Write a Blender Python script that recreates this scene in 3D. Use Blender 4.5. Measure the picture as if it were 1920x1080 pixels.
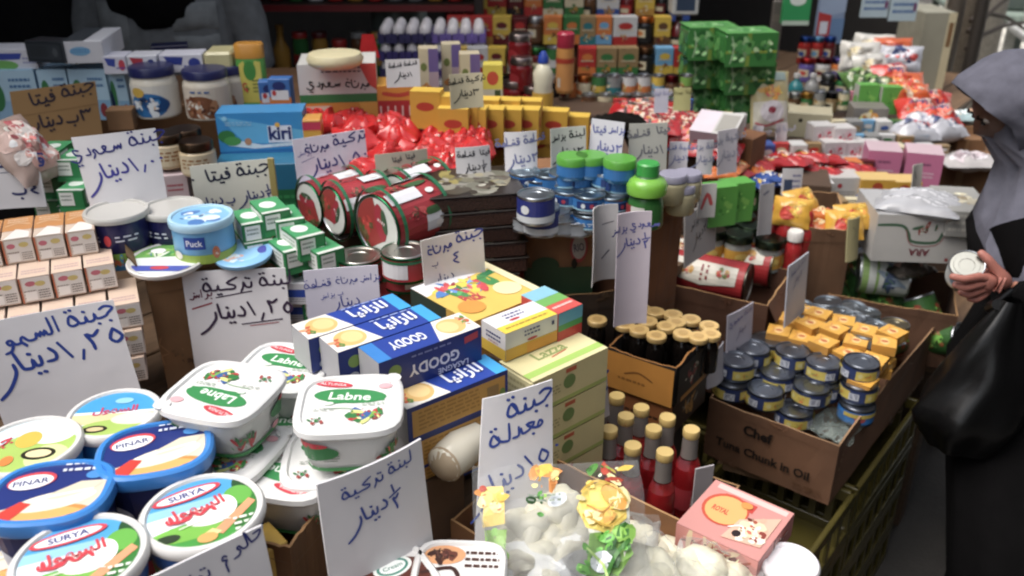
import bpy, bmesh, math, random
from mathutils import Vector, Matrix, noise
scene = bpy.context.scene
COL = scene.collection
for o in list(bpy.data.objects):
    bpy.data.objects.remove(o)
# ------------------------------------------------------------------ camera
FPX = 1663.0; PITCH = math.radians(25.7); HEAD = math.radians(38.9); CZ = 1.8
cam = bpy.data.cameras.new('camera'); camo = bpy.data.objects.new('camera', cam); COL.objects.link(camo)
camo.location = (0, 0, CZ); camo.rotation_euler = (math.pi/2-PITCH, 0, HEAD-math.pi/2)
cam.sensor_width = 36.0; cam.lens = 36*FPX/1920; cam.clip_start = .05; cam.clip_end = 300
cam.dof.use_dof = True; cam.dof.focus_distance = 1.3; cam.dof.aperture_fstop = 4.6
scene.camera = camo
# ------------------------------------------------------------------ light
w = bpy.data.worlds.new('World'); scene.world = w; w.use_nodes = True
nt = w.node_tree; bg = nt.nodes['Background']
sky = nt.nodes.new('ShaderNodeTexSky'); sky.sky_type = 'NISHITA'; sky.sun_disc = False
SUN_EL, SUN_AZ = math.radians(62), math.radians(150)      # azimuth measured from +X towards +Y
sky.sun_elevation = SUN_EL; sky.sun_rotation = math.pi/2-SUN_AZ
sky.air_density = 1.0; sky.dust_density = 6.0; sky.ozone_density = 1.0
hs = nt.nodes.new('ShaderNodeHueSaturation'); hs.inputs['Saturation'].default_value = .4      # hazy overcast sky
nt.links.new(sky.outputs[0], hs.inputs['Color']); nt.links.new(hs.outputs[0], bg.inputs[0]); bg.inputs[1].default_value = 0.15
sl = bpy.data.lights.new('sun', 'SUN'); so = bpy.data.objects.new('sun', sl); COL.objects.link(so)
sl.energy = 1.05; sl.angle = math.radians(50); sl.color = (1, .96, .9)
sd = Vector((math.cos(SUN_EL)*math.cos(SUN_AZ), math.cos(SUN_EL)*math.sin(SUN_AZ), math.sin(SUN_EL)))
so.rotation_euler = sd.to_track_quat('Z', 'Y').to_euler()
scene.view_settings.view_transform = 'Standard'; scene.view_settings.look = 'None'
scene.view_settings.exposure = 0.66; scene.view_settings.gamma = 1.0; scene.view_settings.use_curve_mapping = False
scene.cycles.filter_width = 2.1        # the soft focus of the photograph
# ------------------------------------------------------------------ measuring the place
HD = Vector((math.cos(HEAD), math.sin(HEAD), 0)); RT = Vector((math.sin(HEAD), -math.cos(HEAD), 0))
def P(px, py, k):
    'world point seen at photograph pixel (px, py), k metres deep'
    u = (px-960)/FPX; v = (540-py)/FPX
    p = (HD*(math.cos(PITCH)+v*math.sin(PITCH))+RT*u)*k
    p.z = CZ+k*(-math.sin(PITCH)+v*math.cos(PITCH)); return p
def PZ(px, py, z):
    v = (540-py)/FPX
    return P(px, py, (CZ-z)/(math.sin(PITCH)-v*math.cos(PITCH)))
def edge(A, Bp, k):
    'two pixels on one level: left end, yaw, length'
    a = P(A[0], A[1], k); b = PZ(Bp[0], Bp[1], a.z); d = b-a
    return a, math.atan2(d.y, d.x), d.length
# ------------------------------------------------------------------ materials
def lin(h):
    if not isinstance(h, str): return tuple(h)
    h = h.lstrip('#'); h = h if len(h) == 6 else ''.join(x+x for x in h); c = [int(h[i:i+2], 16)/255 for i in (0, 2, 4)]
    return tuple((x/12.92 if x <= .04045 else ((x+.055)/1.055)**2.4) for x in c)
MATS = {}
KIND = {'print': (.42, 0, .05), 'paper': (.8, 0, .05), 'plastic': (.3, 0, .04), 'matte': (.7, 0, .12), 'foil': (.25, .9, .1),
        'metal': (.32, 1, .12), 'cloth': (.9, 0, .15), 'card': (.85, 0, .22), 'skin': (.5, 0, .06), 'gloss': (.12, 0, .03), 'cheese': (.35, 0, .04),
        'ground': (.8, 0, .3), 'film': (.12, 0, 0), 'glass': (.05, 0, 0), 'ink': (.5, 0, .1), 'wood': (.6, 0, .25), 'food': (.5, 0, .3)}
def mat(c, kind='print'):
    key = (str(c), kind)
    if key in MATS: return MATS[key]
    m = bpy.data.materials.new(kind+'_'+str(c)); MATS[key] = m; m.use_nodes = True
    n = m.node_tree.nodes; L = m.node_tree.links; b = n['Principled BSDF']; r, me, var = KIND[kind]
    col = lin(c); g_ = .3*col[0]+.6*col[1]+.1*col[2]; col = tuple(x*.88+g_*.12 for x in col); b.inputs['Roughness'].default_value = r; b.inputs['Metallic'].default_value = me
    b.inputs['Base Color'].default_value = (*col, 1)
    tc = n.new('ShaderNodeTexCoord')
    def nz(scale, detail=3, stretch=None):
        t = n.new('ShaderNodeTexNoise'); t.inputs['Scale'].default_value = scale; t.inputs['Detail'].default_value = detail
        if stretch:
            mp = n.new('ShaderNodeMapping'); mp.inputs['Scale'].default_value = stretch; L.new(tc.outputs['Object'], mp.inputs[0]); L.new(mp.outputs[0], t.inputs[0])
        else: L.new(tc.outputs['Object'], t.inputs[0])
        return t
    def colvar(t, amt, lo=.3, hi=.7):
        mr = n.new('ShaderNodeMapRange'); L.new(t.outputs[0], mr.inputs[0]); mr.inputs[1].default_value = lo; mr.inputs[2].default_value = hi
        mr.inputs[3].default_value = 1-amt; mr.inputs[4].default_value = 1+amt
        oi = n.new('ShaderNodeObjectInfo'); m2 = n.new('ShaderNodeMapRange'); L.new(oi.outputs['Random'], m2.inputs[0])
        m2.inputs[3].default_value = 1-amt*.6; m2.inputs[4].default_value = 1+amt*.6
        mu = n.new('ShaderNodeMath'); mu.operation = 'MULTIPLY'; L.new(mr.outputs[0], mu.inputs[0]); L.new(m2.outputs[0], mu.inputs[1])
        vm = n.new('ShaderNodeVectorMath'); vm.operation = 'SCALE'; vm.inputs[0].default_value = col; L.new(mu.outputs[0], vm.inputs['Scale'])
        L.new(vm.outputs[0], b.inputs['Base Color']); return vm
    def bump(t, s, d=.002):
        bp = n.new('ShaderNodeBump'); bp.inputs['Strength'].default_value = s; bp.inputs['Distance'].default_value = d
        L.new(t.outputs[0], bp.inputs['Height']); L.new(bp.outputs[0], b.inputs['Normal'])
    if kind in ('film', 'glass'):
        b.inputs['Transmission Weight'].default_value = 1.0 if kind == 'glass' else 0.0
        b.inputs['IOR'].default_value = 1.45
        if kind == 'film':
            lw = n.new('ShaderNodeFresnel'); lw.inputs['IOR'].default_value = 1.5; ma = n.new('ShaderNodeMath'); ma.operation = 'MULTIPLY_ADD'; L.new(lw.outputs[0], ma.inputs[0]); ma.inputs[1].default_value = .6; ma.inputs[2].default_value = .03
            L.new(ma.outputs[0], b.inputs['Alpha']); b.inputs['Specular IOR Level'].default_value = 1.0
            t = nz(45, 4); bump(t, .6, .006)
        return m
    if kind == 'card':
        t = nz(9, 5); colvar(t, var); wv = n.new('ShaderNodeTexNoise'); wv.inputs['Scale'].default_value = 160
        L.new(tc.outputs['Object'], wv.inputs[0]); bump(wv, .25, .001)
    elif kind == 'cloth': b.inputs['Specular IOR Level'].default_value = .08; t = nz(30, 4); colvar(t, var); t2 = nz(220, 2); bump(t2, .4, .001)
    elif kind == 'ground': t = nz(3, 8); colvar(t, var, .35, .65); t2 = nz(90, 4); bump(t2, .8, .006)
    elif kind == 'paper': t = nz(5, 6); colvar(t, .07, .3, .7); bump(nz(9, 3), .25, .01)
    elif kind == 'wood': t = nz(6, 5, (1, 12, 12)); colvar(t, var); bump(t, .3)
    elif kind == 'food': t = nz(260, 3); colvar(t, .5, .35, .65); bump(t, .8, .003)
    elif kind == 'cheese':
        t = nz(25, 4); colvar(t, var); bump(nz(90, 4, (1, 1, .4)), .45, .003); b.inputs['Specular IOR Level'].default_value = .8; b.inputs['Subsurface Weight'].default_value = .06
        b.inputs['Subsurface Radius'].default_value = (.01, .008, .005)
    elif kind == 'metal': t = nz(14, 4); colvar(t, var); t2 = nz(30, 2); bump(t2, .15, .001)
    elif kind == 'foil': t = nz(60, 4); colvar(t, var); bump(t, .8, .004)
    elif kind == 'skin': t = nz(20, 3); colvar(t, var); b.inputs['Subsurface Weight'].default_value = .1; b.inputs['Subsurface Radius'].default_value = (.01, .004, .002)
    elif kind == 'gloss': t = nz(18, 4); bump(t, .35, .004)
    elif kind == 'plastic': t = nz(12, 3); colvar(t, var); bump(nz(60, 2), .08, .001)
    else: t = nz(14, 3); colvar(t, var); bump(nz(70, 3), .1, .001)
    return m
# ------------------------------------------------------------------ mesh builder
class B:
    def __init__(s): s.v = []; s.f = []; s.m = []; s.ms = []
    def mi(s, m):
        if m not in s.ms: s.ms.append(m)
        return s.ms.index(m)
    def face(s, pts, m):
        i = len(s.v); s.v.extend([tuple(p) for p in pts]); s.f.append(tuple(range(i, i+len(pts)))); s.m.append(s.mi(m))
    def grid(s, rows, m, closed=False, mf=None):
        i = len(s.v); nr = len(rows); nc = len(rows[0])
        for r in rows: s.v.extend([tuple(p) for p in r])
        for a in range(nr-1):
            for c in range(nc if closed else nc-1):
                d = (c+1) % nc
                s.f.append((i+a*nc+c, i+a*nc+d, i+(a+1)*nc+d, i+(a+1)*nc+c)); s.m.append(s.mi(mf(a, c) if mf else m))
    def box(s, x0, y0, z0, x1, y1, z1, m, ch=0.0, ms=None):
        'ms: dict of faces F B L R T D -> material; ch: chamfer'
        ms = ms or {}; g = lambda k: ms.get(k, m)
        if ch <= 0:
            q = [(x0,y0,z0),(x1,y0,z0),(x1,y1,z0),(x0,y1,z0),(x0,y0,z1),(x1,y0,z1),(x1,y1,z1),(x0,y1,z1)]
            for k, ix in (('F',(0,1,5,4)),('R',(1,2,6,5)),('B',(2,3,7,6)),('L',(3,0,4,7)),('T',(4,5,6,7)),('D',(3,2,1,0))):
                i = len(s.v); s.v.extend([q[j] for j in ix]); s.f.append((i,i+1,i+2,i+3)); s.m.append(s.mi(g(k)))
            return
        i = len(s.v); idx = {}
        for ix, x in enumerate((x0, x1)):
            for iy, y in enumerate((y0, y1)):
                for iz, z in enumerate((z0, z1)):
                    sx, sy, sz = (1-2*ix)*ch, (1-2*iy)*ch, (1-2*iz)*ch
                    for a, p in enumerate(((x, y+sy, z+sz), (x+sx, y, z+sz), (x+sx, y+sy, z))):
                        idx[(ix,iy,iz,a)] = len(s.v); s.v.append(p)
        def add(ids, mm): s.f.append(tuple(idx[t] for t in ids)); s.m.append(s.mi(mm))
        add([(0,0,0,1),(1,0,0,1),(1,0,1,1),(0,0,1,1)], g('F')); add([(1,1,0,1),(0,1,0,1),(0,1,1,1),(1,1,1,1)], g('B'))
        add([(0,1,0,0),(0,0,0,0),(0,0,1,0),(0,1,1,0)], g('L')); add([(1,0,0,0),(1,1,0,0),(1,1,1,0),(1,0,1,0)], g('R'))
        add([(0,0,1,2),(1,0,1,2),(1,1,1,2),(0,1,1,2)], g('T')); add([(0,1,0,2),(1,1,0,2),(1,0,0,2),(0,0,0,2)], g('D'))
        for ix in (0, 1):
            for iy in (0, 1):
                o = [(ix,iy,0,0),(ix,iy,0,1),(ix,iy,1,1),(ix,iy,1,0)]; add(o, g('F' if iy == 0 else 'B'))
            for iz in (0, 1):
                o = [(ix,0,iz,0),(ix,1,iz,0),(ix,1,iz,2),(ix,0,iz,2)]; add(o, g('L' if ix == 0 else 'R'))
        for iy in (0, 1):
            for iz in (0, 1):
                o = [(0,iy,iz,1),(1,iy,iz,1),(1,iy,iz,2),(0,iy,iz,2)]; add(o, g('F' if iy == 0 else 'B'))
        for ix in (0, 1):
            for iy in (0, 1):
                for iz in (0, 1): add([(ix,iy,iz,0),(ix,iy,iz,1),(ix,iy,iz,2)], g('F' if iy == 0 else 'B'))
    def lathe(s, prof, m, n=28, e=2.0, cx=0, cy=0, sx=1, sy=1, mats=None, rot=0):
        'prof: (r, z); e>2 gives a rounded square; mats: one per segment'
        rows = []
        for r, z in prof:
            row = []
            for j in range(n):
                a = 2*math.pi*j/n; c, d = math.cos(a), math.sin(a)
                q = 1/((abs(c)**e+abs(d)**e)**(1/e)) if e != 2 else 1
                x, y = r*q*c*sx, r*q*d*sy
                row.append((cx+x*math.cos(rot)-y*math.sin(rot), cy+x*math.sin(rot)+y*math.cos(rot), z))
            rows.append(row)
        s.grid(rows, m, True, (lambda a, c: mats[a]) if mats else None)
        for row, fl in ((rows[0], 1), (rows[-1], 0)):
            if max(abs(row[0][0]-cx), abs(row[0][1]-cy)) > 1e-4:
                s.face(row[::-1] if fl else row, (mats[0] if fl else mats[-1]) if mats else m)
    def tube(s, pts, r, m, n=8, cap=True, rs=None, flat=1.0):
        pts = [Vector(p) for p in pts]; rows = []; up = None
        for i, p in enumerate(pts):
            d = (pts[min(i+1, len(pts)-1)]-pts[max(i-1, 0)]).normalized()
            if up is None: up = Vector((0, 0, 1)) if abs(d.z) < .9 else Vector((0, 1, 0))
            a = d.cross(up).normalized(); b = a.cross(d).normalized(); up = b
            R = rs[i] if rs else r
            rows.append([p+(a*math.cos(t)+b*math.sin(t)*flat)*R for t in [2*math.pi*j/n for j in range(n)]])
        s.grid(rows, m, True)
        if cap: s.face(rows[0][::-1], m); s.face(rows[-1], m)
    def ring(s, c, rx, ry, rz, m, seed=0, amp=.15, nu=18, nv=12, fr=2.0, rot=None):
        'noisy blob'
        c = Vector(c); rows = []
        for a in range(nv+1):
            ph = math.pi*a/nv; row = []
            for b in range(nu):
                th = 2*math.pi*b/nu
                d = Vector((math.sin(ph)*math.cos(th), math.sin(ph)*math.sin(th), math.cos(ph)))
                f = 1+amp*noise.noise(d*fr+Vector((seed*7.3, seed*1.7, seed)))*2
                q = Vector((d.x*rx*f, d.y*ry*f, d.z*rz*f))
                if rot: q.rotate(rot)
                row.append(c+q)
            rows.append(row)
        s.grid(rows[::-1], m, True)
    def mesh(s, name, smooth=30):
        me = bpy.data.meshes.new(name); me.from_pydata(s.v, [], s.f)
        for m in s.ms: me.materials.append(m)
        me.polygons.foreach_set('material_index', s.m)
        if smooth:
            bm = bmesh.new(); bm.from_mesh(me); bmesh.ops.remove_doubles(bm, verts=bm.verts, dist=1e-6); bm.to_mesh(me); bm.free()
            me.polygons.foreach_set('use_smooth', [True]*len(me.polygons)); me.set_sharp_from_angle(angle=math.radians(smooth))
        me.update(); return me
# ------------------------------------------------------------------ flat print
TXT = {}
def text_polys(s, bold=0.0):
    key = (s, bold)
    if key not in TXT:
        c = bpy.data.curves.new('t', 'FONT'); c.body = s; c.resolution_u = 2; c.offset = bold
        o = bpy.data.objects.new('t', c); COL.objects.link(o); me = bpy.data.meshes.new_from_object(o)
        vs = [(v.co.x, v.co.y) for v in me.vertices]; fs = [[vs[i] for i in p.vertices] for p in me.polygons]
        xs = [v[0] for v in vs] or [0, 1]; ys = [v[1] for v in vs] or [0, 1]
        TXT[key] = (fs, min(xs), max(xs), min(ys), max(ys))
        bpy.data.objects.remove(o); bpy.data.curves.remove(c); bpy.data.meshes.remove(me)
    return TXT[key]
AR = {}
for base, forms in {'ا':(0xFE8D,2),'ب':(0xFE8F,4),'ة':(0xFE93,2),'ت':(0xFE95,4),'ج':(0xFE9D,4),'ح':(0xFEA1,4),'د':(0xFEA9,2),'ذ':(0xFEAB,2),'ر':(0xFEAD,2),
        'ز':(0xFEAF,2),'س':(0xFEB1,4),'ش':(0xFEB5,4),'ص':(0xFEB9,4),'ط':(0xFEC1,4),'ع':(0xFEC9,4),'ف':(0xFED1,4),'ق':(0xFED5,4),'ك':(0xFED9,4),'ل':(0xFEDD,4),
        'م':(0xFEE1,4),'ن':(0xFEE5,4),'ه':(0xFEE9,4),'و':(0xFEED,2),'ي':(0xFEF1,4),'ى':(0xFEEF,2)}.items(): AR[base] = forms
def arabic(s):
    out = []
    for i, c in enumerate(s):
        if c not in AR: out.append(c); continue
        prev = i > 0 and s[i-1] in AR and AR[s[i-1]][1] == 4; nxt = i+1 < len(s) and s[i+1] in AR; b, n = AR[c]
        if n == 2: out.append(chr(b+(1 if prev else 0)))
        else: out.append(chr(b+(3 if prev and nxt else 2 if nxt else 1 if prev else 0)))
    return ''.join(out[::-1])
def smooth_line(pts, k=4):
    if len(pts) < 3: return pts
    out = []
    for i in range(len(pts)-1):
        p0 = pts[max(i-1, 0)]; p1 = pts[i]; p2 = pts[i+1]; p3 = pts[min(i+2, len(pts)-1)]
        for j in range(k):
            t = j/k
            out.append(tuple(.5*((2*p1[a])+(-p0[a]+p2[a])*t+(2*p0[a]-5*p1[a]+4*p2[a]-p3[a])*t*t+(-p0[a]+3*p1[a]-3*p2[a]+p3[a])*t**3) for a in (0, 1)))
    return out+[pts[-1]]
def stroke_polys(pts, w):
    'ribbon of width w along pts, round ends'
    out = []; L = []; R = []
    n = len(pts)
    for i, p in enumerate(pts):
        a = pts[max(i-1, 0)]; b = pts[min(i+1, n-1)]; dx, dy = b[0]-a[0], b[1]-a[1]; d = math.hypot(dx, dy) or 1
        ww = w*.5*(1.0 if 0 < i < n-1 else .8); L.append((p[0]-dy/d*ww, p[1]+dx/d*ww)); R.append((p[0]+dy/d*ww, p[1]-dx/d*ww))
    for i in range(n-1): out.append([L[i], R[i], R[i+1], L[i+1]])
    for p in (pts[0], pts[-1]): out.append([(p[0]+w*.45*math.cos(t*math.pi/3), p[1]+w*.45*math.sin(t*math.pi/3)) for t in range(6)])
    return out
# handwritten marker words: strokes in units of one letter height, dots as (x, y)
W = {
 'jubna': ([[(2.55,.62),(2.95,.72),(3.4,.5),(3.0,.2),(2.75,.05),(2.2,.02),(2.12,.42),(2.0,.03),(1.6,.0),(1.52,.4),(1.42,.02),(1.05,.02),(.98,.2),(.62,.72),(.35,.25),(.55,.0),(.95,.12),(.9,.5),(.7,.75)]], [(2.9,-.35),(2.15,-.35),(1.5,.75),(.45,1.1),(.75,1.15)], 3.5),
 'labna': ([[(3.0,1.15),(2.95,.4),(2.85,.05),(2.3,.02),(2.22,.42),(2.12,.03),(1.7,.0),(1.62,.4),(1.52,.02),(1.05,.02),(.98,.2),(.62,.72),(.35,.25),(.55,.0),(.95,.12),(.9,.5),(.7,.75)]], [(2.25,-.38),(1.6,.8),(.45,1.1),(.75,1.15)], 3.1),
 'turkiya': ([[(4.5,.45),(4.42,.05),(4.1,.0),(3.95,.15),(3.8,.5),(3.75,.1),(3.5,-.35)], [(3.3,1.0),(2.4,.55),(3.05,.3),(2.95,.02),(2.3,.0),(1.7,.0),(1.62,.42),(1.5,.02),(1.05,.02),(.98,.2),(.62,.72),(.35,.25),(.55,.0),(.95,.12),(.9,.5),(.7,.75)]], [(4.3,.85),(4.05,.9),(1.75,-.4),(1.5,-.4),(.45,1.1),(.75,1.15)], 4.6),
 'dinar': ([[(3.05,.75),(3.25,.4),(3.15,.08),(2.75,.1)], [(2.5,.5),(2.45,.1),(2.2,.05),(2.12,.45),(2.02,.06),(1.7,.05),(1.55,.2),(1.45,1.1)], [(1.22,.5),(1.2,.1),(.95,-.3),(.5,-.75),(0,-1.05)]], [(2.4,-.35),(2.12,-.38),(2.05,.8)], 3.3),
 'alsuhoul': ([[(5.1,1.1),(5.05,0)], [(4.7,1.1),(4.65,.1),(4.35,.02),(4.25,.35),(4.1,.03),(3.98,.35),(3.85,.03),(3.7,.35),(3.55,.0),(3.1,.0),(2.85,.4),(2.65,.1),(2.9,-.35),(2.7,.0),(2.3,.02),(2.1,.4),(1.85,.35),(1.95,.08),(2.15,.15),(1.9,-.3),(1.5,-.4)], [(1.1,1.1),(1.05,.1),(.85,-.3),(.4,-.3),(.2,.1)]], [], 5.2),
 'majdoula': ([[(3.7,.1),(3.9,.4),(4.1,.2),(3.85,.02),(3.4,.1),(2.9,.55),(3.5,.45),(3.1,.1),(2.7,.02),(2.55,.1),(2.5,.45)], [(2.35,.6),(2.3,.05),(1.9,.05)], [(1.7,1.1),(1.65,.1),(1.4,.02),(.98,.2),(.62,.72),(.35,.25),(.55,.0),(.95,.12),(.9,.5)]], [(3.3,-.3),(.45,1.1),(.75,1.15)], 4.2),
 'saudi': ([[(4.3,.4),(4.2,.03),(4.05,.35),(3.9,.03),(3.75,.35),(3.6,.0),(3.0,.02),(2.8,.5),(3.1,.45),(2.8,.05),(2.4,.02),(2.2,.4),(2.0,.35),(2.1,.05),(1.9,-.3)], [(1.7,.6),(1.75,.1),(1.4,.1)], [(.9,.6),(.5,.7),(.6,.3),(1.0,.1),(.6,-.35),(.1,-.1)]], [(.5,-.6),(.75,-.6)], 4.4),
 'feta': ([[(2.9,.55),(2.65,.6),(2.7,.3),(2.95,.4),(2.85,.02),(2.3,.0),(2.2,.4),(2.1,.0),(1.6,.0),(1.5,.4),(1.4,.0),(1.0,.05),(.85,1.1)]], [(2.8,.95),(2.25,-.35),(2.0,-.35),(1.4,.75),(1.65,.75)], 3.1),
 'halloum': ([[(3.6,.55),(4.2,.5),(3.8,.1),(3.3,.02),(3.2,.1),(3.1,1.1)], [(3.0,1.1),(2.9,.05),(2.5,.0),(2.3,.4),(2.1,.3),(2.25,.0),(2.0,-.3),(1.6,-.3)], [(1.2,.3),(1.0,.5),(.8,.2),(1.1,.05),(.9,-.2),(.8,-.9)]], [], 4.3),
 'qishta': ([[(3.9,.5),(3.6,.6),(3.7,.25),(3.95,.4),(3.8,.02),(3.3,.02),(3.2,.35),(3.05,.03),(2.9,.35),(2.75,.03),(2.3,.0),(1.9,.1),(1.6,.5),(1.4,.2),(2.0,.0)], [(2.0,1.2),(1.95,.1),(1.3,.0),(.98,.2),(.62,.72),(.35,.25),(.55,.0),(.95,.12),(.9,.5)]], [(3.6,.95),(3.85,.95),(3.0,.8),(.45,1.1),(.75,1.15)], 4.1),
 'be': ([[(1.1,.5),(1.05,.05),(.4,.0),(.1,.1)]], [(.7,-.35)], 1.2),
 'baraz': ([[(2.8,.4),(2.7,.05),(2.4,.02),(2.3,.3),(2.2,-.2),(1.9,-.35)], [(1.6,.9),(1.55,.0)], [(1.3,.3),(1.2,.0),(1.0,.3),(.85,.0),(.7,.3),(.5,-.2),(.1,-.1)]], [(2.6,-.35),(2.25,.6),(.7,.6)], 3.0),
 'tona': ([[(3.0,.1),(3.2,.4),(3.3,.1),(2.8,.0),(2.5,.35),(2.4,.0),(2.2,-.3)], [(2.0,.5),(1.8,.0),(1.2,.0),(1.1,.9)], [(.9,.5),(.5,.6),(.4,.2),(.8,.0)]], [(2.7,-.3),(1.5,.7),(.6,1.0)], 3.4),
 '0': ([], [(.2,.35)], .45), '1': ([[(.0,.95),(.35,0)]], [], .45), ',': ([[(.3,.1),(.1,-.35)]], [], .4),
 '2': ([[(.7,.95),(.35,.72),(.05,.9),(.2,.4),(.2,0)]], [], .8), '3': ([[(.9,.95),(.7,.7),(.5,.92),(.3,.7),(.0,.95),(.15,.0)]], [], 1.0),
 '4': ([[(.6,1.0),(.15,.8),(.5,.55),(.1,.3),(.6,.02)]], [], .75), '5': ([[(.35,.8),(.05,.35),(.3,.02),(.65,.3),(.35,.8)]], [], .8), '6': ([[(.05,.9),(.6,.9),(.65,0)]], [], .8),
 'half': ([[(.35,1.4),(.4,.8)], [(0,.55),(.9,.75)], [(.65,.45),(.4,.2),(.2,.35),(.35,-.3),(.35,-.6)]], [], 1.0),
}
def polys_of(prim, Wd, Hd):
    'one print element -> list of (colour, polygon in metres)'
    k, c = prim[0], prim[1]; S = lambda x, y: (x*Wd, y*Hd)
    if k == 'r': x0, y0, x1, y1 = prim[2:6]; return [(c, [S(x0,y0), S(x1,y0), S(x1,y1), S(x0,y1)])]
    if k == 'e':
        cx, cy, rx, ry = prim[2:6]; ro = math.radians(prim[6]) if len(prim) > 6 else 0; out = []
        for j in range(22):
            t = 2*math.pi*j/22; x, y = rx*Wd*math.cos(t), ry*Hd*math.sin(t)
            out.append((cx*Wd+x*math.cos(ro)-y*math.sin(ro), cy*Hd+x*math.sin(ro)+y*math.cos(ro)))
        return [(c, out)]
    if k == 'p': return [(c, [S(*p) for p in prim[2]])]
    if k == 's': return [(c, q) for q in stroke_polys(smooth_line([S(*p) for p in prim[3]]), prim[2]*Hd)]
    if k in 'ta':
        tx, cx, cy, h = prim[2:6]; ro = math.radians(prim[6]) if len(prim) > 6 else 0; mw = prim[7] if len(prim) > 7 else 9; bold = prim[8] if len(prim) > 8 else .012
        fs, x0, x1, y0, y1 = text_polys(arabic(tx) if k == 'a' else tx, bold)
        sc = h*Hd/max(y1-y0, .01); sx = min(sc, mw*Wd/max(x1-x0, .01)); mx, my = (x0+x1)/2, (y0+y1)/2; out = []
        for f in fs:
            q = []
            for x, y in f:
                X, Y = (x-mx)*sx, (y-my)*sc; q.append((cx*Wd+X*math.cos(ro)-Y*math.sin(ro), cy*Hd+X*math.sin(ro)+Y*math.cos(ro)))
            out.append((c, q))
        return out
    if k == 'h':       # ('h', colour, [words], cx, cy, letter height, rot, pen width)
        words, cx, cy, h = prim[2:6]; ro = math.radians(prim[6]) if len(prim) > 6 else 0; pen = prim[7] if len(prim) > 7 else .16
        tot = sum(W[x][2]+.25 for x in words); X = tot/2; sc = h*Hd; out = []
        rnd = random.Random(str(words)+str(cx)+str(h))
        for wd in words:
            st, dots, wid = W[wd]; X -= wid+.25; yo = rnd.uniform(-.08, .08)
            def M(p): 
                x, y = (X+.12+p[0])*sc, (p[1]+yo+rnd.uniform(-.02, .02))*sc
                return (cx*Wd+x*math.cos(ro)-y*math.sin(ro), cy*Hd+x*math.sin(ro)+y*math.cos(ro))
            for s_ in st: out += [(c, q) for q in stroke_polys(smooth_line([M(p) for p in s_], 3), pen*sc)]
            for d in dots:
                q = M(d); out += [(c, q2) for q2 in stroke_polys([q, (q[0]+.08*sc, q[1]-.03*sc)], pen*1.15*sc)]
        return out
    if k == 'l':
        x0, y0, x1, y1, n = prim[2:7]; out = []; rnd = random.Random(str(prim))
        for i in range(n):
            y = y1-(y1-y0)*(i+.5)/n; x = x0; hh = (y1-y0)/n*.42
            while x < x1:
                wd = rnd.uniform(.03, .1)*min(1.5, (x1-x0)+.4); out.append((c, [S(x, y), S(min(x+wd, x1), y), S(min(x+wd, x1), y+hh), S(x, y+hh)])); x += wd+.018
        return out
    if k == 'b':       # ('b', [colours], cx, cy, rx, ry, n): a small picture made of many patches
        cx, cy, rx, ry, n = prim[2:7]; rnd = random.Random(str(prim)); out = []
        for i in range(int(n*2.2)):
            big = i < n; a = rnd.uniform(0, 6.28); q = rnd.random()**.6*.8; s_ = rnd.uniform(.22, .45) if big else rnd.uniform(.06, .18)
            col = lin(rnd.choice(c)); f_ = 1 if big else rnd.choice((.55, .75, 1.3, 1.6)); col = tuple(round(min(x*f_+(.02 if f_ > 1 else 0), .8), 2) for x in col) if not big else rnd.choice(c)
            ex, ey, r1, r2, ro = cx+rx*q*math.cos(a), cy+ry*q*math.sin(a), rx*s_*Wd, ry*s_*rnd.uniform(.5, 1.1)*Hd, rnd.uniform(0, 3.1); pl = []
            for j in range(9):
                t = 2*math.pi*j/9; rr = rnd.uniform(.75, 1.15); x, y = r1*rr*math.cos(t), r2*rr*math.sin(t); pl.append((ex*Wd+x*math.cos(ro)-y*math.sin(ro), ey*Hd+x*math.sin(ro)+y*math.cos(ro)))
            out.append((col, pl))
        return out
    return []
def clip_half(poly, nx, ny, d):
    out = []; n = len(poly)
    for i in range(n):
        a, b = poly[i], poly[(i+1) % n]; da, db = a[0]*nx+a[1]*ny-d, b[0]*nx+b[1]*ny-d
        if da <= 0: out.append(a)
        if (da < 0 < db) or (db < 0 < da): t = da/(da-db); out.append((a[0]+(b[0]-a[0])*t, a[1]+(b[1]-a[1])*t))
    return out
def clip(poly, outline):
    n = len(outline)
    for i in range(n):
        a, b = outline[i], outline[(i+1) % n]; nx, ny = b[1]-a[1], -(b[0]-a[0])
        poly = clip_half(poly, nx, ny, a[0]*nx+a[1]*ny)
        if len(poly) < 3: return []
    return poly
def art_into(b, prims, Wd, Hd, fn, outline=None, strip=None, kind='print', lift=.00022):
    'print prims on a Wd x Hd face; fn(x, y, lift) -> 3D; outline: convex clip polygon in metres; strip: cut into strips of this width'
    box = [(0, 0), (Wd, 0), (Wd, Hd), (0, Hd)] if outline is None else outline
    for li, pr in enumerate(prims):
        off = .0004+li*lift
        for c, q in polys_of(pr, Wd, Hd):
            if pr[0] in 'bsh': off += lift*.04
            if pr[0] in 'rebspl' or outline: q = clip(q, box)
            if len(q) < 3: continue
            if strip:
                x0 = min(p[0] for p in q); x1 = max(p[0] for p in q)
                parts = []
                i0, i1 = int(math.floor(x0/strip)), int(math.floor((x1-1e-9)/strip))
                if i0 == i1: parts = [q]
                else:
                    for i in range(i0, i1+1):
                        g = clip_half(q, -1, 0, -i*strip); g = clip_half(g, 1, 0, (i+1)*strip) if len(g) > 2 else []
                        if len(g) > 2: parts.append(g)
            else: parts = [q]
            for g in parts: b.face([fn(x, y, off) for x, y in g], mat(c, kind))
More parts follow.
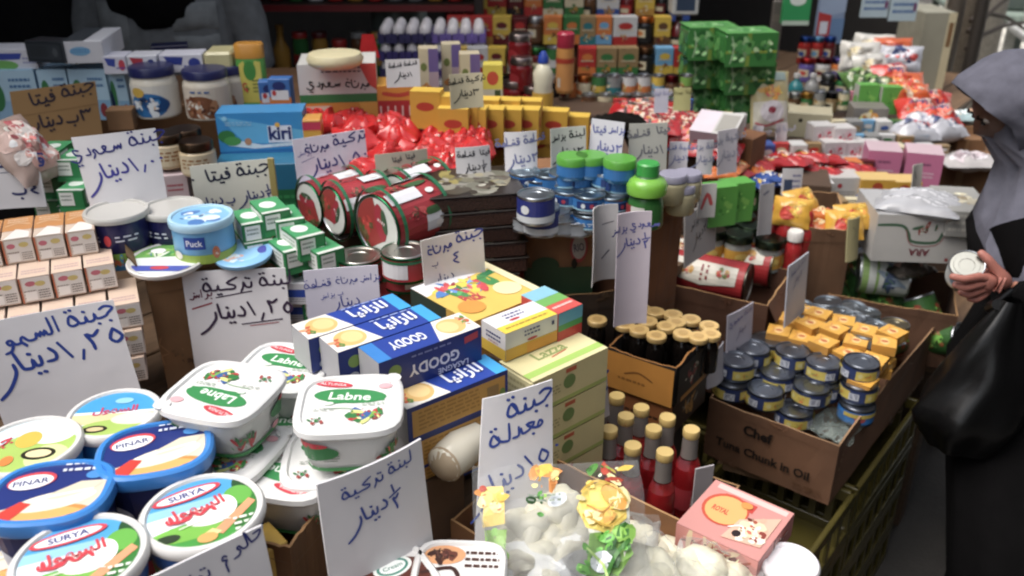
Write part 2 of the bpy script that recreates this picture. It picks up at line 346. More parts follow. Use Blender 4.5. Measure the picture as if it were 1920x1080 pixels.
# ------------------------------------------------------------------ things
USED = {}
def obj(name, me, parent=None, label=None, M=None):
    o = bpy.data.objects.new(name, me); COL.objects.link(o)
    if parent: o.parent = parent
    if M is not None: o.matrix_local = M
    if label: o['label'] = label
    return o
def tag(o, label, cat, group=None):
    o['label'] = label; o['category'] = cat
    if group: o['group'] = group
    return o
def struct(name, me, loc=None):
    o = obj(name, me); o['kind'] = 'structure'
    if loc: o.location = loc
    return o
class Proto:
    'first mesh is the thing itself; the rest are its parts: (name, mesh, parent index)'
    def __init__(s, *parts): s.parts = [p for p in parts if p[1] is not None]
    def place(s, name, label, cat, loc, rz=0, group=None, rx=0, ry=0, sc=None):
        os = []
        for nm, me, pa in s.parts:
            o = bpy.data.objects.new(name if not os else nm, me); COL.objects.link(o)
            if os: o.parent = os[max(pa, 0)]
            os.append(o)
        r = os[0]; r.rotation_mode = 'XYZ'; r.matrix_world = Matrix.Translation(loc) @ Matrix.Rotation(rz, 4, 'Z') @ Matrix.Rotation(ry, 4, 'Y') @ Matrix.Rotation(rx, 4, 'X') @ (Matrix.Diagonal((*sc, 1)) if sc else Matrix())
        return tag(r, label, cat, group)
def face_fn(Wd, D, H, f, cx=0):
    'map a face of a box centred in x and y with its bottom at z=0'
    if f == 'F': return lambda x, y, o: (x-Wd/2, -D/2-o, y)
    if f == 'B': return lambda x, y, o: (Wd/2-x, D/2+o, y)
    if f == 'L': return lambda x, y, o: (-Wd/2-o, D/2-x, y)
    if f == 'R': return lambda x, y, o: (Wd/2+o, -D/2+x, y)
    if f == 'T': return lambda x, y, o: (x-Wd/2, y-D/2, H+o)
def pack_proto(Wd, D, H, col, arts=None, kind='print', ch=.0015, ms=None, label='printed_label'):
    b = B(); b.box(-Wd/2, -D/2, 0, Wd/2, D/2, H, mat(col, kind), ch, {k: mat(v, kind) for k, v in (ms or {}).items()})
    body = b.mesh('carton', 0); pr = None
    if arts:
        a = B()
        for f, prims in arts.items():
            fw = Wd if f in 'FBT' else D; fh = D if f == 'T' else H
            art_into(a, prims, fw, fh, face_fn(Wd, D, H, f))
        pr = a.mesh('print', 0)
    return Proto(('carton', body, 0), (label, pr, 0))
def seat(A, Bp, k, D, H):
    'centre, yaw and width of a box whose near top edge runs from pixel A (k deep) to pixel Bp'
    a, yaw, L = edge(A, Bp, k); d = Vector((math.cos(yaw), math.sin(yaw), 0)); n = Vector((-d.y, d.x, 0))
    c = a+d*L/2+n*D/2; c.z = a.z-H; return c, yaw, L
def pack(name, label, cat, A, Bp, k, D, H, col, arts=None, group=None, kind='print', ms=None, ch=.0015, tilt=0):
    c, yaw, L = seat(A, Bp, k, D, H)
    return pack_proto(L, D, H, col, arts, kind, ch, ms).place(name, label, cat, c, yaw, group, ry=tilt)
ORD = ['first', 'second', 'third', 'fourth', 'fifth', 'sixth', 'seventh', 'eighth', 'ninth', 'tenth', 'eleventh', 'twelfth', 'thirteenth', 'fourteenth', 'fifteenth', 'sixteenth']
# price cards ---------------------------------------------------------
def sign(label, A, Bp, k, hpx, prims, col='#d9d7da', lean=8, group='handwritten price cards', thick=.003, bend=.0, skew=0, name='price_card', bottom=None):
    a, yaw, L = edge(A, Bp, k); H = hpx*k/(FPX*math.cos(PITCH)); H = H/max(.3, math.cos(math.radians(lean)))
    if H < .02: H = .02
    bw = L if bottom is None else L*bottom; rnd = random.Random(label); bn = bend+rnd.uniform(-.009, .009)
    def fn(x, y, o):
        t = y/H; wl = bw+(L-bw)*t; X = (x/L-.5)*wl+skew*t*L; Y = -o+bn*4*(x/L)*(1-x/L)+bn*.6*(1-t)**2
        return (X, Y, y)
    b = B(); m = mat(col, 'paper'); n = 8
    fr = [[fn(L*i/n, H*j/6, thick/2) for i in range(n+1)] for j in range(7)]
    bk = [[fn(L*i/n, H*j/6, -thick/2) for i in range(n+1)] for j in range(7)]
    b.grid(fr, m); b.grid([r[::-1] for r in bk], m)
    for i in range(n): b.face([fr[0][i+1], fr[0][i], bk[0][i], bk[0][i+1]], m); b.face([fr[6][i], fr[6][i+1], bk[6][i+1], bk[6][i]], m)
    for j in range(6): b.face([fr[j][0], fr[j+1][0], bk[j+1][0], bk[j][0]], m); b.face([fr[j+1][n], fr[j][n], bk[j][n], bk[j+1][n]], m)
    body = b.mesh('card', 40); a_ = B(); art_into(a_, prims, L, H, lambda x, y, o: fn(x, y, thick/2+o), strip=L/8, kind='ink', lift=.0001)
    pr = Proto(('card', body, 0), ('handwriting', a_.mesh('handwriting', 0), 0))
    d = Vector((math.cos(yaw), math.sin(yaw), 0)); c = a+d*L/2
    nrm = Vector((d.y, -d.x, 0)); th = math.radians(lean); c = c+nrm*math.sin(th)*H-d*skew*L; c.z -= math.cos(th)*H
    return pr.place(name, label, 'price card', c, yaw, group, rx=-th)
# round goods ---------------------------------------------------------
def cyl_fn(R, z0=0): return lambda x, y, o: ((R+o*2)*math.cos(x/R), (R+o*2)*math.sin(x/R), z0+y)
def top_fn(R, z): return lambda x, y, o: (x-R, y-R, z+o)
def circ(R, n=28, e=2.0, sx=1, sy=1):
    out = []
    for j in range(n):
        t = 2*math.pi*j/n; c, d = math.cos(t), math.sin(t); q = 1/((abs(c)**e+abs(d)**e)**(1/e)); out.append((R+R*q*c*sx, R+R*q*d*sy))
    return out
CACHE = {}
def can_proto(R, H, top='#b9bcc2', side='#2b4a8c', prims=None, bot=None, ribs=True, topart=None, key=None, rim='#aeb2b8'):
    b = B(); mt = mat(top, 'metal'); mr = mat(rim, 'metal'); ms = mat(side, 'print')
    prof = [(R*.9, .001), (R*.99, 0), (R, .002), (R, .0035), (R*.985, .005), (R*.985, H-.005), (R, H-.0035), (R, H-.001), (R*.985, H), (R*.95, H-.0005), (R*.93, H-.003), (R*.75, H-.003), (R*.73, H-.002), (R*.45, H-.002), (R*.43, H-.003), (0.0001, H-.003)]
    mats = [mr, mr, mr, mr, ms, mr, mr, mr, mr, mt, mt, mt, mt, mt, mt]
    b.lathe(prof, ms, 30, mats=mats)
    body = b.mesh('can', 35); a = None
    if prims or topart:
        a = B()
        if prims: art_into(a, prims, 2*math.pi*R*.985, H-.012, cyl_fn(R*.985, .006), strip=2*math.pi*R/30)
        if topart: art_into(a, topart, 2*R, 2*R, top_fn(R, H-.0022), outline=[(R+(x-R)*.9, R+(y-R)*.9) for x, y in circ(R)])
        a = a.mesh('label', 0)
    return Proto(('can', body, 0), ('paper_label', a, 0))
def jar_proto(R, H, glass='#e9e4d8', lid='#1d2450', lidh=.018, prims=None, neck=.86, lidkind='plastic', bodykind='gloss', fill=None):
    b = B(); m = mat(glass, bodykind)
    sh = H-lidh
    b.lathe([(R*.9, 0), (R, .004), (R, sh*.8), (R*.97, sh*.88), (R*neck, sh*.95), (R*neck, sh)], m, 30)
    l = B(); ml = mat(lid, lidkind); Rl = R*neck+.003
    l.lathe([(Rl, sh-.002), (Rl, H-.003), (Rl-.002, H), (.0001, H)], ml, 30)
    a = None
    if prims: a = B(); art_into(a, prims, 2*math.pi*R, sh*.72, cyl_fn(R, .008), strip=2*math.pi*R/30); a = a.mesh('label', 0)
    return Proto(('jar', b.mesh('jar', 40), 0), ('lid', l.mesh('lid', 35), 0), ('paper_label', a, 0))
def bottle_proto(prof, col, cap=None, capcol='#c22', prims=None, kind='gloss', R=None, lz=(.2, .6), capprof=None, sy=1.0):
    b = B(); b.lathe(prof, mat(col, kind), 26, sy=sy); H = prof[-1][1]; l = None
    if cap: l = B(); l.lathe(cap, mat(capcol, 'plastic'), 22); l = l.mesh('cap', 35)
    a = None
    if prims and R: a = B(); art_into(a, prims, 2*math.pi*R, H*(lz[1]-lz[0]), cyl_fn(R, H*lz[0]), strip=2*math.pi*R/30); a = a.mesh('label', 0)
    return Proto(('bottle', b.mesh('bottle', 45), 0), ('cap', l, 0), ('paper_label', a, 0))
def pouch_proto(Wd, Hd, T, col, prims=None, seed=0, kind='gloss', wr=.5, crimp=True):
    'soft crumpled bag lying on its back, centred, thickness T'
    b = B(); m = mat(col, kind); n, q = 18, 14
    def h(u, v):
        a = (1-abs(2*u-1)**3.5)*(1-abs(2*v-1)**3); p = Vector((u*4, v*4, seed*3.1))
        return T*.5*max(a, 0)*(1+wr*noise.noise(p))+wr*.012*abs(noise.noise(p*2.3))*(a**.3 if a > 0 else 0)
    def fn(x, y, o):
        u, v = min(max(x/Wd, 0), 1), min(max(y/Hd, 0), 1); p = Vector((u*3, v*3, seed*2.1+5))
        return (x-Wd/2+wr*.008*noise.noise(p), y-Hd/2+wr*.008*noise.noise(p+Vector((9, 0, 0))), T*.5+h(u, v)+o*3)
    up = [[fn(Wd*i/n, Hd*j/q, 0) for i in range(n+1)] for j in range(q+1)]
    dn = [[(p[0], p[1], T-p[2]) for p in r] for r in up]
    b.grid(up, m); b.grid([r[::-1] for r in dn], m)
    a = None
    if prims:
        a = B()
        # print follows the surface: cut into small cells
        tmp = B()
        for li, pr in enumerate(prims):
            off = .0003+li*.00016
            for c, g in polys_of(pr, Wd, Hd):
                if pr[0] in 'bsh': off += .00001
                g = clip(g, [(Wd*.01, Hd*.01), (Wd*.99, Hd*.01), (Wd*.99, Hd*.99), (Wd*.01, Hd*.99)])
                if len(g) < 3: continue
                ys = [p[1] for p in g]; xs = [p[0] for p in g]
                for j in range(int(min(ys)/(Hd/q)), int((max(ys)-1e-9)/(Hd/q))+1):
                    r1 = clip_half(clip_half(g, 0, -1, -j*Hd/q), 0, 1, (j+1)*Hd/q) if True else g
                    if len(r1) < 3: continue
                    for i in range(int(min(xs)/(Wd/n)), int((max(xs)-1e-9)/(Wd/n))+1):
                        r2 = clip_half(r1, -1, 0, -i*Wd/n)
                        r2 = clip_half(r2, 1, 0, (i+1)*Wd/n) if len(r2) > 2 else []
                        if len(r2) > 2: a.face([fn(x, y, off) for x, y in r2], mat(c, 'print' if kind != 'film' else 'print'))
        a = a.mesh('label', 0)
    return Proto(('bag', b.mesh('bag', 60), 0), ('printed_design', a, 0))
def open_carton(label, A, Bp, k, D, H, col='#8a6238', group=None, wall=.004, flaps=(), arts=None, name='cardboard_carton', cat='carton', L=None, rimcol='#a67c4c', yaw=None, floor=True):
    'open cardboard carton; A, Bp: pixels of its near top rim'
    a, yw, l = edge(A, Bp, k)
    if L: l = L
    if yaw is None: yaw = yw
    d = Vector((math.cos(yaw), math.sin(yaw), 0)); n = Vector((-d.y, d.x, 0))
    c = a+d*l/2+n*D/2; c.z = a.z-H; root = bpy.data.objects.new(name, None); COL.objects.link(root); root.empty_display_size = .05
    root.matrix_world = Matrix.Translation(c) @ Matrix.Rotation(yaw, 4, 'Z'); tag(root, label, cat, group)
    x, y = l/2, D/2; m = mat(col, 'card'); rnd = random.Random(label)
    def panel(nm, x0, y0, x1, y1):
        b = B(); along = abs(x1-x0) > abs(y1-y0); N = 10; rows = []
        for j, z in enumerate((0, H*.5, H)):
            r1, r2 = [], []
            for i in range(N+1):
                t = i/N; wob = (.0 if i in (0, N) else rnd.uniform(-.0015, .0015)+.004*math.sin(t*math.pi)*(z/H))
                zz = z+(rnd.uniform(-.0018, .0018) if j == 2 else 0)
                if along: r1.append((x0+(x1-x0)*t, y0-wob, zz)); r2.append((x0+(x1-x0)*t, y1-wob, zz))
                else: r1.append((x0-wob, y0+(y1-y0)*t, zz)); r2.append((x1-wob, y0+(y1-y0)*t, zz))
            rows.append((r1, r2))
        f = [r[0] for r in rows]; g = [r[1] for r in rows]
        b.grid(f, m); b.grid(g, m); b.grid([f[2], g[2]], mat(rimcol, 'card')); b.grid([f[0], g[0]], m)
        for e in (0, N): b.grid([[r[e] for r in f], [r[e] for r in g]], m)
        o = obj(nm, b.mesh(nm, 0), root); return o
    panel('side_panel', -x, -y, x, -y+wall); panel('side_panel', -x, y-wall, x, y)
    panel('side_panel', -x, -y+wall+.0005, -x+wall, y-wall-.0005); panel('side_panel', x-wall, -y+wall+.0005, x, y-wall-.0005)
    if floor: b = B(); b.box(-x+wall, -y+wall, .001, x-wall, y-wall, .005, m); obj('bottom_panel', b.mesh('bottom', 0), root)
    for fl in flaps:                                # (side, length, angle from horizontal outwards)
        sd, ln, ang = fl; t = math.radians(ang); b = B(); N = 6
        cs, sn = math.cos(t)*ln, math.sin(t)*ln
        q = {'F': ((-x, -y), (x, -y), (0, -1)), 'B': ((x, y), (-x, y), (0, 1)), 'L': ((-x, y), (-x, -y), (-1, 0)), 'R': ((x, -y), (x, y), (1, 0))}[sd]
        r0, r1 = [], []
        for i in range(N+1):
            s_ = i/N; px, py = q[0][0]+(q[1][0]-q[0][0])*s_, q[0][1]+(q[1][1]-q[0][1])*s_; in_ = .03*ln*(1 if i in (0, N) else 0)
            wob = rnd.uniform(-.003, .003)
            r0.append((px, py, H+.001)); r1.append((px+q[2][0]*cs, py+q[2][1]*cs, H+sn+wob))
        b.grid([r0, r1], m); b.grid([[(p[0], p[1], p[2]+.003) for p in r0], [(p[0], p[1], p[2]+.003) for p in r1]], m)
        b.grid([r1, [(p[0], p[1], p[2]+.003) for p in r1]], mat(rimcol, 'card'))
        obj('flap', b.mesh('flap', 0), root)
    cl_ = lin(col); dk = tuple(round(x*.72, 3) for x in cl_); lt = tuple(round(min(1, x*1.25), 3) for x in cl_); arts = dict(arts or {})
    for f in 'FR':
        wear = [('b', [dk], rnd.uniform(.1, .9), rnd.uniform(.1, .4), .05, .06, 3), ('b', [dk], rnd.uniform(.1, .9), .03, .12, .05, 5), ('p', dk, [(0, .86), (1, .885), (1, .892), (0, .868)]), ('b', [lt], rnd.uniform(.2, .8), .97, .12, .03, 4), ('b', [lt], .01, rnd.uniform(.3, .8), .015, .2, 4), ('l', dk, .72, .08, .94, .2, 2)]
        arts[f] = wear+list(arts.get(f, []))
    if arts:
        a_ = B()
        for f, prims in arts.items():
            art_into(a_, prims, l if f in 'FB' else D, H, (lambda g: lambda px, py, o: g(px, py, o+.0055))(face_fn(l, D, H, f)), kind='ink')
        obj('printed_lettering', a_.mesh('lettering', 0), root)
    return root, c, yaw, l
# ------------------------------------------------------------------ setting
def KZ(py, z): return (CZ-z)/(math.sin(PITCH)-(540-py)/FPX*math.cos(PITCH))
b = B(); N = 40; rows = [[(-6+26*i/N, -8+20*j/N, .006*noise.noise(Vector((i*.9, j*.9, 0)))) for i in range(N+1)] for j in range(N+1)]
b.grid(rows, mat('#3d3a37', 'ground')); fl = struct('ground', b.mesh('ground', 60))
# stall: plank tables on trestles, stepped up away from the aisle
def table(x0, x1, y0, y1, z, label):
    root = bpy.data.objects.new('trestle_table', None); COL.objects.link(root); root.location = ((x0+x1)/2, (y0+y1)/2, 0); root.empty_display_size = .1
    tag(root, label, 'table', 'plank tables under the goods'); W_, D_ = x1-x0, y1-y0; n = max(2, int(D_/.16)); w_ = D_/n
    pm = None
    for i in range(n):
        if pm is None: b = B(); b.box(-W_/2, .004, 0, W_/2, w_-.004, .03, mat('#6b5138', 'wood'), .002); pm = b.mesh('plank', 0)
        o = obj('plank', pm, root); o.location = (0, -D_/2+w_*i, z-.03)
    lm = B(); lm.box(-.03, -.03, 0, .03, .03, z-.031, mat('#4c3a2a', 'wood'), .003); lm = lm.mesh('leg', 0)
    for fx in (-.5, 0, .5):
        for fy in (-1, 1): o = obj('leg', lm, root); o.location = (fx*(W_-.12), fy*(D_/2-.06), 0)
table(-.5, 1.2, .72, 2.45, .88, 'wide plank table under the dairy tubs and jars at left')
table(1.21, 1.88, .95, 2.45, .88, 'plank table under the date trays and blue tuna cans')
table(2.22, 5.3, .95, 2.45, .76, 'long plank table under the groceries towards the shop front')
table(2.32, 3.5, .38, .93, .58, 'narrow plank table under the cartons along the aisle')
table(-.3, 1.2, .24, .70, .66, 'low plank table under the cheese bag carton in front')
# shop behind: back wall, side wall, ceiling over the stall
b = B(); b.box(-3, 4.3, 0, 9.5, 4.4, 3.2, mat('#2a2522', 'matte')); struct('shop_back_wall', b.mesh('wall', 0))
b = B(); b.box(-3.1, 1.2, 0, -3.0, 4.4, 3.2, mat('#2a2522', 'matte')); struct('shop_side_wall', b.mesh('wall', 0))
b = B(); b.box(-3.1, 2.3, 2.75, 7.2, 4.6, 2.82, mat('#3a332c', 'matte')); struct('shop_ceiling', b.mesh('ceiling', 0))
# far end of the lane: pale buildings in open daylight
b = B(); b.box(17, -6, 0, 17.3, 9, 5.5, mat('#c9c6bd', 'matte')); struct('far_facade', b.mesh('facade', 0))
# opposite row of shops across the aisle; unseen awning added to shade the aisle side
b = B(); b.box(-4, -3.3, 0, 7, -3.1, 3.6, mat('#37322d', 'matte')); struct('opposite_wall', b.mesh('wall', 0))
b = B(); rows = []
for j in range(9):
    y = -3.1+2.45*j/8; rows.append([(-3.5+9.5*i/24, y, 2.95-.07*j+.03*math.sin(i*1.9+j)*(j/8)) for i in range(25)])
b.grid(rows, mat('#6f675c', 'cloth')); b.grid([[(x, y, z+.01) for x, y, z in r] for r in rows], mat('#6f675c', 'cloth')); struct('added_shade_awning', b.mesh('awning', 60))
b = B(); b.box(6.0, 1.68, 0, 6.12, 4.4, 3.2, mat('#26221f', 'matte')); struct('dark_doorway_wall', b.mesh('wall', 0))  # added wall; its dark colour stands in for the dark doorway
# ------------------------------------------------------------------ dairy tubs, front left
UP = HEAD-math.pi/2
def tub_proto(R, H, body='#1b5fae', lid='#ecebe8', topart=None, sideart=None, e=2.0, n=40, flange=.004, taper=.82, lidh=.012, sx=1, sy=1, tabs=False):
    b = B(); mb = mat(body, 'plastic'); h = H-lidh
    b.lathe([(R*taper*.95, 0), (R*taper, .004), (R*.94, h)], mb, n, e, sx=sx, sy=sy)
    l = B(); ml = mat(lid, 'plastic')
    l.lathe([(R*.955, h-.004), (R, h-.003), (R+flange*.5, h+.002), (R+flange*.4, H-.003), (R-.001, H), (R-.006, H), (R-.008, H-.0035), (.0001, H-.0035)], ml, n, e, sx=sx, sy=sy)
    if tabs:
        for t in (1,):
            a = math.radians(45); c = R*1.17; l.lathe([(.010, H-.004), (.011, H-.001), (.0001, H-.0008)], ml, 10, cx=c*math.cos(a), cy=c*math.sin(a))
    top = B()
    if topart:
        o = [(R+(x-R)*((R-.008)/R), R+(y-R)*((R-.008)/R)) for x, y in circ(R, 44, e, sx, sy)]
        art_into(top, topart, 2*R, 2*R, top_fn(R, H-.0033), outline=o, lift=.00012)
        top = top.mesh('print', 0)
    else: top = None
    sd = None
    if sideart and e == 2.0:
        sd = B(); r0, r1 = R*taper, R*.94
        def f(x, y, o): r = r0+(r1-r0)*(y/h)+.0004+o; t = x/R; return (r*math.cos(t), r*math.sin(t), y)
        art_into(sd, sideart, 2*math.pi*R, h-.006, f, strip=2*math.pi*R/n); sd = sd.mesh('print', 0)
    elif sideart:
        sd = B(); per = 8*R
        def f(x, y, o):
            t = x/per*2*math.pi; c, d = math.cos(t), math.sin(t); q = 1/((abs(c)**e+abs(d)**e)**(1/e)); r = (R*taper+(R*.94-R*taper)*(y/h))+.0005+o
            return (r*q*c*sx, r*q*d*sy, y)
        art_into(sd, sideart, per, h-.006, f, strip=per/n); sd = sd.mesh('print', 0)
    return Proto(('tub', b.mesh('tub', 35), 0), ('lid', l.mesh('lid', 40), 0), ('lid_print', top, 1), ('side_print', sd, 0))
WHT = '#d8d6d3'
def surya(bg='#3f9fd8', green='#3d9a36'):
    return [('r', '#e9f3fa', 0, 0, 1, 1), ('r', bg, 0, .62, 1, 1), ('p', '#8fc8ea', [(0, .52), (1, .6), (1, .68), (0, .64)]), ('e', green, .5, .1, .62, .3), ('e', '#2e7d2c', .93, .3, .22, .4),
        ('e', '#74b93a', .35, .27, .3, .1), ('e', '#1f4f24', .86, .74, .09, .14), ('e', '#5fae3a', .8, .6, .12, .13), ('e', '#f3f1ea', .55, .42, .2, .13), ('e', '#ffffff', .68, .5, .1, .14), ('p', '#e0996a', [(.55, .2), (.88, .52), (.93, .46), (.62, .14)]),
        ('p', '#f0d28c', [(.42, .16), (.55, .24), (.62, .18), (.48, .09)]), ('e', '#2c3d26', .2, .24, .1, .05), ('e', '#d8a455', .5, .14, .08, .06), ('e', '#d23a4a', .4, .76, .29, .085, 10), ('e', '#f2f0f4', .4, .76, .25, .06, 10), ('t', '#23337a', 'SURYA', .4, .76, .075, 10, .44, .03),
        ('s', '#cf3644', .035, [(.24, .5), (.27, .42), (.38, .43), (.42, .5), (.48, .45), (.56, .52), (.6, .47)]), ('a', '#d03844', 'السهول', .44, .53, .17, 12, .52, .03), ('s', '#f0efe6', .012, [(.3, .32), (.5, .36), (.7, .3)]), ('l', '#e8efe0', .72, .1, .95, .3, 3)]
P_SURYA = tub_proto(.067, .105, '#1d64a8', WHT, surya(), [('r', '#b98d55', 0, .0, 1, .75), ('r', '#2a63b0', .0, .75, 1, 1), ('e', '#e7e2d6', .2, .4, .06, .3), ('e', '#3d9a36', .55, .4, .08, .3)])
P_ROUND = tub_proto(.062, .105, '#1e6396', WHT, [('r', '#e7f1f6', 0, 0, 1, 1), ('r', '#36a0da', 0, .55, 1, 1), ('r', '#dccf9a', 0, .3, 1, .5), ('e', '#a9c85a', .6, .22, .4, .16), ('e', '#e4efc9', .75, .38, .25, .12),
     ('e', '#2c2a1a', .38, .2, .13, .07), ('e', '#d9c38e', .38, .2, .09, .04), ('a', '#cd3f6d', 'السهول', .5, .56, .16, 4, .7, .03), ('e', '#8fd0ee', .55, .75, .1, .06)], [('r', '#2079b8', 0, .5, 1, 1)])
P_EGG = tub_proto(.066, .105, '#1e6396', WHT, [('r', '#cfe6ef', 0, 0, 1, 1), ('e', '#aaca58', .62, .35, .42, .4), ('e', '#d7e29a', .75, .3, .2, .2), ('e', '#f4f3ee', .68, .68, .22, .17), ('e', '#e7b935', .48, .6, .12, .14), ('e', '#2c2a1a', .66, .35, .16, .1), ('e', '#ead9a5', .66, .35, .12, .065),
     ('a', '#d03a4a', 'جبنة', .2, .5, .2, 60, .5, .03), ('e', '#e6842f', .4, .25, .06, .08)], [('r', '#2079b8', 0, .5, 1, 1)])
def bluelid(rot=0):
    return [('r', '#1c2f78', 0, 0, 1, 1), ('p', '#d8cdb4', [(0, 0), (1, 0), (1, .62), (.72, .62), (.5, .46), (.2, .3), (0, .25)]), ('e', '#ce8a35', .55, .17, .42, .16), ('e', '#e5aa55', .55, .2, .3, .09), ('e', '#e9e0cc', .58, .37, .33, .12, 14), ('e', '#d6ccb4', .7, .5, .22, .07, 24), ('s', '#f3eddd', .03, [(.3, .34), (.5, .42), (.85, .5)]),
        ('p', '#cf3426', [(.12, .2), (.3, .38), (.4, .34), (.28, .12)]), ('e', '#7a5a3a', .85, .12, .14, .07), ('e', '#3f8ad0', .82, .7, .08, .06), ('e', '#cf3a46', .3, .66, .2, .12, 10), ('e', '#eef0f4', .3, .64, .18, .1, 10), ('t', '#26336e', 'PINAR', .3, .64, .075, 10, .3, .02), ('l', '#d5dcee', .52, .72, .8, .9, 2)]
P_BLUE = tub_proto(.066, .11, '#18285c', '#2f86d8', bluelid(), [('r', '#17265a', 0, 0, 1, 1), ('e', '#cfd6e4', .1, .55, .05, .16), ('e', '#cfd6e4', .62, .55, .05, .16), ('r', '#8c2330', .64, .1, .75, .4), ('e', '#b98d55', .4, .3, .07, .25)], e=2.7, flange=.006, lidh=.018, sx=1.0, sy=.86)
def lab_top():
    return [('e', '#2f8a4a', .5, .63, .36, .13, -8), ('p', '#2f8a4a', [(.22, .72), (.8, .66), (.84, .52), (.3, .5)]), ('t', '#e8efe6', 'Labne', .5, .62, .13, -8, .5, .02), ('e', '#c83242', .32, .86, .2, .055, -14), ('t', '#efd9d9', 'ALTUNSA', .32, .86, .045, -14, .32, .01), ('e', '#e3a7ad', .84, .78, .07, .05), ('s', '#9fb99a', .015, [(.25, .42), (.5, .4), (.62, .3)]),
        ('b', ['#2e7a3c', '#7bb13e', '#c43238', '#2b6a55', '#3b62a0', '#d9da7a', '#b03034'], .66, .28, .2, .13, 16), ('b', ['#2e7a3c', '#a34a44', '#79947a'], .2, .22, .09, .07, 7), ('e', '#cfe0cd', .3, .5, .05, .03), ('l', '#8fa58c', .62, .42, .84, .48, 2), ('l', '#a8b0a4', .16, .36, .36, .42, 2)]
P_LAB = tub_proto(.065, .066, '#cfd0cd', '#dededc', lab_top(), [('r', '#3a8c4a', 0, .0, 1, .12), ('e', '#2f7a44', .12, .62, .1, .26), ('b', ['#2e7a3c', '#2e6a3c', '#b5383c'], .38, .45, .06, .3, 8), ('l', '#8a938a', .52, .3, .72, .62, 4), ('e', '#2f7a44', .62, .62, .1, .26), ('e', '#c83242', .63, .85, .06, .09), ('b', ['#2e7a3c', '#2e6a3c', '#b5383c'], .88, .45, .06, .3, 8), ('e', '#d8909a', .55, .2, .02, .1)], e=4.2, flange=.007, taper=.84, tabs=True)
def put(proto, name, label, cat, px, py, z, top, rot=0, group=None, rx=0, ry=0):
    'put a thing so that the middle of its top (height top) shows at the pixel, top at height z'
    p = PZ(px, py, z); p.z -= top; return proto.place(name, label, cat, p, rot, group, rx, ry)
G = 'dairy tubs with printed lids'
put(P_SURYA, 'cheese_tub', 'white lidded tub with green field print, largest at the bottom left corner', 'tub', 148, 1040, 1.150, .105, UP+.33, G)
put(P_SURYA, 'cheese_tub', 'white lidded tub with green field print beside the brown carton edge', 'tub', 379, 955, 1.145, .105, UP+.42, G)
put(P_ROUND, 'cheese_tub', 'blue tub with round white lid behind the dark blue lids', 'tub', 213, 772, 1.115, .105, UP+.12, G)
put(P_EGG, 'cheese_tub', 'white lidded tub with pale green print cut off by the left edge', 'tub', 50, 832, 1.12, .105, UP+.1, G)
put(P_BLUE, 'cheese_tub', 'bright blue rimmed tub with butter print at the left edge', 'tub', 93, 918, 1.160, .11, UP+.12, G)
put(P_BLUE, 'cheese_tub', 'bright blue rimmed tub with butter print between two white lids', 'tub', 290, 838, 1.160, .11, UP+.30, G)
put(P_BLUE, 'cheese_tub', 'bright blue rimmed tub half hidden in the lower left corner', 'tub', -30, 1040, 1.07, .11, UP+.2, G)
put(P_BLUE, 'cheese_tub', 'dark blue tub lower down between the printed lids', 'tub', 250, 925, 1.05, .11, UP+.6, G)
open_carton('brown carton full of dairy tubs in the front left corner', (-60, 850), (540, 1015), KZ(850, 1.10), .44, .2, yaw=math.radians(-90), L=.52, flaps=())[0] if False else None
# labneh tubs in their carton
for px, py, z, r, t in [(418, 727, 1.185, -.28+math.pi, 'lid nearest the underlined price card'), (532, 684, 1.135, -.22, 'farthest back behind two others'), (655, 752, 1.185, .1, 'beside the blue pasta boxes'), (543, 868, 1.10, -.22+math.pi, 'lowest one at the carton corner'),
        (425, 838, 1.112, -.3, 'under the left tub'), (515, 795, 1.085, .1, 'deep down in the gap'), (628, 850, 1.105, .1, 'under the right tub')]:
    put(P_LAB, 'labneh_tub', 'square white labneh tub, green print, '+t, 'tub', px, py, z, .066, UP+r, 'square white labneh tubs')
open_carton('brown carton holding the square labneh tubs', (398, 856), (530, 924), KZ(856, 1.075), .33, .17, col='#7a5632')
# chocolate tubs at the bottom
CH = [('b', ['#4a2418', '#5d3022', '#3b1c12'], .3, .78, .22, .13, 12), ('e', '#d99a66', .3, .78, .25, .15), ('b', ['#4a2418', '#6a3626', '#3b1c12'], .3, .78, .2, .12, 12), ('l', '#4a2a20', .55, .55, .95, .85, 3), ('p', '#4a2418', [(0, .1), (.6, .0), (.7, .2), (.3, .3)]), ('s', '#3c1f18', .05, [(.1, .5), (.4, .58), (.5, .45)])]
CH2 = [('e', '#5a2a1c', .5, .5, .5, .3), ('e', '#e9ece6', .62, .66, .22, .15), ('e', '#3f8a78', .62, .66, .18, .12), ('e', '#eef2ee', .62, .66, .15, .09), ('t', '#2f7d6c', 'Cream', .62, .66, .06, 0, .25), ('p', '#4a2418', [(.1, .2), (.9, .1), (.8, .4), (.2, .42)]), ('s', '#f3eee8', .05, [(.2, .25), (.5, .35), (.8, .22)])]
P_CH = tub_proto(.056, .07, '#d9d7d3', '#dfddda', CH, None, e=4.5, taper=.86); P_CH2 = tub_proto(.056, .07, '#d9d7d3', '#dfddda', CH2, None, e=4.5, taper=.86)
put(P_CH2, 'spread_tub', 'white tub with brown and green print at the bottom edge', 'tub', 728, 1085, 1.03, .07, UP+.55, 'chocolate spread tubs')
put(P_CH, 'spread_tub', 'white tub with a dark brown oval on its lid beside the cheese carton', 'tub', 860, 1072, 1.03, .07, UP-.05, 'chocolate spread tubs')
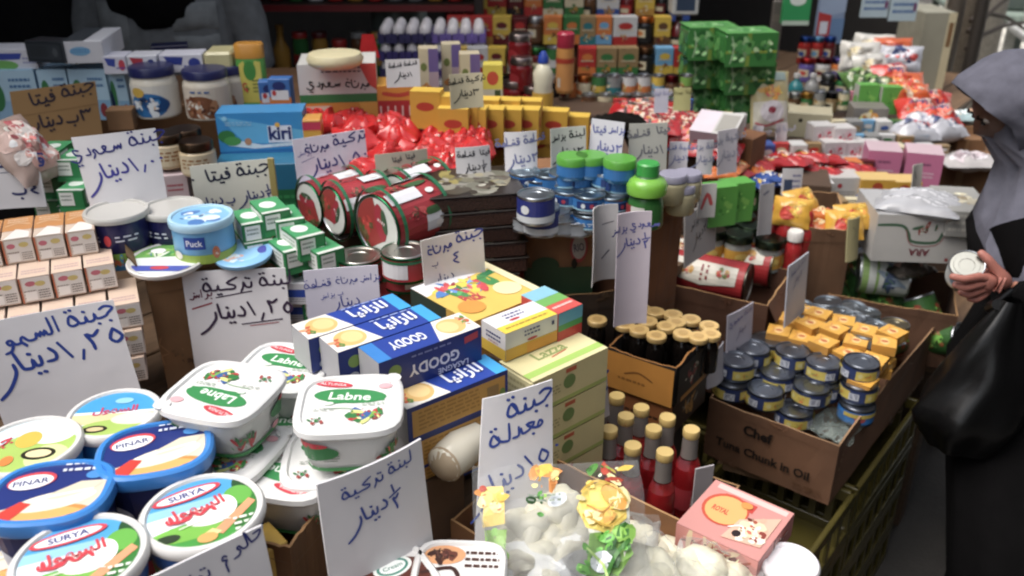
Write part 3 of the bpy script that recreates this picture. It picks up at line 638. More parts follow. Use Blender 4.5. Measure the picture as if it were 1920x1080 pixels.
# cards at the front
BL = '#2b3a80'; BK = '#2a2a48'
sign('large white card with blue writing behind the blue tubs at left edge', (-60, 612), (212, 562), KZ(600, 1.16), 200, [('h', '#24429a', ['jubna', 'alsuhoul'], .50, .80, .125, 8, .19), ('h', '#24429a', ['5', '2', ',', '1', 'dinar'], .52, .56, .165, 8, .18)][0:2], skew=-.07, lean=12)
sign('white card with black and red underlined writing on the brown carton', (340, 510), (535, 502), KZ(510, 1.135), 230, [('h', '#33213f', ['labna', 'turkiya'], .6, .86, .085, 3, .2), ('h', '#6a2340', ['baraz'], .16, .8, .06, 6, .18), ('s', '#33213f', .012, [(.3, .79), (.65, .83)]), ('s', '#a02a3c', .014, [(.06, .71), (.25, .75)]), ('h', '#33213f', ['5', '2', ',', '1', 'dinar'], .58, .64, .105, 3, .19), ('s', '#33213f', .012, [(.52, .57), (.92, .6)]), ('s', '#a02a3c', .008, [(.6, .555), (.88, .575)])], lean=6)
sign('white card with blue writing leaning on the labneh tub carton', (593, 908), (788, 822), KZ(865, 1.195), 240, [('h', '#24429a', ['labna', 'turkiya'], .52, .84, .08, 6, .19), ('h', '#24429a', ['half', 'dinar'], .46, .58, .11, 8, .18)], lean=3, bottom=1.04)
sign('tall white card with blue writing behind the cheese bags', (905, 748), (1035, 711), KZ(730, 1.17), 300, [('h', '#2c479c', ['jubna'], .64, .88, .095, 8, .18), ('h', '#2c479c', ['majdoula'], .46, .74, .085, 8, .18), ('h', '#2c479c', ['0', '5', '1', 'dinar'], .50, .50, .10, 16, .15)], lean=14, bottom=1.18, skew=.36)
sign('white card with blue writing at the bottom edge in front of the white tub', (262, 1092), (490, 984), KZ(1040, 1.185), 170, [('h', '#26307a', ['halloum', 'turkiya'], .52, .74, .14, 14, .16)], lean=10, bottom=.98)
# carton at the very front with a yellow packet
open_carton('brown carton behind the bottom card with its corner worn', (455, 1000), (543, 1028), KZ(1000, 1.06), .10, .16, col='#6d4b2b')
pack('paper_packet', 'yellow paper packet tucked in the carton by the bottom card', 'packet', (500, 1035), (540, 1015), KZ(1040, 1.05), .05, .14, '#c9a33a', {'F': [('s', '#5a4a18', .02, [(.7, .3), (.5, .2), (.8, .1)])]})
# ------------------------------------------------------------------ left stacks
def row(proto, W_, name, labelf, cat, A, Bp, z, D, H, n, group, dz=0, gap=.002):
    'n boxes side by side; their near top edges lie on the line from pixel A to pixel Bp at height z'
    a, yaw, L = edge(A, Bp, KZ(A[1], z)); d = Vector((math.cos(yaw), math.sin(yaw), 0)); nn = Vector((-d.y, d.x, 0)); rnd = random.Random(str(A))
    for i in range(n):
        c = a+d*(L/n*(i+.5))+nn*(D/2+rnd.uniform(-.003, .003)); c.z = a.z-H
        proto.place(name, labelf(i), cat, c, yaw+rnd.uniform(-.02, .02), group)
def rowlen(A, Bp, z): return edge(A, Bp, KZ(A[1], z))[2]
w_ = rowlen((-130, 470), (178, 428), 1.215)/5-.003
CR = pack_proto(w_, .11, .046, '#cfb9a6', {'F': [('r', '#c4a592', 0, 0, .08, 1), ('r', '#c8673c', 0, 0, .05, 1), ('r', '#dcd5cd', .1, .08, .98, .95), ('e', '#c86a7a', .28, .72, .14, .1), ('l', '#8f7a70', .12, .15, .5, .5, 3), ('r', '#e9e4de', .14, .1, .5, .42), ('l', '#6d5d58', .58, .12, .92, .45, 4), ('e', '#cdb86a', .7, .75, .16, .1)],
      'T': [('r', '#c98a4c', 0, .38, 1, 1), ('p', '#e6e1da', [(.08, 0), (.92, 0), (.92, .25), (.6, .4), (.45, .42)]), ('s', '#dcb58a', .04, [(.1, .6), (.5, .7), (.9, .62)]), ('l', '#e6c9a4', .15, .7, .85, .9, 2)], 'R': [('r', '#c4a592', 0, 0, 1, 1), ('l', '#8f7a70', .1, .2, .9, .8, 4)]}, 'paper')
row(CR, w_, 'cheese_box', lambda i: 'orange topped cheese box in the top row, %s from the left' % ORD[i], 'box', (-130, 470), (178, 428), 1.215, .11, .046, 5, 'small cream and orange cheese boxes')
CP = pack_proto(w_, .11, .046, '#d6c3b8', {'F': [('r', '#c8673c', 0, 0, .05, 1), ('r', '#e0dad4', .09, .06, .98, .97), ('e', '#c86a7a', .35, .75, .17, .1), ('e', '#cdb86a', .66, .72, .17, .1), ('l', '#8f7a70', .1, .12, .5, .5, 3), ('r', '#f0ece7', .12, .1, .5, .45), ('l', '#6d5d58', .56, .1, .92, .48, 4)],
      'T': [('r', '#d9bfa9', 0, 0, 1, 1), ('l', '#b99', .1, .1, .9, .3, 2)], 'R': [('l', '#8f7a70', .1, .2, .9, .8, 4)]}, 'paper')
row(CP, w_, 'cheese_box', lambda i: 'cream cheese box in the second row down, %s from the left' % ORD[i], 'box', (-100, 545), (215, 494), 1.168, .11, .046, 5, 'small cream and orange cheese boxes')
for j, (px, pz) in enumerate([(0, 1.117), (0, 1.069), (0, 1.02)]):
    row(CP, w_, 'cheese_box', lambda i: 'cream cheese box %s, %s from the left' % (['third row down', 'fourth row down', 'bottom row'][j], ORD[i]), 'box', (-60+j*4, 622+j*52), (264+j*4, 566+j*52), pz, .11, .046, 5, 'small cream and orange cheese boxes')
# big carton with round tubs, black card leaning in front
open_carton('tall brown carton of round tubs behind the underlined card', (274, 520), (535, 478), KZ(520, 1.13), .24, .24, col='#8a6540', flaps=[('L', .05, 60)], arts={'F': [('b', ['#5b3f28'], .18, .25, .06, .05, 4), ('t', '#3c2a1c', '↑', .13, .12, .1, 0)][0:1]})
open_carton('brown carton filling the gap behind the front cards', (560, 560), (700, 520), KZ(560, 1.04), .2, .13, col='#6d4b2b')
NV = tub_proto(.057, .10, '#1b1c52', '#bcbab4', None, [('r', '#7fae3c', 0, 0, 1, .38), ('r', '#3d93cf', 0, 0, 1, .16), ('e', '#c8673c', .62, .3, .03, .15), ('e', '#d13340', .74, .68, .018, .12), ('l', '#cfd0e0', .56, .6, .7, .78, 2), ('l', '#cfd0e0', .78, .6, .9, .78, 2), ('b', ['#7fae3c', '#3d93cf', '#e7e3d0', '#c8673c'], .75, .2, .09, .18, 10)], lidh=.008, taper=.95, flange=.002)
LB = tub_proto(.057, .075, '#6fb4e2', '#a9d3ea', [('r', '#7fb8e0', 0, 0, 1, 1), ('b', ['#a9d3ea', '#d5e6f0', '#4c7fc0'], .5, .5, .4, .4, 9)], [('r', '#96b43e', 0, 0, 1, .3), ('r', '#24479c', .6, .5, .71, .9), ('t', '#e9edf5', 'Puck', .655, .7, .2, 0, .09), ('e', '#d07a4a', .76, .35, .02, .2), ('b', ['#d07a4a', '#e7d0b8', '#c05a3a'], .76, .35, .02, .16, 6), ('e', '#e7e3d0', .55, .25, .03, .14)], lidh=.012, taper=.95, flange=.002)
put(NV, 'margarine_tub', 'navy round tub with a red dot behind the tall brown carton', 'tub', 217, 392, 1.225, .10, UP+.05)
put(NV, 'margarine_tub', 'navy round tub standing behind the light blue one', 'tub', 322, 386, 1.215, .10, UP+.4)
put(LB, 'spread_tub', 'light blue round tub with a navy badge in the tall carton', 'tub', 376, 402, 1.225, .075, UP+.6)
LID1 = B(); LID1.lathe([(.066, 0), (.069, .004), (.069, .009), (.066, .011), (.062, .0085), (.0001, .0085)], mat(WHT, 'plastic'), 40); l1 = LID1.mesh('lid', 40)
a_ = B(); art_into(a_, [('r', '#dfe6e2', 0, 0, 1, 1), ('p', '#6aa84e', [(0, .5), (1, .62), (1, .9), (0, .9)]), ('b', ['#3d8a46', '#8fbf5a', '#dfe6d6', '#4c9ab0'], .5, .68, .35, .15, 14), ('p', '#4a58b0', [(0, .3), (1, .3), (1, .15), (0, .15)]), ('e', '#c8404a', .5, .24, .12, .05), ('e', '#f2f2f2', .32, .72, .1, .07)], .138, .138, lambda x, y, o: (x-.069, y-.069, .0086+o), outline=[(.069+(x-.069)*.88, .069+(y-.069)*.88) for x, y in circ(.069)])
LD = Proto(('lid', l1, 0), ('lid_print', a_.mesh('print', 0), 0)); put(LD, 'loose_tub_lid', 'loose white and green round lid lying tilted in the carton', 'lid', 312, 484, 1.155, .01, UP, None, rx=.06)
l2 = B(); l2.lathe([(.05, 0), (.053, .004), (.053, .009), (.05, .011), (.0001, .0085)], mat('#7fb9e4', 'plastic'), 36); a_ = B(); art_into(a_, [('r', '#8fc6ee', 0, 0, 1, 1), ('b', ['#b5dcf4', '#e3b7a8', '#d6e9f4'], .4, .3, .35, .2, 8), ('e', '#4a4fa8', .85, .6, .1, .14)], .1, .1, lambda x, y, o: (x-.05, y-.05, .0098+o), outline=[(.05+(x-.05)*.86, .05+(y-.05)*.86) for x, y in circ(.05)])
put(Proto(('lid', l2.mesh('lid', 40), 0), ('lid_print', a_.mesh('print', 0), 0)), 'loose_tub_lid', 'loose pale blue round lid at the right of the carton', 'lid', 455, 472, 1.155, .01, UP, None, rx=.12)
# green and white small boxes
def gbox(W_, D, H): return pack_proto(W_, D, H, '#1d7a42', {'F': [('r', '#e2e4df', .08, .3, .62, .92), ('l', '#7b8a7e', .14, .45, .55, .8, 2), ('r', '#2c8c50', 0, 0, 1, .2)], 'R': [('r', '#1f8044', 0, 0, 1, 1), ('r', '#dfe2da', .12, .3, .55, .9), ('e', '#e8ebe4', .3, .15, .1, .1)], 'T': [('r', '#3d9a60', 0, 0, 1, 1), ('e', '#dfe9df', .45, .55, .3, .22), ('r', '#cfd6cc', 0, 0, 1, .12)], 'L': [('r', '#dcdedb', .1, .2, .9, .9), ('l', '#9aa79c', .2, .3, .8, .8, 3)]})
GB = gbox(.052, .085, .045)
for i, (px, py, z, r) in enumerate([(470, 405, 1.20, -.35), (535, 400, 1.20, -.3), (505, 385, 1.215, -.4), (475, 440, 1.165, -.35), (540, 455, 1.165, -.5), (600, 458, 1.165, -.55), (565, 430, 1.19, -.5), (565, 505, 1.10, -.45), (612, 498, 1.11, -.55), (578, 545, 1.055, -.4), (622, 540, 1.06, -.5), (590, 592, 1.01, -.4)]):
    put(GB, 'butter_box', 'small green and white box, %s in the pile beside the red cans' % ORD[i], 'box', px, py, z, .045, -r-.75, 'small green and white butter boxes')
for i, (px, py, z, r) in enumerate([(100, 275, 1.25, -.1), (140, 290, 1.245, -.1), (105, 322, 1.2, -.1), (145, 345, 1.2, -.1), (100, 365, 1.155, -.1), (145, 375, 1.15, -.1)]):
    put(GB, 'butter_box', 'small green and white box, %s in the pile left of the blue card' % ORD[i], 'box', px, py, z, .045, -r-.95, 'small green and white butter boxes')
WB = pack_proto(.055, .05, .045, '#c9c8cc', {'F': [('r', '#20439c', 0, .35, 1, .7), ('l', '#8a8a90', .1, .1, .9, .3, 2)], 'L': [('r', '#20439c', 0, .35, 1, .7)]})
for i, z in enumerate((1.10, 1.055, 1.01, .965)): put(WB, 'small_box', 'blue banded white box, %s from the top of its stack' % ORD[i], 'box', 553, 520+i*33, z, .045, -.9, 'small blue banded boxes')
# cards further back at left
sign('white card with blue writing above the navy tubs', (133, 258), (291, 240), KZ(250, 1.352), 142, [('h', '#2b2f78', ['jubna', 'saudi'], .52, .82, .14, 7, .16), ('h', '#3d3a94', ['0', '0', ',', '1', 'dinar'], .54, .52, .16, 8, .18)], bottom=.92, skew=-.02, lean=10)
sign('white card with dark writing propped above the light blue tub', (355, 312), (512, 297), KZ(305, 1.27), 92, [('h', '#20233e', ['jubna', 'feta', '0'], .47, .72, .19, 4, .2), ('h', '#2c3370', ['half', 'dinar', 'be', 'dinar'], .48, .26, .15, 4, .2)], col='#cfcdbf')
pack('folded_card', 'yellow edged card strip beside the dark written card', 'card', (500, 296), (513, 296), KZ(296, 1.275), .004, .08, '#9c8a4c')
sign('white card with blue writing in front of the blue carton', (548, 262), (683, 242), KZ(252, 1.30), 100, [('h', '#2b2f78', ['turkiya', 'tona'], .56, .80, .14, 5, .19), ('h', '#4a4a9c', ['baraz'], .14, .73, .09, 3, .12), ('s', '#4a4a9c', .01, [(.08, .6), (.26, .66)]), ('h', '#343a88', ['0', '5', ',', '1', 'dinar'], .56, .46, .18, 5, .18)], col='#d3cddb', bottom=1.0, skew=.02)
sign('brown cardboard card with dark writing and a fold line', (18, 172), (178, 152), KZ(165, 1.34), 92, [('h', '#2a2030', ['jubna', 'feta'], .55, .78, .19, 6, .2), ('s', '#7d5a30', .012, [(0, .55), (1, .58)]), ('h', '#2a2030', ['3', 'be', 'dinar'], .5, .30, .2, 3, .2)], col='#94703f', skew=.06, thick=.005)
sign('white card with blue writing cut off at the left edge', (-60, 292), (68, 285), KZ(290, 1.28), 95, [('h', '#24306e', ['qishta'], .72, .78, .22, 0, .2), ('s', '#24306e', .015, [(.4, .66), (.98, .66)]), ('h', '#24306e', ['4', 'be'], .72, .26, .22, 0, .2)])
# translucent pink bag, boxes and jars
PK = pouch_proto(.12, .15, .07, '#b79e92', [('b', ['#c66a66', '#d9b8ac', '#e6ddd6', '#b8565a', '#d9a89a'], .5, .5, .45, .42, 26)], 3)
put(PK, 'snack_bag', 'clear bag of pinkish sweets at the left edge under brown card', 'bag', 15, 255, 1.30, .05, .4, None, rx=.9)
JC = jar_proto(.038, .075, '#cbb792', '#5f4a38', .018, [('r', '#d4c6a6', 0, 0, 1, 1), ('l', '#9a6a3c', .55, .2, .8, .8, 3), ('r', '#a9803f', .3, .1, .5, .9)], lidkind='metal')
put(JC, 'cream_jar', 'small cream jar with brown lid in front of the blue carton', 'jar', 366, 262, 1.255, .075, UP+.6, 'small cream jars')
put(JC, 'cream_jar', 'small cream jar with brown lid behind its neighbour', 'jar', 345, 240, 1.262, .075, UP-1, 'small cream jars')
put(JC, 'cream_jar', 'small cream jar half hidden by the blue written card', 'jar', 310, 248, 1.262, .075, UP+1, 'small cream jars')
pack('small_box', 'pale pink box below the cream jars', 'box', (300, 330), (350, 326), KZ(328, 1.18), .08, .07, '#cdb9bd', {'F': [('l', '#b5525f', .2, .4, .8, .7, 2)]})
J1 = jar_proto(.056, .125, '#d8d2c2', '#222654', .02, [('r', '#d9d6cd', 0, 0, 1, 1), ('e', '#2470ae', .62, .38, .14, .4), ('e', '#1c4c86', .68, .4, .09, .25), ('e', '#c9a53a', .56, .8, .05, .16), ('b', ['#2f86c4', '#c3a079', '#dfe6ea', '#17355f'], .63, .36, .11, .3, 12)], neck=.92)
J2 = jar_proto(.056, .12, '#d8cfbd', '#222654', .018, [('r', '#cfc4b4', 0, 0, 1, 1), ('e', '#7a4a2c', .62, .3, .13, .45), ('b', ['#8a5636', '#d9d2c6', '#6b3a22', '#a97a56'], .62, .3, .13, .36, 14), ('l', '#4a6aa0', .56, .78, .7, .92, 1)], neck=.92)
put(J1, 'mayonnaise_jar', 'large white jar with blue label and navy lid', 'jar', 282, 122, 1.345, .125, UP+.8)
put(J2, 'mayonnaise_jar', 'large white jar with brown label left of the green tin', 'jar', 382, 128, 1.34, .12, UP+.75)
put(J2, 'mayonnaise_jar', 'white jar mostly hidden behind the two large jars', 'jar', 422, 120, 1.33, .12, UP+.6)
pack('cheese_carton', 'bright blue cheese carton with a navy word on its front', 'carton', (403, 214), (566, 210), KZ(212, 1.29), .08, .105, '#2a86c8', {'F': [('r', '#2c8fd0', 0, 0, 1, 1), ('p', '#5ab4e4', [(.02, .95), (1, .6), (1, .3), (.3, .35)]), ('p', '#1d6cae', [(0, 0), (1, 0), (1, .22), (0, .16)]), ('p', '#d7e6ee', [(.2, .42), (.5, .3), (1, .36), (1, .28), (.4, .22), (.1, .3)]), ('e', '#2f7a3c', .1, .5, .1, .14), ('e', '#47984a', .16, .4, .1, .1), ('e', '#c08a62', .34, .38, .04, .08), ('p', '#dfe3ee', [(.58, .35), (.86, .35), (.86, .72), (.58, .72)]), ('l', '#bcd8ea', .6, .24, .84, .3, 1), ('l', '#9cc8e4', .1, .72, .4, .82, 2), ('t', '#24306e', 'kiri', .72, .56, .3, 0, .26, .03), ('e', '#e7b23a', .70, .74, .03, .05), ('e', '#8fd0f0', .1, .9, .03, .05)],
     'L': [('r', '#153f68', 0, 0, 1, 1), ('p', '#2c8fd0', [(0, .8), (1, .8), (1, 1), (0, 1)])], 'T': [('r', '#3a8cc4', 0, 0, 1, 1)]}, ms={'L': '#173f66'})
pack('cheese_carton', 'teal and green carton under the bright blue carton', 'carton', (400, 312), (556, 306), KZ(308, 1.20), .16, .12, '#1c6a8c', {'F': [('r', '#1d6a3e', .55, 0, 1, .5), ('l', '#2c8c50', .6, .1, .95, .4, 2), ('r', '#bfc2bd', .5, 0, .75, .12)]})
# tin with green and yellow print
tb = B(); tb.lathe([(.033, 0), (.036, .004), (.036, .125), (.035, .128)], mat('#4f9a3c', 'print'), 32, 3.0, sy=.7); tl = B(); tl.lathe([(.0365, .128), (.0365, .16), (.033, .164), (.0001, .164)], mat('#c98a1e', 'plastic'), 32, 3.0, sy=.7)
ta = B(); art_into(ta, [('p', '#cfc44a', [(.12, 0), (.9, 0), (.9, .95), (.7, .98), (.5, .62), (.3, .98), (.12, .9)]), ('e', '#3f8a36', .5, .78, .22, .2), ('b', ['#b03030', '#6a8a3a', '#c8443a'], .28, .42, .12, .14, 9), ('l', '#3f5a2a', .55, .3, .85, .6, 4), ('r', '#4f9a3c', 0, 0, 1, .12)], .07, .124, lambda x, y, o: (x-.035, -.0253*(1-abs(x/.035-1)**3.2*.22)-o, y+.002), strip=.007)
p = PZ(465, 80, 1.385); p.z -= .164; Proto(('tin', tb.mesh('tin', 40), 0), ('lid', tl.mesh('lid', 40), 0), ('label', ta.mesh('label', 0), 0)).place('spice_tin', 'flat green and yellow tin with orange cap', 'tin', p, UP+.1, None)
SB = pack_proto(.055, .04, .07, '#3b6fb4', {'F': [('r', '#c8732c', 0, 0, 1, .35), ('r', '#d7d8de', .1, .25, .9, .6), ('e', '#27326e', .5, .75, .3, .16), ('e', '#b33', .25, .5, .1, .1)]})
put(SB, 'small_box', 'small blue and orange box right of the green tin', 'box', 525, 145, 1.31, .07, UP)
put(SB, 'small_box', 'small blue and orange box half hidden behind the tin', 'box', 505, 150, 1.30, .07, UP+.2)
# back row at left
LBX = lambda W_, D, H, g: pack_proto(W_, D, H, '#8fb8d6', {'F': [('r', '#a9cde2', 0, .4, 1, 1), ('e', '#2f7a46', .2, .5, .16, .3), ('e', '#1a2c5a', .05, .3, .14, .3), ('r', '#7fb0d4', .5, 0, 1, .4), ('l', '#4676a8', .5, .6, .9, .85, 2), ('e', '#8c3038', .8, .2, .1, .14)]})
for i, (a, b_, z) in enumerate([((-40, 133), (62, 131), 1.325), ((66, 131), (122, 130), 1.325), ((124, 130), (196, 130), 1.325), ((198, 132), (232, 132), 1.32)]):
    A_, yw, L_ = edge(a, b_, KZ(a[1], z)); c, yaw, L = seat(a, b_, KZ(a[1], z), .08, .13)
    LBX(L-.002, .08, .13, 0).place('milk_carton', 'light blue milk carton with green leaf, %s from the left' % ORD[i], 'carton', c, yaw, 'light blue cartons in the back row')
pack('milk_pack', 'white pack with blue triangle print at upper left corner', 'pack', (-40, 93), (64, 92), KZ(92, 1.375), .09, .05, '#cfd0d8', {'F': [('p', '#3447a0', [(0, .8), (.75, .8), (.7, .5), (0, .45)]), ('e', '#6aa84e', .35, .2, .3, .25), ('l', '#7f86b8', .75, .2, .98, .6, 2)]})
pack('wrapped_packet', 'grey and white wrapped packet with pale blue lettering', 'packet', (114, 78), (190, 76), KZ(77, 1.40), .2, .055, '#c4c5cb', {'F': [('e', '#6fa6cc', .42, .55, .26, .2), ('l', '#3d7fb4', .2, .45, .65, .65, 2)], 'L': [('r', '#2e3338', 0, 0, 1, 1)], 'T': [('r', '#40464c', 0, 0, .55, 1)]}, ms={'L': '#2e3338'})
for i, (a, b_, c_) in enumerate([((190, 106), (234, 105), ['#c9c9d6', '#3447a0', '#c03a4a']), ((236, 105), (292, 104), ['#cfd0d8', '#b03040', '#32407e']), ((297, 103), (378, 101), ['#cfcfda', '#2c3c90', '#2c3c90'])]):
    pack('cheese_box', '%s white cheese box printed in blue behind the jars' % ORD[i], 'box', a, b_, KZ(a[1], 1.36), .07, .045, c_[0], {'F': [('p', c_[1], [(.1, .9), (.55, .85), (.5, .4), (.2, .5)]), ('e', c_[2], .8, .5, .14, .3), ('l', c_[1], .55, .2, .95, .4, 1)]}, 'white cheese boxes behind the jars')
pack('cheese_block', 'pale yellow cheese block behind the brown labelled jar', 'cheese', (380, 99), (433, 98), KZ(99, 1.365), .1, .05, '#c9c08a', None, None, 'cheese', ch=.006)
pack('cardboard_piece', 'plain brown cardboard piece beside the folded brown card', 'cardboard', (196, 208), (246, 206), KZ(208, 1.255), .05, .05, '#8a6540', None, None, 'card')
pack('filler_carton', 'plain brown carton carrying the back row at left', 'carton', (-40, 200), (600, 195), KZ(198, 1.18), .5, .29, '#6d4b2b', None, None, 'card', ch=.003)
pack('radio', 'dark grey box added as the side of the wrapped white packet', 'radio', (44, 76), (113, 79), KZ(77, 1.398), .06, .052, '#2b3036', {'F': [('r', '#343a40', .06, .15, .94, .85), ('l', '#23272b', .12, .25, .6, .75, 5), ('e', '#4a5056', .8, .5, .07, .2)]}, kind='plastic')  # separate box added to show the packet's dark grey side
# ------------------------------------------------------------------ pasta, cheese and butter boxes in the middle
def vec(yaw): return Vector((math.cos(yaw), math.sin(yaw), 0))
a, yawG, LG = edge((710, 682), (902, 613), KZ(682, 1.19)); DG, HG = .056, .054
GT = [('r', '#24429c', 0, 0, 1, 1), ('r', '#2f7fcb', 0, 0, .12, 1), ('p', '#e4e0d8', [(.58, 0), (1, 0), (1, 1), (.7, 1)]), ('e', '#dcb266', .8, .5, .13, .4), ('e', '#e8c684', .77, .5, .09, .3), ('b', ['#c8603c', '#e0a47a', '#5f8a3a'], .94, .55, .05, .35, 7), ('t', '#dfe3f0', 'GOODY', .37, .5, .42, 180, .34, .03)]
GT2 = [('r', '#24429c', 0, 0, 1, 1), ('r', '#2f9fdb', .88, 0, 1, 1), ('p', '#e4e0d8', [(0, 0), (.42, 0), (.32, 1), (0, 1)]), ('e', '#dcb266', .2, .5, .14, .42), ('e', '#e8c684', .22, .52, .09, .3), ('b', ['#c8603c', '#e0a47a', '#5f8a3a'], .06, .45, .05, .35, 7), ('a', '#dfe3f0', 'لازانيا', .66, .5, .62, 0, .36, .03), ('l', '#7f92cc', .46, .8, .86, .96, 1)]
GF = [('r', '#1e347e', 0, 0, 1, 1), ('t', '#e2e4ec', 'GOODY', .52, .45, .34, 180, .5, .03), ('e', '#7fa048', .14, .62, .06, .18), ('l', '#7f8cc0', .3, .78, .7, .9, 1), ('p', '#c03a4a', [(.82, .68), (.96, .74), (.96, .94), (.82, .88)]), ('t', '#cfd6ea', 'LASAGNE', .7, .14, .17, 180, .4, .02), ('e', '#a7aebb', .12, .2, .05, .12)]
GS = [('r', '#1e347e', 0, 0, 1, 1), ('r', '#c8963c', .04, .1, .97, .88), ('l', '#a87828', .1, .2, .7, .8, 5), ('r', '#9c7a44', .78, .2, .9, .7), ('e', '#6f9040', .94, .4, .03, .12)]
P_G1 = pack_proto(LG, DG, HG, '#24429c', {'T': GT, 'F': GF, 'L': [('r', '#aaa9ad', 0, 0, 1, 1), ('l', '#8f8f96', .3, .3, .7, .4, 1)]}, ms={'L': '#aaa9ad'})  # grey ends on all pasta boxes: white card with shade put into colour
P_G2 = pack_proto(LG, DG, HG, '#24429c', {'T': GT2, 'F': GF, 'L': [('r', '#aaa9ad', 0, 0, 1, 1)]}, ms={'L': '#aaa9ad'})
P_G3 = pack_proto(LG, DG, HG, '#24429c', {'T': GT2, 'F': GS, 'L': [('r', '#aaa9ad', 0, 0, 1, 1)]}, ms={'L': '#aaa9ad'})
dG = vec(yawG); nG = Vector((-dG.y, dG.x, 0)); c0 = a+dG*LG/2; g = 'blue pasta boxes'
def gp(pr, u, v, lay, label):
    c = c0+dG*u+nG*(DG/2+v); c.z = a.z-HG*(lay+1)-.001*lay; pr.place('pasta_box', label, 'box', c, yawG, g)
gp(P_G1, 0, 0, 0, 'blue pasta box on top with upside down white word facing the aisle')
gp(P_G2, -.03, DG+.003, 0, 'blue pasta box on top, middle of the three')
gp(P_G2, -.045, 2*DG+.006, 0, 'blue pasta box on top, farthest from the aisle')
for (A_, B_, z_, t_) in [((773, 768), (945, 693), 1.135, 'second layer, jutting towards the aisle'), ((783, 824), (950, 750), 1.08, 'third layer with barcode on its mustard side'), ((790, 872), (950, 800), 1.025, 'lowest layer seen')]:
    c, yw, L_ = seat(A_, B_, KZ(A_[1], z_), DG, HG); P_G3.place('pasta_box', 'blue pasta box, '+t_, 'box', c, yawG, g)
for l in (1, 2, 3):
    for i, v in enumerate((DG*.9, DG*1.95)): gp(P_G3, -.03, v, l, 'blue pasta box inside the stack, %s layer, %s one' % (ORD[l], ORD[i]))
pack('filler_carton', 'brown carton carrying the pasta boxes', 'carton', (700, 880), (1000, 760), KZ(880, .975), .3, .09, '#5d4530', None, None, 'card')
# white and yellow cheese box
c, yaw, L = seat((948, 627), (1045, 589), KZ(627, 1.15), .06, .048)
pack_proto(L, .06, .048, '#dcd9d2', {'F': [('r', '#e0ddd8', 0, .42, 1, 1), ('r', '#d9a81e', 0, 0, 1, .42), ('r', '#e09a20', .4, .0, 1, .36), ('l', '#38407e', .35, .6, .65, .88, 2), ('e', '#c03a44', .5, .5, .1, .05), ('r', '#33406e', .88, .7, .93, .85)], 'L': [('r', '#dcd9d6', 0, 0, 1, 1), ('r', '#d9b21e', 0, 0, 1, .4), ('l', '#38407e', .2, .5, .8, .8, 2), ('l', '#b04050', .3, .42, .7, .5, 1)],
   'T': [('r', '#dfdde0', 0, 0, 1, 1), ('r', '#e6c81e', 0, 0, 1, .38), ('l', '#38407e', .3, .55, .65, .85, 2), ('e', '#c03a44', .4, .5, .1, .05), ('l', '#b0902a', .1, .1, .9, .25, 1)]}).place('cheese_box', 'white and yellow cheese box on top of the butter block', 'box', c, yaw)
c, yaw, L = seat((1047, 589), (1092, 570), KZ(589, 1.15), .09, .055)
pack_proto(L, .09, .055, '#c03a34', {'F': [('r', '#c23c34', 0, 0, 1, .4), ('r', '#4f9a54', 0, .4, 1, .6), ('r', '#5fa3c0', 0, .6, 1, 1)], 'T': [('r', '#cc4a42', 0, 0, 1, .35), ('r', '#6aa84e', 0, .35, 1, .62), ('r', '#7fb9cc', 0, .62, 1, 1), ('l', '#e8c0b8', .1, .1, .9, .25, 1)]}).place('cheese_box', 'red, green and blue striped box beside the white and yellow one', 'box', c, yaw)
# butter block in cream paper
BT = [('r', '#d6cc96', 0, 0, 1, 1), ('r', '#9cc052', 0, .12, 1, .3), ('t', '#8a9a5a', 'Lazza', .5, .66, .3, 0, .4, .02), ('s', '#c06a4a', .04, [(.45, .45), (.65, .5)])]
BF = [('r', '#d2c68c', 0, 0, 1, 1), ('r', '#a7b45a', 0, 0, 1, .12), ('r', '#c05a34', .42, .82, .56, .94), ('e', '#6f8a4a', .47, .55, .08, .2), ('l', '#a39a6c', .1, .3, .35, .6, 3)]
for i, (z, label) in enumerate([(1.10, 'cream wrapped butter block with green stripe, on top'), (1.038, 'cream wrapped butter block, second from the top'), (.976, 'cream wrapped butter block, third from the top'), (.914, 'cream wrapped butter block, bottom of the stack')]):
    p, yw, L = edge((1000, 716), (1140, 651), KZ(716, 1.10)); c = p+vec(yw)*L/2+Vector((-math.sin(yw), math.cos(yw), 0))*.04; c.z = z-.061
    pack_proto(L, .08, .060, '#d6cc96', {'T': BT, 'F': BF, 'L': [('l', '#b3aa78', .2, .2, .8, .8, 3)]}, 'print', .006).place('butter_block', label, 'butter', c, yw, 'cream wrapped butter blocks')
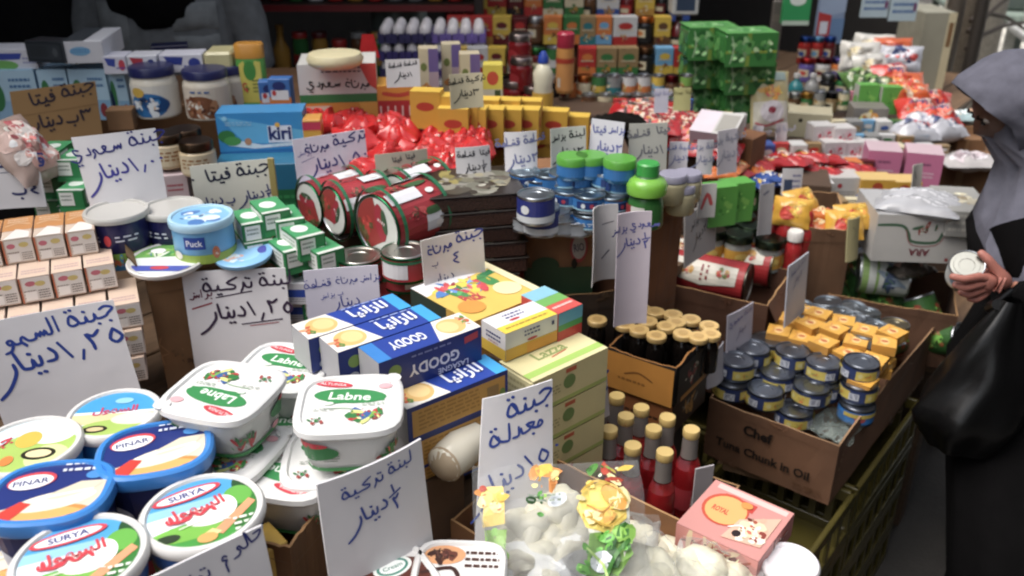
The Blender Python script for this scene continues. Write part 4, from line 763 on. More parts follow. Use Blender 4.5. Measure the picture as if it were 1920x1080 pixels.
# flat yellow boxes behind
YT = [('r', '#d9b84a', 0, 0, 1, 1), ('p', '#dfe0e4', [(.0, .72), (1, .88), (1, 1), (0, 1)]), ('p', '#2f7a4a', [(.1, .6), (1, .74), (1, .84), (.1, .7)]), ('b', ['#e0c83a', '#3f8a4a', '#4f7fc0', '#c8404a', '#e6dfd0'], .45, .7, .4, .2, 22), ('t', '#c03a44', 'Puck', .34, .42, .2, 0, .22, .03), ('e', '#e8d9a0', .75, .35, .15, .15), ('r', '#e3d7a8', .9, 0, 1, 1), ('e', '#d8902a', .2, .25, .14, .14)]
for i, (A_, B_, z, l) in enumerate([((0, 0), (0, 0), 1.13, 'flat yellow cheese carton behind the pasta boxes, top one'), ((0, 0), (0, 0), 1.093, 'flat yellow cheese carton under its twin')]):
    p, yw, L = edge((885, 603), (1028, 546), KZ(603, 1.13)); c = p+vec(yw)*L/2+Vector((-math.sin(yw), math.cos(yw), 0))*.085; c.z = z-.036
    pack_proto(L, .17, .034, '#c89c34', {'T': YT, 'F': [('r', '#cf9a34', 0, 0, 1, 1), ('l', '#a87828', .1, .3, .9, .7, 2)], 'L': [('r', '#2a3a30', 0, 0, .6, 1), ('r', '#c89c34', .6, 0, 1, 1)]}).place('cheese_carton', l, 'carton', c, yw)
# cards around them
sign('white card with small blue writing behind the pasta boxes', (568, 508), (708, 497), KZ(503, 1.20), 110, [('h', '#2c3a8c', ['baraz', 'tona', 'qishta'], .5, .75, .11, 3, .13), ('h', '#2c3a8c', ['dinar'], .5, .38, .15, 3, .13), ('h', '#3c4a9c', ['be', 'baraz'], .35, .55, .08, 8, .13)], col='#c9c4d0')
sign('white card with blue writing between red cans and orange tray', (788, 452), (904, 428), KZ(440, 1.22), 110, [('h', '#353e8c', ['jubna', 'tona'], .54, .82, .145, 9, .2), ('h', '#353e8c', ['4'], .56, .52, .18, 0, .16), ('h', '#4a4a7c', ['be'], .2, .55, .1, 0, .15), ('h', '#353e6c', ['dinar'], .3, .25, .13, 3, .15)], col='#cbc4c0')
# red, green and white cans lying on their side
CE = [('r', '#cfd2cc', 0, 0, 1, 1), ('p', '#97322f', [(0, 0), (.42, 0), (.7, .35), (.2, 1), (0, 1)]), ('b', ['#8f2f2a', '#5c4a2c', '#b03a34', '#3f5a30'], .3, .25, .25, .3, 12), ('e', '#a02a3a', .55, .6, .12, .3, 30), ('e', '#3f5a40', .62, .66, .06, .2, 30), ('l', '#d9c0c0', .48, .55, .64, .66, 1)]
CSD = [('r', '#a32a32', 0, 0, 1, 1)]
for i in range(6):
    x = i/6; CSD += [('r', '#d8d8dc', x+.03, .38, x+.10, 1) if i % 2 else ('r', '#d8d8dc', x+.02, .0, x+.12, .45), ('e', '#3a5a34', x+.12, .3, .02, .22), ('b', ['#8a2228', '#5a4a32', '#c04a4a'], x+.13, .65, .03, .25, 7), ('e', '#e3e0dc', x+.05, .2, .015, .08)]
CSD += [('r', '#1f6a44', 0, 0, 1, .07), ('r', '#1f6a44', 0, .93, 1, 1)]
RC = can_proto(.05, .12, '#b0b2b4', '#a32a32', CSD, topart=CE, rim='#1f6a44')
RCb = can_proto(.062, .135, '#b0b2b4', '#a32a32', CSD, topart=CE, rim='#1f6a44')
def lie(proto, name, label, cat, px, py, k, yaw, group=None, roll=0, R=.05, tilt=0, H=.12):
    'lying can; its top (printed) end faces along yaw; end centre shown at the pixel'
    p = P(px, py, k); M_ = Matrix.Rotation(yaw, 4, 'Z') @ Matrix.Rotation(math.pi/2+tilt, 4, 'Y') @ Matrix.Rotation(roll, 4, 'Z')
    o = proto.place(name, label, cat, p, 0, group); o.matrix_world = Matrix.Translation(p) @ M_ @ Matrix.Translation((0, 0, -H)); return o
g = 'red and green printed cans lying in a heap'
EY = math.pi+HEAD-.72
lie(RCb, 'food_can', 'large red and white can lying nearest, end facing left', 'can', 706, 425, 1.66, EY, g, 1.2, H=.135)
lie(RC, 'food_can', 'red and white can lying behind the nearest one', 'can', 622, 397, 1.74, EY-.15, g, .6)
lie(RC, 'food_can', 'red and white can lying farthest left in the heap', 'can', 578, 386, 1.80, EY-.1, g, 2.6)
lie(RC, 'food_can', 'red and white can lying on top towards the brown trays', 'can', 742, 372, 1.80, EY, g, 3.4)
lie(RC, 'food_can', 'red can lying flat under the blue written white card', 'can', 640, 360, 1.90, EY, g, 4.4)
lie(RC, 'food_can', 'red can lying at the back beside the grey card', 'can', 710, 356, 1.92, EY, g, 5.0)
lie(RC, 'food_can', 'red can lying behind, nearest the brown trays', 'can', 775, 355, 1.95, EY+.1, g, .3)
UC = can_proto(.045, .05, '#c3bfb8', '#a32a32', [('r', '#d8d8dc', .1, .1, .3, .9), ('r', '#d8d8dc', .6, .1, .8, .9), ('r', '#1f6a44', 0, .85, 1, 1)], rim='#1f6a44')
for i, (px, py, z) in enumerate([(672, 478, 1.14), (760, 488, 1.12), (715, 500, 1.10), (760, 468, 1.165)]): put(UC, 'food_can', 'short upright can, %s under the lying red cans' % ORD[i], 'can', px, py, z, .05, UP+i, 'short upright cans')
open_carton('brown carton carrying the red cans', (560, 520), (800, 505), KZ(520, 1.10), .3, .2, col='#5d4530')
# stacked clear trays of dates
def tray_proto(W_, D, H):
    b = B(); b.box(-W_/2, -D/2, 0, W_/2, D/2, H-.003, mat('#3a221a', 'food'), .004); l = B(); l.box(-W_/2-.003, -D/2-.003, H-.0025, W_/2+.003, D/2+.003, H, mat('#2c2622', 'plastic'), .001)
    a_ = B(); art_into(a_, [('b', ['#7d7660', '#6b6a5c', '#8f8548', '#8a877c', '#4a4438', '#3a3026'], .5, .5, .5, .5, 40)], W_, D, face_fn(W_, D, H, 'T'))  # patches put the yellowish glare of the clear lid into colour
    return Proto(('dates', b.mesh('dates', 0), 0), ('lid', l.mesh('lid', 0), 0), ('lid_print', a_.mesh('print', 0), 1))
p, yw, L = edge((808, 372), (985, 360), KZ(372, 1.225)); TR = tray_proto(L, .17, .034)
for i in range(6):
    c = p+vec(yw)*(L/2+.012*math.sin(i*2.2))+Vector((-math.sin(yw), math.cos(yw), 0))*.085; c.z = p.z-.034*(i+1)
    TR.place('date_tray', 'flat clear tray of dark dates, %s from the top' % ORD[i], 'tray', c, yw+.02*math.sin(i), 'stacked trays of dates')
open_carton('orange carton under the trays of dates', (880, 500), (996, 455), KZ(500, 1.075), .2, .12, col='#c04a14', rimcol='#c9692c')
# brown carton with round emblem and tins on top
open_carton('brown carton with green base and round emblem', (984, 395), (1116, 392), KZ(395, 1.165), .22, .2, col='#8f623c', arts={'F': [('r', '#2f4a30', 0, 0, 1, .38), ('e', '#2f4a30', .3, .4, .2, .1), ('e', '#a03a3a', .78, .6, .13, .17), ('e', '#a8a29a', .78, .6, .10, .13), ('t', '#3a2a50', 'RIO', .78, .6, .09, 10, .15), ('e', '#17140f', .72, .42, .04, .06)]}, flaps=[('B', .04, 50)])
TC = can_proto(.033, .032, '#9fb2bd', '#1f5c9c', [('r', '#2a6fae', 0, 0, 1, 1), ('r', '#1c3570', .55, .1, .75, .9), ('e', '#b03a50', .7, .5, .02, .22), ('r', '#8fbccf', 0, .0, 1, .16), ('e', '#cfd8de', .62, .5, .02, .25), ('r', '#1c3570', .1, .1, .25, .9), ('l', '#cfd8de', .8, .3, .95, .7, 2)])
TN = can_proto(.036, .055, '#b3bac0', '#26306e', [('r', '#26307a', 0, 0, 1, 1), ('r', '#c3c8cc', 0, 0, 1, .3), ('e', '#cfd3d8', .65, .6, .04, .2)])
k_ = 0
for (px, py, z) in [(1065, 352, 1.215), (1105, 360, 1.215), (1150, 362, 1.21), (1185, 355, 1.205), (1125, 345, 1.2), (1165, 300, 1.27), (1165, 328, 1.24), (1085, 322, 1.235), (1125, 322, 1.23), (1040, 335, 1.22), (980, 325, 1.225), (1012, 330, 1.225), (1065, 385, 1.18), (1105, 395, 1.18), (1150, 395, 1.175), (1000, 345, 1.2), (1185, 385, 1.17)]:
    put(TC, 'tuna_can', 'small blue tuna can, %s in the heap behind the emblem carton' % ORD[k_ % 16] if k_ < 16 else 'small blue tuna can, lowest right of the heap near the green jar', 'can', px, py, z, .034, UP+.4*k_, 'small blue tuna cans'); k_ += 1
for i, (px, py, z) in enumerate([(1005, 362, 1.235), (1015, 385, 1.20)]): put(TN, 'food_can', 'taller navy can, %s one beside the date trays' % ORD[i], 'can', px, py, z, .055, UP+i*2, 'navy cans')
SC = can_proto(.036, .03, '#a7adb2', '#8f9499')
for i, (px, py, z) in enumerate([(1015, 408, 1.17), (1050, 405, 1.17), (990, 400, 1.175), (1080, 408, 1.165), (1035, 392, 1.185)]): put(SC, 'flat_can', 'plain silver flat can, %s inside the emblem carton' % ORD[i], 'can', px, py, z, .03, UP, 'silver flat cans')
GJ = jar_proto(.031, .045, '#2f6f9c', '#4f9a2c', .014, [('r', '#2a6fae', 0, 0, 1, 1)], neck=.95)
for i, (px, py, z) in enumerate([(1074, 291, 1.275), (1108, 289, 1.275), (1163, 296, 1.285)]): put(GJ, 'spread_jar', 'small jar with wide green lid, %s from the left' % ORD[i], 'jar', px, py, z, .045, UP, 'green lidded jars')
b = B(); b.lathe([(.033, 0), (.036, .005), (.034, .05), (.03, .062), (.036, .075), (.038, .085), (.033, .095), (.024, .1), (.022, .105)], mat('#2f6a2c', 'plastic'), 28)
l = B(); l.lathe([(.0385, .068), (.04, .086), (.033, .096), (.023, .101)], mat('#6fae2c', 'gloss'), 28); l.lathe([(.022, .1), (.022, .125), (.019, .128), (.0001, .128)], mat('#2f9a3c', 'plastic'), 24)
a_ = B(); art_into(a_, [('r', '#8a2a2c', .5, .3, .62, .8), ('r', '#c9c9c0', .62, .3, .75, .8), ('r', '#2f6a2c', .75, .2, .9, .9)], 2*math.pi*.035, .055, cyl_fn(.0365, .004), strip=.008)
put(Proto(('jar', b.mesh('jar', 40), 0), ('lid', l.mesh('lid', 40), 0), ('label', a_.mesh('label', 0), 0)), 'pickle_jar', 'dark jar with bulging bright green top and green cap', 'jar', 1216, 304, 1.285, .128, UP)
WJ = jar_proto(.03, .06, '#a39a78', '#8d8a9c', .012)
for i, (px, py, z) in enumerate([(1262, 325, 1.24), (1290, 322, 1.235), (1278, 345, 1.215)]): put(WJ, 'pickle_jar', 'pale pickle jar with grey lid, %s right of the green cap' % ORD[i], 'jar', px, py, z, .06, UP, 'pale pickle jars')
open_carton('brown carton under the blue cans', (1195, 405), (1282, 375), KZ(400, 1.165), .25, .27, col='#6d4428')
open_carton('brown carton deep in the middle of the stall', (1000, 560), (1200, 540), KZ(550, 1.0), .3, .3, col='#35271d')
# cards in the middle rows
def far_sign(label, A_, B_, z, h, seed, ink='#3c4270', col='#c9c7c4', lean=8, two=True, **kw):
    rnd = random.Random(seed); ws = ['jubna', 'labna', 'tona', 'feta', 'qishta', 'baraz', 'saudi', 'turkiya']; aspect = 1
    pr = [('h', ink, [rnd.choice(ws), rnd.choice(ws[2:6])], .5, .76, .13*kw.pop('s', 1), rnd.uniform(2, 8), .22)]
    if two: pr += [('h', ink, [rnd.choice(['2', '1', '3', 'half']), 'dinar'], .5, .36, .17, rnd.uniform(0, 6), .2)]
    return sign(label, A_, B_, KZ((A_[1]+B_[1])/2, z), h, pr, col=col, lean=lean, **kw)
far_sign('cream card with dark writing and a fold at the date trays', (702, 290), (800, 278), 1.27, 55, 3, '#3a3a40', '#aca593')
far_sign('small white card with bold black writing before the red bags', (853, 277), (918, 272), 1.28, 62, 4, '#26262e', '#c2c0c2')
far_sign('plain white card with faint blue writing before the yellow boxes', (945, 248), (1006, 245), 1.305, 82, 5, '#6a6f9c', '#cfcdd0')
far_sign('white card with black writing at an angle over green lids', (1032, 242), (1098, 236), 1.315, 75, 6, '#2f2f36', '#b9b8b0')
far_sign('white card with blue writing left of the cream card', (1110, 222), (1172, 230), 1.32, 80, 7, '#5a5f98', '#c2c1c8')
far_sign('grey white card leaning above the green capped jar', (1180, 232), (1252, 230), 1.315, 80, 8, '#6a6a70', '#a9a89e')
far_sign('small white card right of the grey white one', (1256, 266), (1291, 266), 1.27, 50, 9, '#6a6f9c', '#b9b6bd')
far_sign('small white card standing between pouches and noodle packets', (1308, 262), (1338, 262), 1.2, 58, 10, '#6a6f8c', '#b3b0b6')
far_sign('tall narrow white card below the tilted white box', (1346, 246), (1382, 240), 1.19, 75, 11, '#8a8a9c', '#b8b2ba')
far_sign('tall cream card standing on the yellow boxes', (842, 140), (904, 136), 1.43, 58, 12, '#3a3830', '#c0b594')
far_sign('white card with black writing beside the red flag', (722, 112), (786, 110), 1.435, 46, 13, '#26262e', '#c9c4c4')
far_sign('small lilac card among the far bottles', (1228, 166), (1254, 166), 1.27, 40, 14, '#8a8aac', '#b5b2c0', two=False)
far_sign('small pale yellow card among the far bottles', (1264, 164), (1296, 164), 1.27, 38, 15, '#6f6a3a', '#a9a468', two=False)
sign('tall white card with faint blue writing before the gold caps', (1158, 402), (1222, 396), KZ(399, 1.235), 210, [('h', '#55589c', ['saudi', 'baraz'], .5, .86, .055, 5, .2), ('h', '#55589c', ['half', 'dinar'], .5, .72, .065, 5, .2)], col='#bdb2bc', lean=4)
sign('white folded card crumpled at the top beside the emblem carton', (1112, 396), (1158, 382), KZ(390, 1.22), 140, [('s', '#4a4a5a', .012, [(.6, .75), (.9, .78)]), ('s', '#4a4a5a', .02, [(.6, .3), (.8, .4)])], col='#a8a5a6', lean=6, bend=.012)
for i, (px, py, z) in enumerate([(960, 338, 1.22), (985, 318, 1.235), (1030, 322, 1.235), (1200, 335, 1.215), (1140, 318, 1.245), (1060, 318, 1.24)]): put(TC, 'tuna_can', 'small blue tuna can, extra %s behind the main heap' % ORD[i], 'can', px, py, z, .034, UP+.9*i, 'small blue tuna cans')
# ------------------------------------------------------------------ front right: cheese bags, bottles, tuna carton
def world_carton(label, x0, x1, y0, y1, z1, H, **kw):
    'open carton given in stall coordinates; local X runs along -Y, its front faces the camera'
    root = open_carton(label, (900, 900), (1000, 900), 1.3, x1-x0, H, yaw=-math.pi/2, L=y1-y0, **kw)[0]
    root.location = ((x0+x1)/2, (y0+y1)/2, z1-H); return root
world_carton('wide brown carton of braided cheese bags in front', .74, .958, .262, .713, .93, .265, col='#7d5430', flaps=())
# cheese: braided knots, each a few thick soft strands folded over one another
def knot_proto(seed, n=6, R=.0155):
    b = B(); rnd = random.Random(seed); m = mat('#e4dfc2', 'cheese')
    for i in range(n):
        a = 6.283*i/n+rnd.uniform(-.3, .3); c = Vector((math.cos(a), math.sin(a), 0)); s_ = Vector((-math.sin(a), math.cos(a), 0)); r0 = rnd.uniform(.018, .026)
        pts = [c*r0*(1.5)-s_*.026+Vector((0, 0, -.012)), c*r0*1.35-s_*.012+Vector((0, 0, .006)), c*r0*.8+Vector((0, 0, .020)), c*r0*.3+s_*.018+Vector((0, 0, .024)), -c*r0*.5+s_*.03+Vector((0, 0, .006))]
        fine = []
        for q in range(len(pts)-1):
            for t in range(5): fine.append(pts[q].lerp(pts[q+1], t/5))
        fine.append(pts[-1]); L_ = len(fine)-1
        b.tube(fine, R, m, 14, rs=[R*(.35+.72*math.sin(math.pi*min(max(j/L_, .08), .92))**.6)*(1+.10*noise.noise(Vector((j*.35, seed, i)))) for j in range(L_+1)], flat=.8)
    b.ring((0, 0, .0), .024, .024, .016, m, seed, .1, 18, 12)
    return Proto(('knots', b.mesh('cheese', 75), 0))
KN = [knot_proto(s) for s in range(5)]
cl = [(985, 955, 1.0, 'upper left in the printed bag'), (1040, 930, 1.005, 'topmost in the printed bag'), (1005, 1005, .98, 'front left in the printed bag'), (1060, 985, .985, 'front right in the printed bag'), (1030, 1045, .955, 'low under the printed bag'), (1100, 1050, .95, 'left of the bottom middle'), (1165, 1035, .975, 'highest in the bottom middle'), (1215, 1050, .965, 'right of the bottom middle'),
      (1150, 1080, .95, 'cut by the bottom edge'), (1230, 1085, .94, 'lowest beside the middle'), (1315, 1050, .955, 'near the pink box'), (1360, 1050, .945, 'below the corner of the pink box'), (1285, 1085, .94, 'lowest at the right'), (1375, 1085, .93, 'last before the white lid'), (1090, 1000, .93, 'deep in the centre left'), (1190, 1000, .91, 'deep by the back wall of the carton'), (1260, 1030, .90, 'deep by the pink box')]
for i, (px, py, z, t) in enumerate(cl):
    p = PZ(px, py, z); p.z -= .035; KN[i % 5].place('cheese_knot', 'cream braided cheese knot '+t, 'cheese', p, i*1.3, 'cheese knots in the carton', sc=(1.12, 1.12, 1.05))
BG = [('p', '#e3e4d2', [(.66, .3), (.74, .2), (.84, .22), (.9, .4), (.9, .6), (.8, .7), (.68, .66), (.62, .48)]), ('p', '#7fb04a', [(.6, .1), (.74, .06), (.9, .26), (.86, .44), (.64, .4)]), ('p', '#e8cf5a', [(.62, .44), (.76, .4), (.88, .5), (.88, .7), (.76, .8), (.64, .74), (.58, .58)]), ('p', '#e6c964', [(.05, .5), (.18, .5), (.17, .8), (.08, .8)]), ('p', '#8fbc58', [(.05, .22), (.16, .2), (.19, .46), (.06, .48)]), ('b', ['#e3b93c', '#d98a3a', '#e6d36a', '#efe0a0'], .10, .66, .10, .16, 6), ('b', ['#4f9a34', '#7dbb3c', '#2f6a2c', '#a8cc6a'], .12, .38, .09, .17, 5), ('e', '#b8442c', .06, .78, .02, .03),
      ('b', ['#e3b93c', '#d98a3a', '#c88a44', '#e6c07a'], .38, .84, .15, .12, 6), ('b', ['#4f9a34', '#8cc44a', '#2f5a2a'], .38, .64, .08, .11, 4), ('e', '#cfd6dc', .48, .66, .06, .05, 20),
      ('b', ['#e6b93c', '#d9a23c', '#ecd96a', '#e8a43c', '#f0e0a0'], .72, .60, .16, .22, 9), ('s', '#b8802a', .014, [(.64, .60), (.72, .54), (.80, .62)]), ('b', ['#5fae34', '#3f7a2c', '#8cc44a', '#2f5a2a'], .78, .34, .14, .15, 7), ('e', '#d5dce0', .70, .22, .07, .07, 15), ('b', ['#5fae34', '#3f7a2c', '#8cc44a'], .62, .2, .07, .15, 4), ('b', ['#e6c23c', '#b8442c', '#e0d89a', '#4f8a34'], .80, .86, .16, .1, 6), ('s', '#c8a22c', .018, [(.62, .7), (.7, .78), (.82, .74), (.88, .62)]), ('s', '#c8a22c', .014, [(.64, .5), (.76, .44), (.87, .52)]), ('s', '#3f7a2c', .03, [(.7, .1), (.78, .24), (.88, .34)]), ('s', '#a8cc6a', .02, [(.62, .3), (.7, .2), (.72, .08)]), ('l', '#8f9a8a', .3, .62, .5, .7, 2)]
FB = pouch_proto(.225, .18, .05, '#e8ecee', BG, 5, 'film', .7)
p = PZ(1052, 945, 1.045); p.z -= .05; FB.place('plastic_bag', 'clear bag with yellow and green print standing behind the cheese knots', 'bag', p, UP+.04, 'clear plastic cheese bags', rx=.55)
for px, py, z, rz, rx, w_, t in [(1025, 975, 1.045, UP+.2, .4, .15, 'drawn tight over the left knots'), (1190, 1045, 1.0, UP+.6, .12, .16, 'open over the knots at the bottom edge'), (1340, 1058, .975, UP+1.2, .1, .13, 'crumpled near the pink box'), (1175, 960, .99, UP-.3, .6, .09, 'with a crinkled edge before the red bottles')]:
    p = PZ(px, py, z); p.z -= .05; pouch_proto(w_, w_*.85, .045, '#eef1f3', None, int(px), 'film', 1.1).place('plastic_bag', 'clear plastic bag '+t, 'bag', p, rz, 'clear plastic cheese bags', rx=rx)
# rolled white cheese by the pasta boxes
b = B(); b.tube([(0, 0, 0), (.01, 0, 0), (.05, .002, 0), (.09, 0, 0), (.1, 0, 0)], .03, mat('#d9d3c0', 'gloss'), 16, rs=[.012, .026, .031, .027, .012]); l = B(); l.tube([(-.001, 0, 0), (.008, 0, 0), (.014, 0, 0)], .02, mat('#b5a184', 'gloss'), 14, rs=[.011, .0235, .0285])
Proto(('roll', b.mesh('roll', 50), 0), ('end_band', l.mesh('band', 50), 0)).place('cheese_roll', 'white wrapped cheese roll with tan end below the pasta boxes', 'cheese', PZ(822, 880, 1.04), UP+1.0)
pack('filler_carton', 'dark carton between the half dinar card and the tall card', 'carton', (800, 905), (870, 880), KZ(900, 1.0), .12, .3, '#5d4530', None, None, 'card')
# pink pastry tray with window
p0 = PZ(1262, 974, .965); p1 = PZ(1350, 904, .965); p2 = PZ(1498, 968, .965); ax = (p2-p1); L_ = ax.length; yw = math.atan2(ax.y, ax.x); D_ = (p1-p0).length
b = B(); b.box(-L_/2, -D_/2, 0, L_/2, D_/2, .04, mat('#d2837c', 'print'), .003)
a_ = B(); art_into(a_, [('r', '#c98880', 0, 0, 1, 1), ('r', '#e3b8b0', .08, .88, .95, .97), ('r', '#c23a2c', .22, .68, .62, .84), ('e', '#c24a2c', .34, .56, .27, .3), ('e', '#dba55a', .35, .55, .24, .26), ('t', '#c2442c', 'ROYAL', .3, .52, .1, 0, .2, .03), ('p', '#d9ab92', [(.55, .5), (.93, .8), (.93, .2), (.5, .1)]), ('b', ['#e3c9a4', '#b8553a', '#d9a58a', '#8a3a2c', '#f0ddc8'], .75, .42, .17, .28, 18), ('e', '#2a1a18', .62, .25, .05, .06), ('s', '#f2ece6', .02, [(.5, .3), (.62, .4), (.7, .28)]), ('e', '#d08a34', .52, .76, .07, .06)], L_, D_, face_fn(L_, D_, .04, 'T'), kind='gloss')
art_into(a_, [('r', '#d98f88', 0, 0, 1, 1), ('b', ['#e3c9a4', '#b8553a', '#6a2f28'], .5, .5, .45, .3, 16)], L_, .04, face_fn(L_, D_, .04, 'F')); art_into(a_, [('r', '#c97f78', 0, 0, 1, 1), ('b', ['#5a2a24', '#e3c0b4', '#b8553a'], .5, .5, .4, .3, 9)], D_, .04, face_fn(L_, D_, .04, 'R'))
c = (p0+p2)/2; c.z = .925; Proto(('tray', b.mesh('tray', 0), 0), ('printed_cover', a_.mesh('cover', 0), 0)).place('pastry_box', 'pink pastry box with a yellow oval on its cover', 'box', c, yw, rx=.03)
WL = tub_proto(.038, .05, '#dcd8da', '#dedade', None); put(WL, 'round_tub', 'plain white round lid in the right corner of the cheese carton', 'tub', 1482, 1052, .95, .05, 0)
pack('paper_sheet', 'white paper sheet standing behind the red bottles', 'paper', (1305, 880), (1340, 872), KZ(876, .90), .003, .1, '#a9a3a6', None, None, 'paper', ch=.0005)
# rose syrup bottles: clear glass, red liquid, gold cap
def rose():
    g = B(); prof = [(.018, .0), (.0225, .003), (.0235, .02), (.0235, .10), (.021, .118), (.0145, .132), (.0125, .145), (.0135, .165)]
    g.lathe(prof, mat('#f0e0e0', 'glass'), 26)
    q = B(); q.lathe([(.0165, .003), (.0212, .006), (.0220, .02), (.0220, .098), (.019, .112), (.0001, .1125)], mat('#c01822', 'gloss'), 22)
    c = B(); c.lathe([(.0138, .174), (.0146, .1755), (.0146, .187), (.0138, .189), (.0001, .189)], mat('#c9ab62', 'plastic'), 22)
    s = B(); s.lathe([(.0152, .134), (.0142, .145), (.0139, .1735)], mat('#77706b', 'gloss'), 20)
    a = B(); art_into(a, [('r', '#b8323c', 0, .0, 1, 1), ('e', '#d9c0b8', .62, .5, .05, .3), ('l', '#e3cdc4', .55, .15, .72, .35, 2)], 2*math.pi*.0238*.42, .045, lambda x, y, o: ((.0238+o)*math.cos(x/.0238+2.9), (.0238+o)*math.sin(x/.0238+2.9), .03+y), strip=.006)
    return Proto(('glass_bottle', g.mesh('bottle', 45), 0), ('syrup', q.mesh('syrup', 45), 0), ('cap', c.mesh('cap', 35), 0), ('neck_wrap', s.mesh('wrap', 45), 0), ('paper_label', a.mesh('label', 0), 0))
RB = rose()
cp = [(1247, 846, 'nearest, in front of the paper sheet'), (1297, 804, 'rightmost'), (1226, 802, 'left of the rightmost one'), (1187, 834, 'nearest but one, left of centre'), (1252, 781, 'back row, rightmost'), (1203, 763, 'back row, middle'), (1143, 803, 'front row, leftmost'), (1174, 779, 'in the middle of the group'), (1126, 762, 'back row, behind the leftmost'), (1157, 741, 'farthest back'), (1090, 783, 'far left, before the small card')]
for i, (px, py, t) in enumerate(cp): put(RB, 'syrup_bottle', 'gold capped red syrup bottle, '+t, 'bottle', px, py, .925-.004*(i % 3), .189, UP+.5+.3*math.sin(i*3), 'red syrup bottles with gold caps')
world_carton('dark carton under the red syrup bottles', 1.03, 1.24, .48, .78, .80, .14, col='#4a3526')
far_sign('small white card with blue writing behind the syrup bottles', (1072, 706), (1136, 680), 1.06, 100, 21, '#2c3a8c', '#b0aaac')
# gold capped black bottles in the yellow carton
gA, gB = (1140, 650), (1268, 692)
c, yaw, L = seat(gA, gB, KZ(650, .93), .16, .085); GD = .16
open_carton('yellow fronted carton holding black bottles with gold caps', gA, gB, KZ(650, .93), .17, .085, col='#15110e', rimcol='#8a5a20', arts={'F': [('r', '#a8701f', 0, 0, 1, .98), ('s', '#6f4414', .05, [(.3, .5), (.5, .62), (.7, .5)]), ('l', '#7d5016', .2, .25, .6, .4, 1)], 'R': [('r', '#15110e', 0, 0, 1, 1), ('b', ['#a8a08a', '#8a2f28', '#5a5346'], .35, .6, .2, .25, 9), ('r', '#a8701f', .1, .05, .8, .18)]}, name='drink_carton')
pack_proto(L, GD, .07, '#6a4220', {'F': [('r', '#7d4a24', 0, .1, 1, .95), ('l', '#3a2416', .1, .3, .8, .5, 1)], 'R': [('r', '#1a1512', 0, 0, 1, 1), ('b', ['#8a8676', '#a87830'], .5, .5, .3, .3, 8)]}, ms={'R': '#1a1512'}).place('drink_carton', 'yellow fronted carton, second one down in the stack', 'carton', c-Vector((0, 0, .072)), yaw)
pack_proto(L*.8, .12, .21, '#2c211a', None, 'card').place('filler_carton', 'dark carton at the bottom of the gold cap stack', 'carton', c-Vector((0, 0, .284))+Vector((0, .02, 0)), yaw)
b = B(); b.lathe([(.018, 0), (.019, .003), (.019, .05), (.017, .06), (.0125, .068)], mat('#120e0c', 'gloss'), 22); l = B(); l.lathe([(.0190, .073), (.0202, .075), (.0202, .083), (.019, .0845), (.0001, .083)], mat('#d8b36a', 'plastic'), 22)
a_ = B(); art_into(a_, [('e', '#c09a58', .5, .5, .3, .3)], .034, .034, top_fn(.017, .0843)); GC = Proto(('bottle', b.mesh('bottle', 40), 0), ('cap', l.mesh('cap', 35), 0), ('cap_emblem', a_.mesh('emblem', 0), 1))
for i, (px, py) in enumerate([(1172, 607), (1199, 617), (1231, 628), (1185, 590), (1215, 601), (1250, 610), (1281, 624), (1203, 577), (1229, 583), (1262, 588), (1296, 597), (1330, 609), (1310, 630), (1333, 625), (1170, 583), (1120, 598), (1268, 603)]):
    put(GC, 'drink_bottle', 'black bottle with flat gold cap, %s' % (ORD[i]+' counted from the tall white card' if i < 15 else 'standing alone left of the tall card' if i == 15 else 'among the middle row gap'), 'bottle', px, py, .948, .084, UP+i, 'black bottles with gold caps')
# tuna carton
world_carton('brown tuna carton with printed words facing the camera', 1.615, 2.30, .425, .725, .70, .155, col='#6e4a30', rimcol='#9a7550', arts={'F': [('t', '#1a1210', 'Chef', .42, .72, .17, 0, .3, .035), ('t', '#1a1210', 'Tuna Chunk in Oil', .47, .36, .145, 0, .84, .03)]})
TUS = [('r', '#2c3a66', 0, 0, 1, 1)]
for i in range(3):
    x = i/3; TUS += [('r', '#c4b045', x+.02, .12, x+.22, .9), ('e', '#c9bf7a', x+.06, .52, .02, .22), ('b', ['#c8772c', '#8a9a4a', '#c9b23c'], x+.13, .5, .05, .26, 7), ('r', '#c0c4cc', x+.215, .2, x+.3, .8), ('l', '#2c3a66', x+.225, .28, x+.29, .72, 3)]
TU = can_proto(.0395, .04, '#8b9099', '#2c3a66', TUS, rim='#6f7684')
TUB = can_proto(.0395, .04, '#8b9099', '#1f5fa8', [('r', '#2a72b8', 0, 0, 1, 1), ('e', '#b04a50', .65, .5, .05, .3), ('r', '#b8a23c', .05, .5, .3, .9), ('r', '#b8a23c', .5, .6, .9, .95)], rim='#6f7684')
tun = [(1382, 673, .775, 'front left corner, top of two'), (1412, 650, .775, 'second from the front left corner'), (1440, 635, .77, 'back row beside the white card'), (1487, 655, .775, 'back row, in front of the orange tins'), (1545, 676, .775, 'right of the middle in the back row'), (1616, 676, .79, 'tallest stack at the aisle side'),
       (1375, 712, .735, 'under the front left one'), (1458, 695, .745, 'second row, middle left'), (1435, 728, .735, 'front row against the carton wall'), (1522, 722, .74, 'second row, middle right'), (1490, 765, .70, 'front row, sunk at the carton wall'), (1612, 715, .75, 'under the tallest stack'), (1545, 712, .735, 'under the right back one'), (1487, 690, .735, 'under the middle back one'), (1420, 690, .735, 'under the second corner one')]
for i, (px, py, z, t) in enumerate(tun): put(TU, 'tuna_can', 'silver topped tuna can, '+t, 'can', px, py, z, .04, UP+i*.8, 'silver topped tuna cans in the brown carton')
put(TUB, 'tuna_can', 'bright blue tuna can at the bottom of the aisle side stack', 'can', 1608, 755, .71, .04, UP+.5)
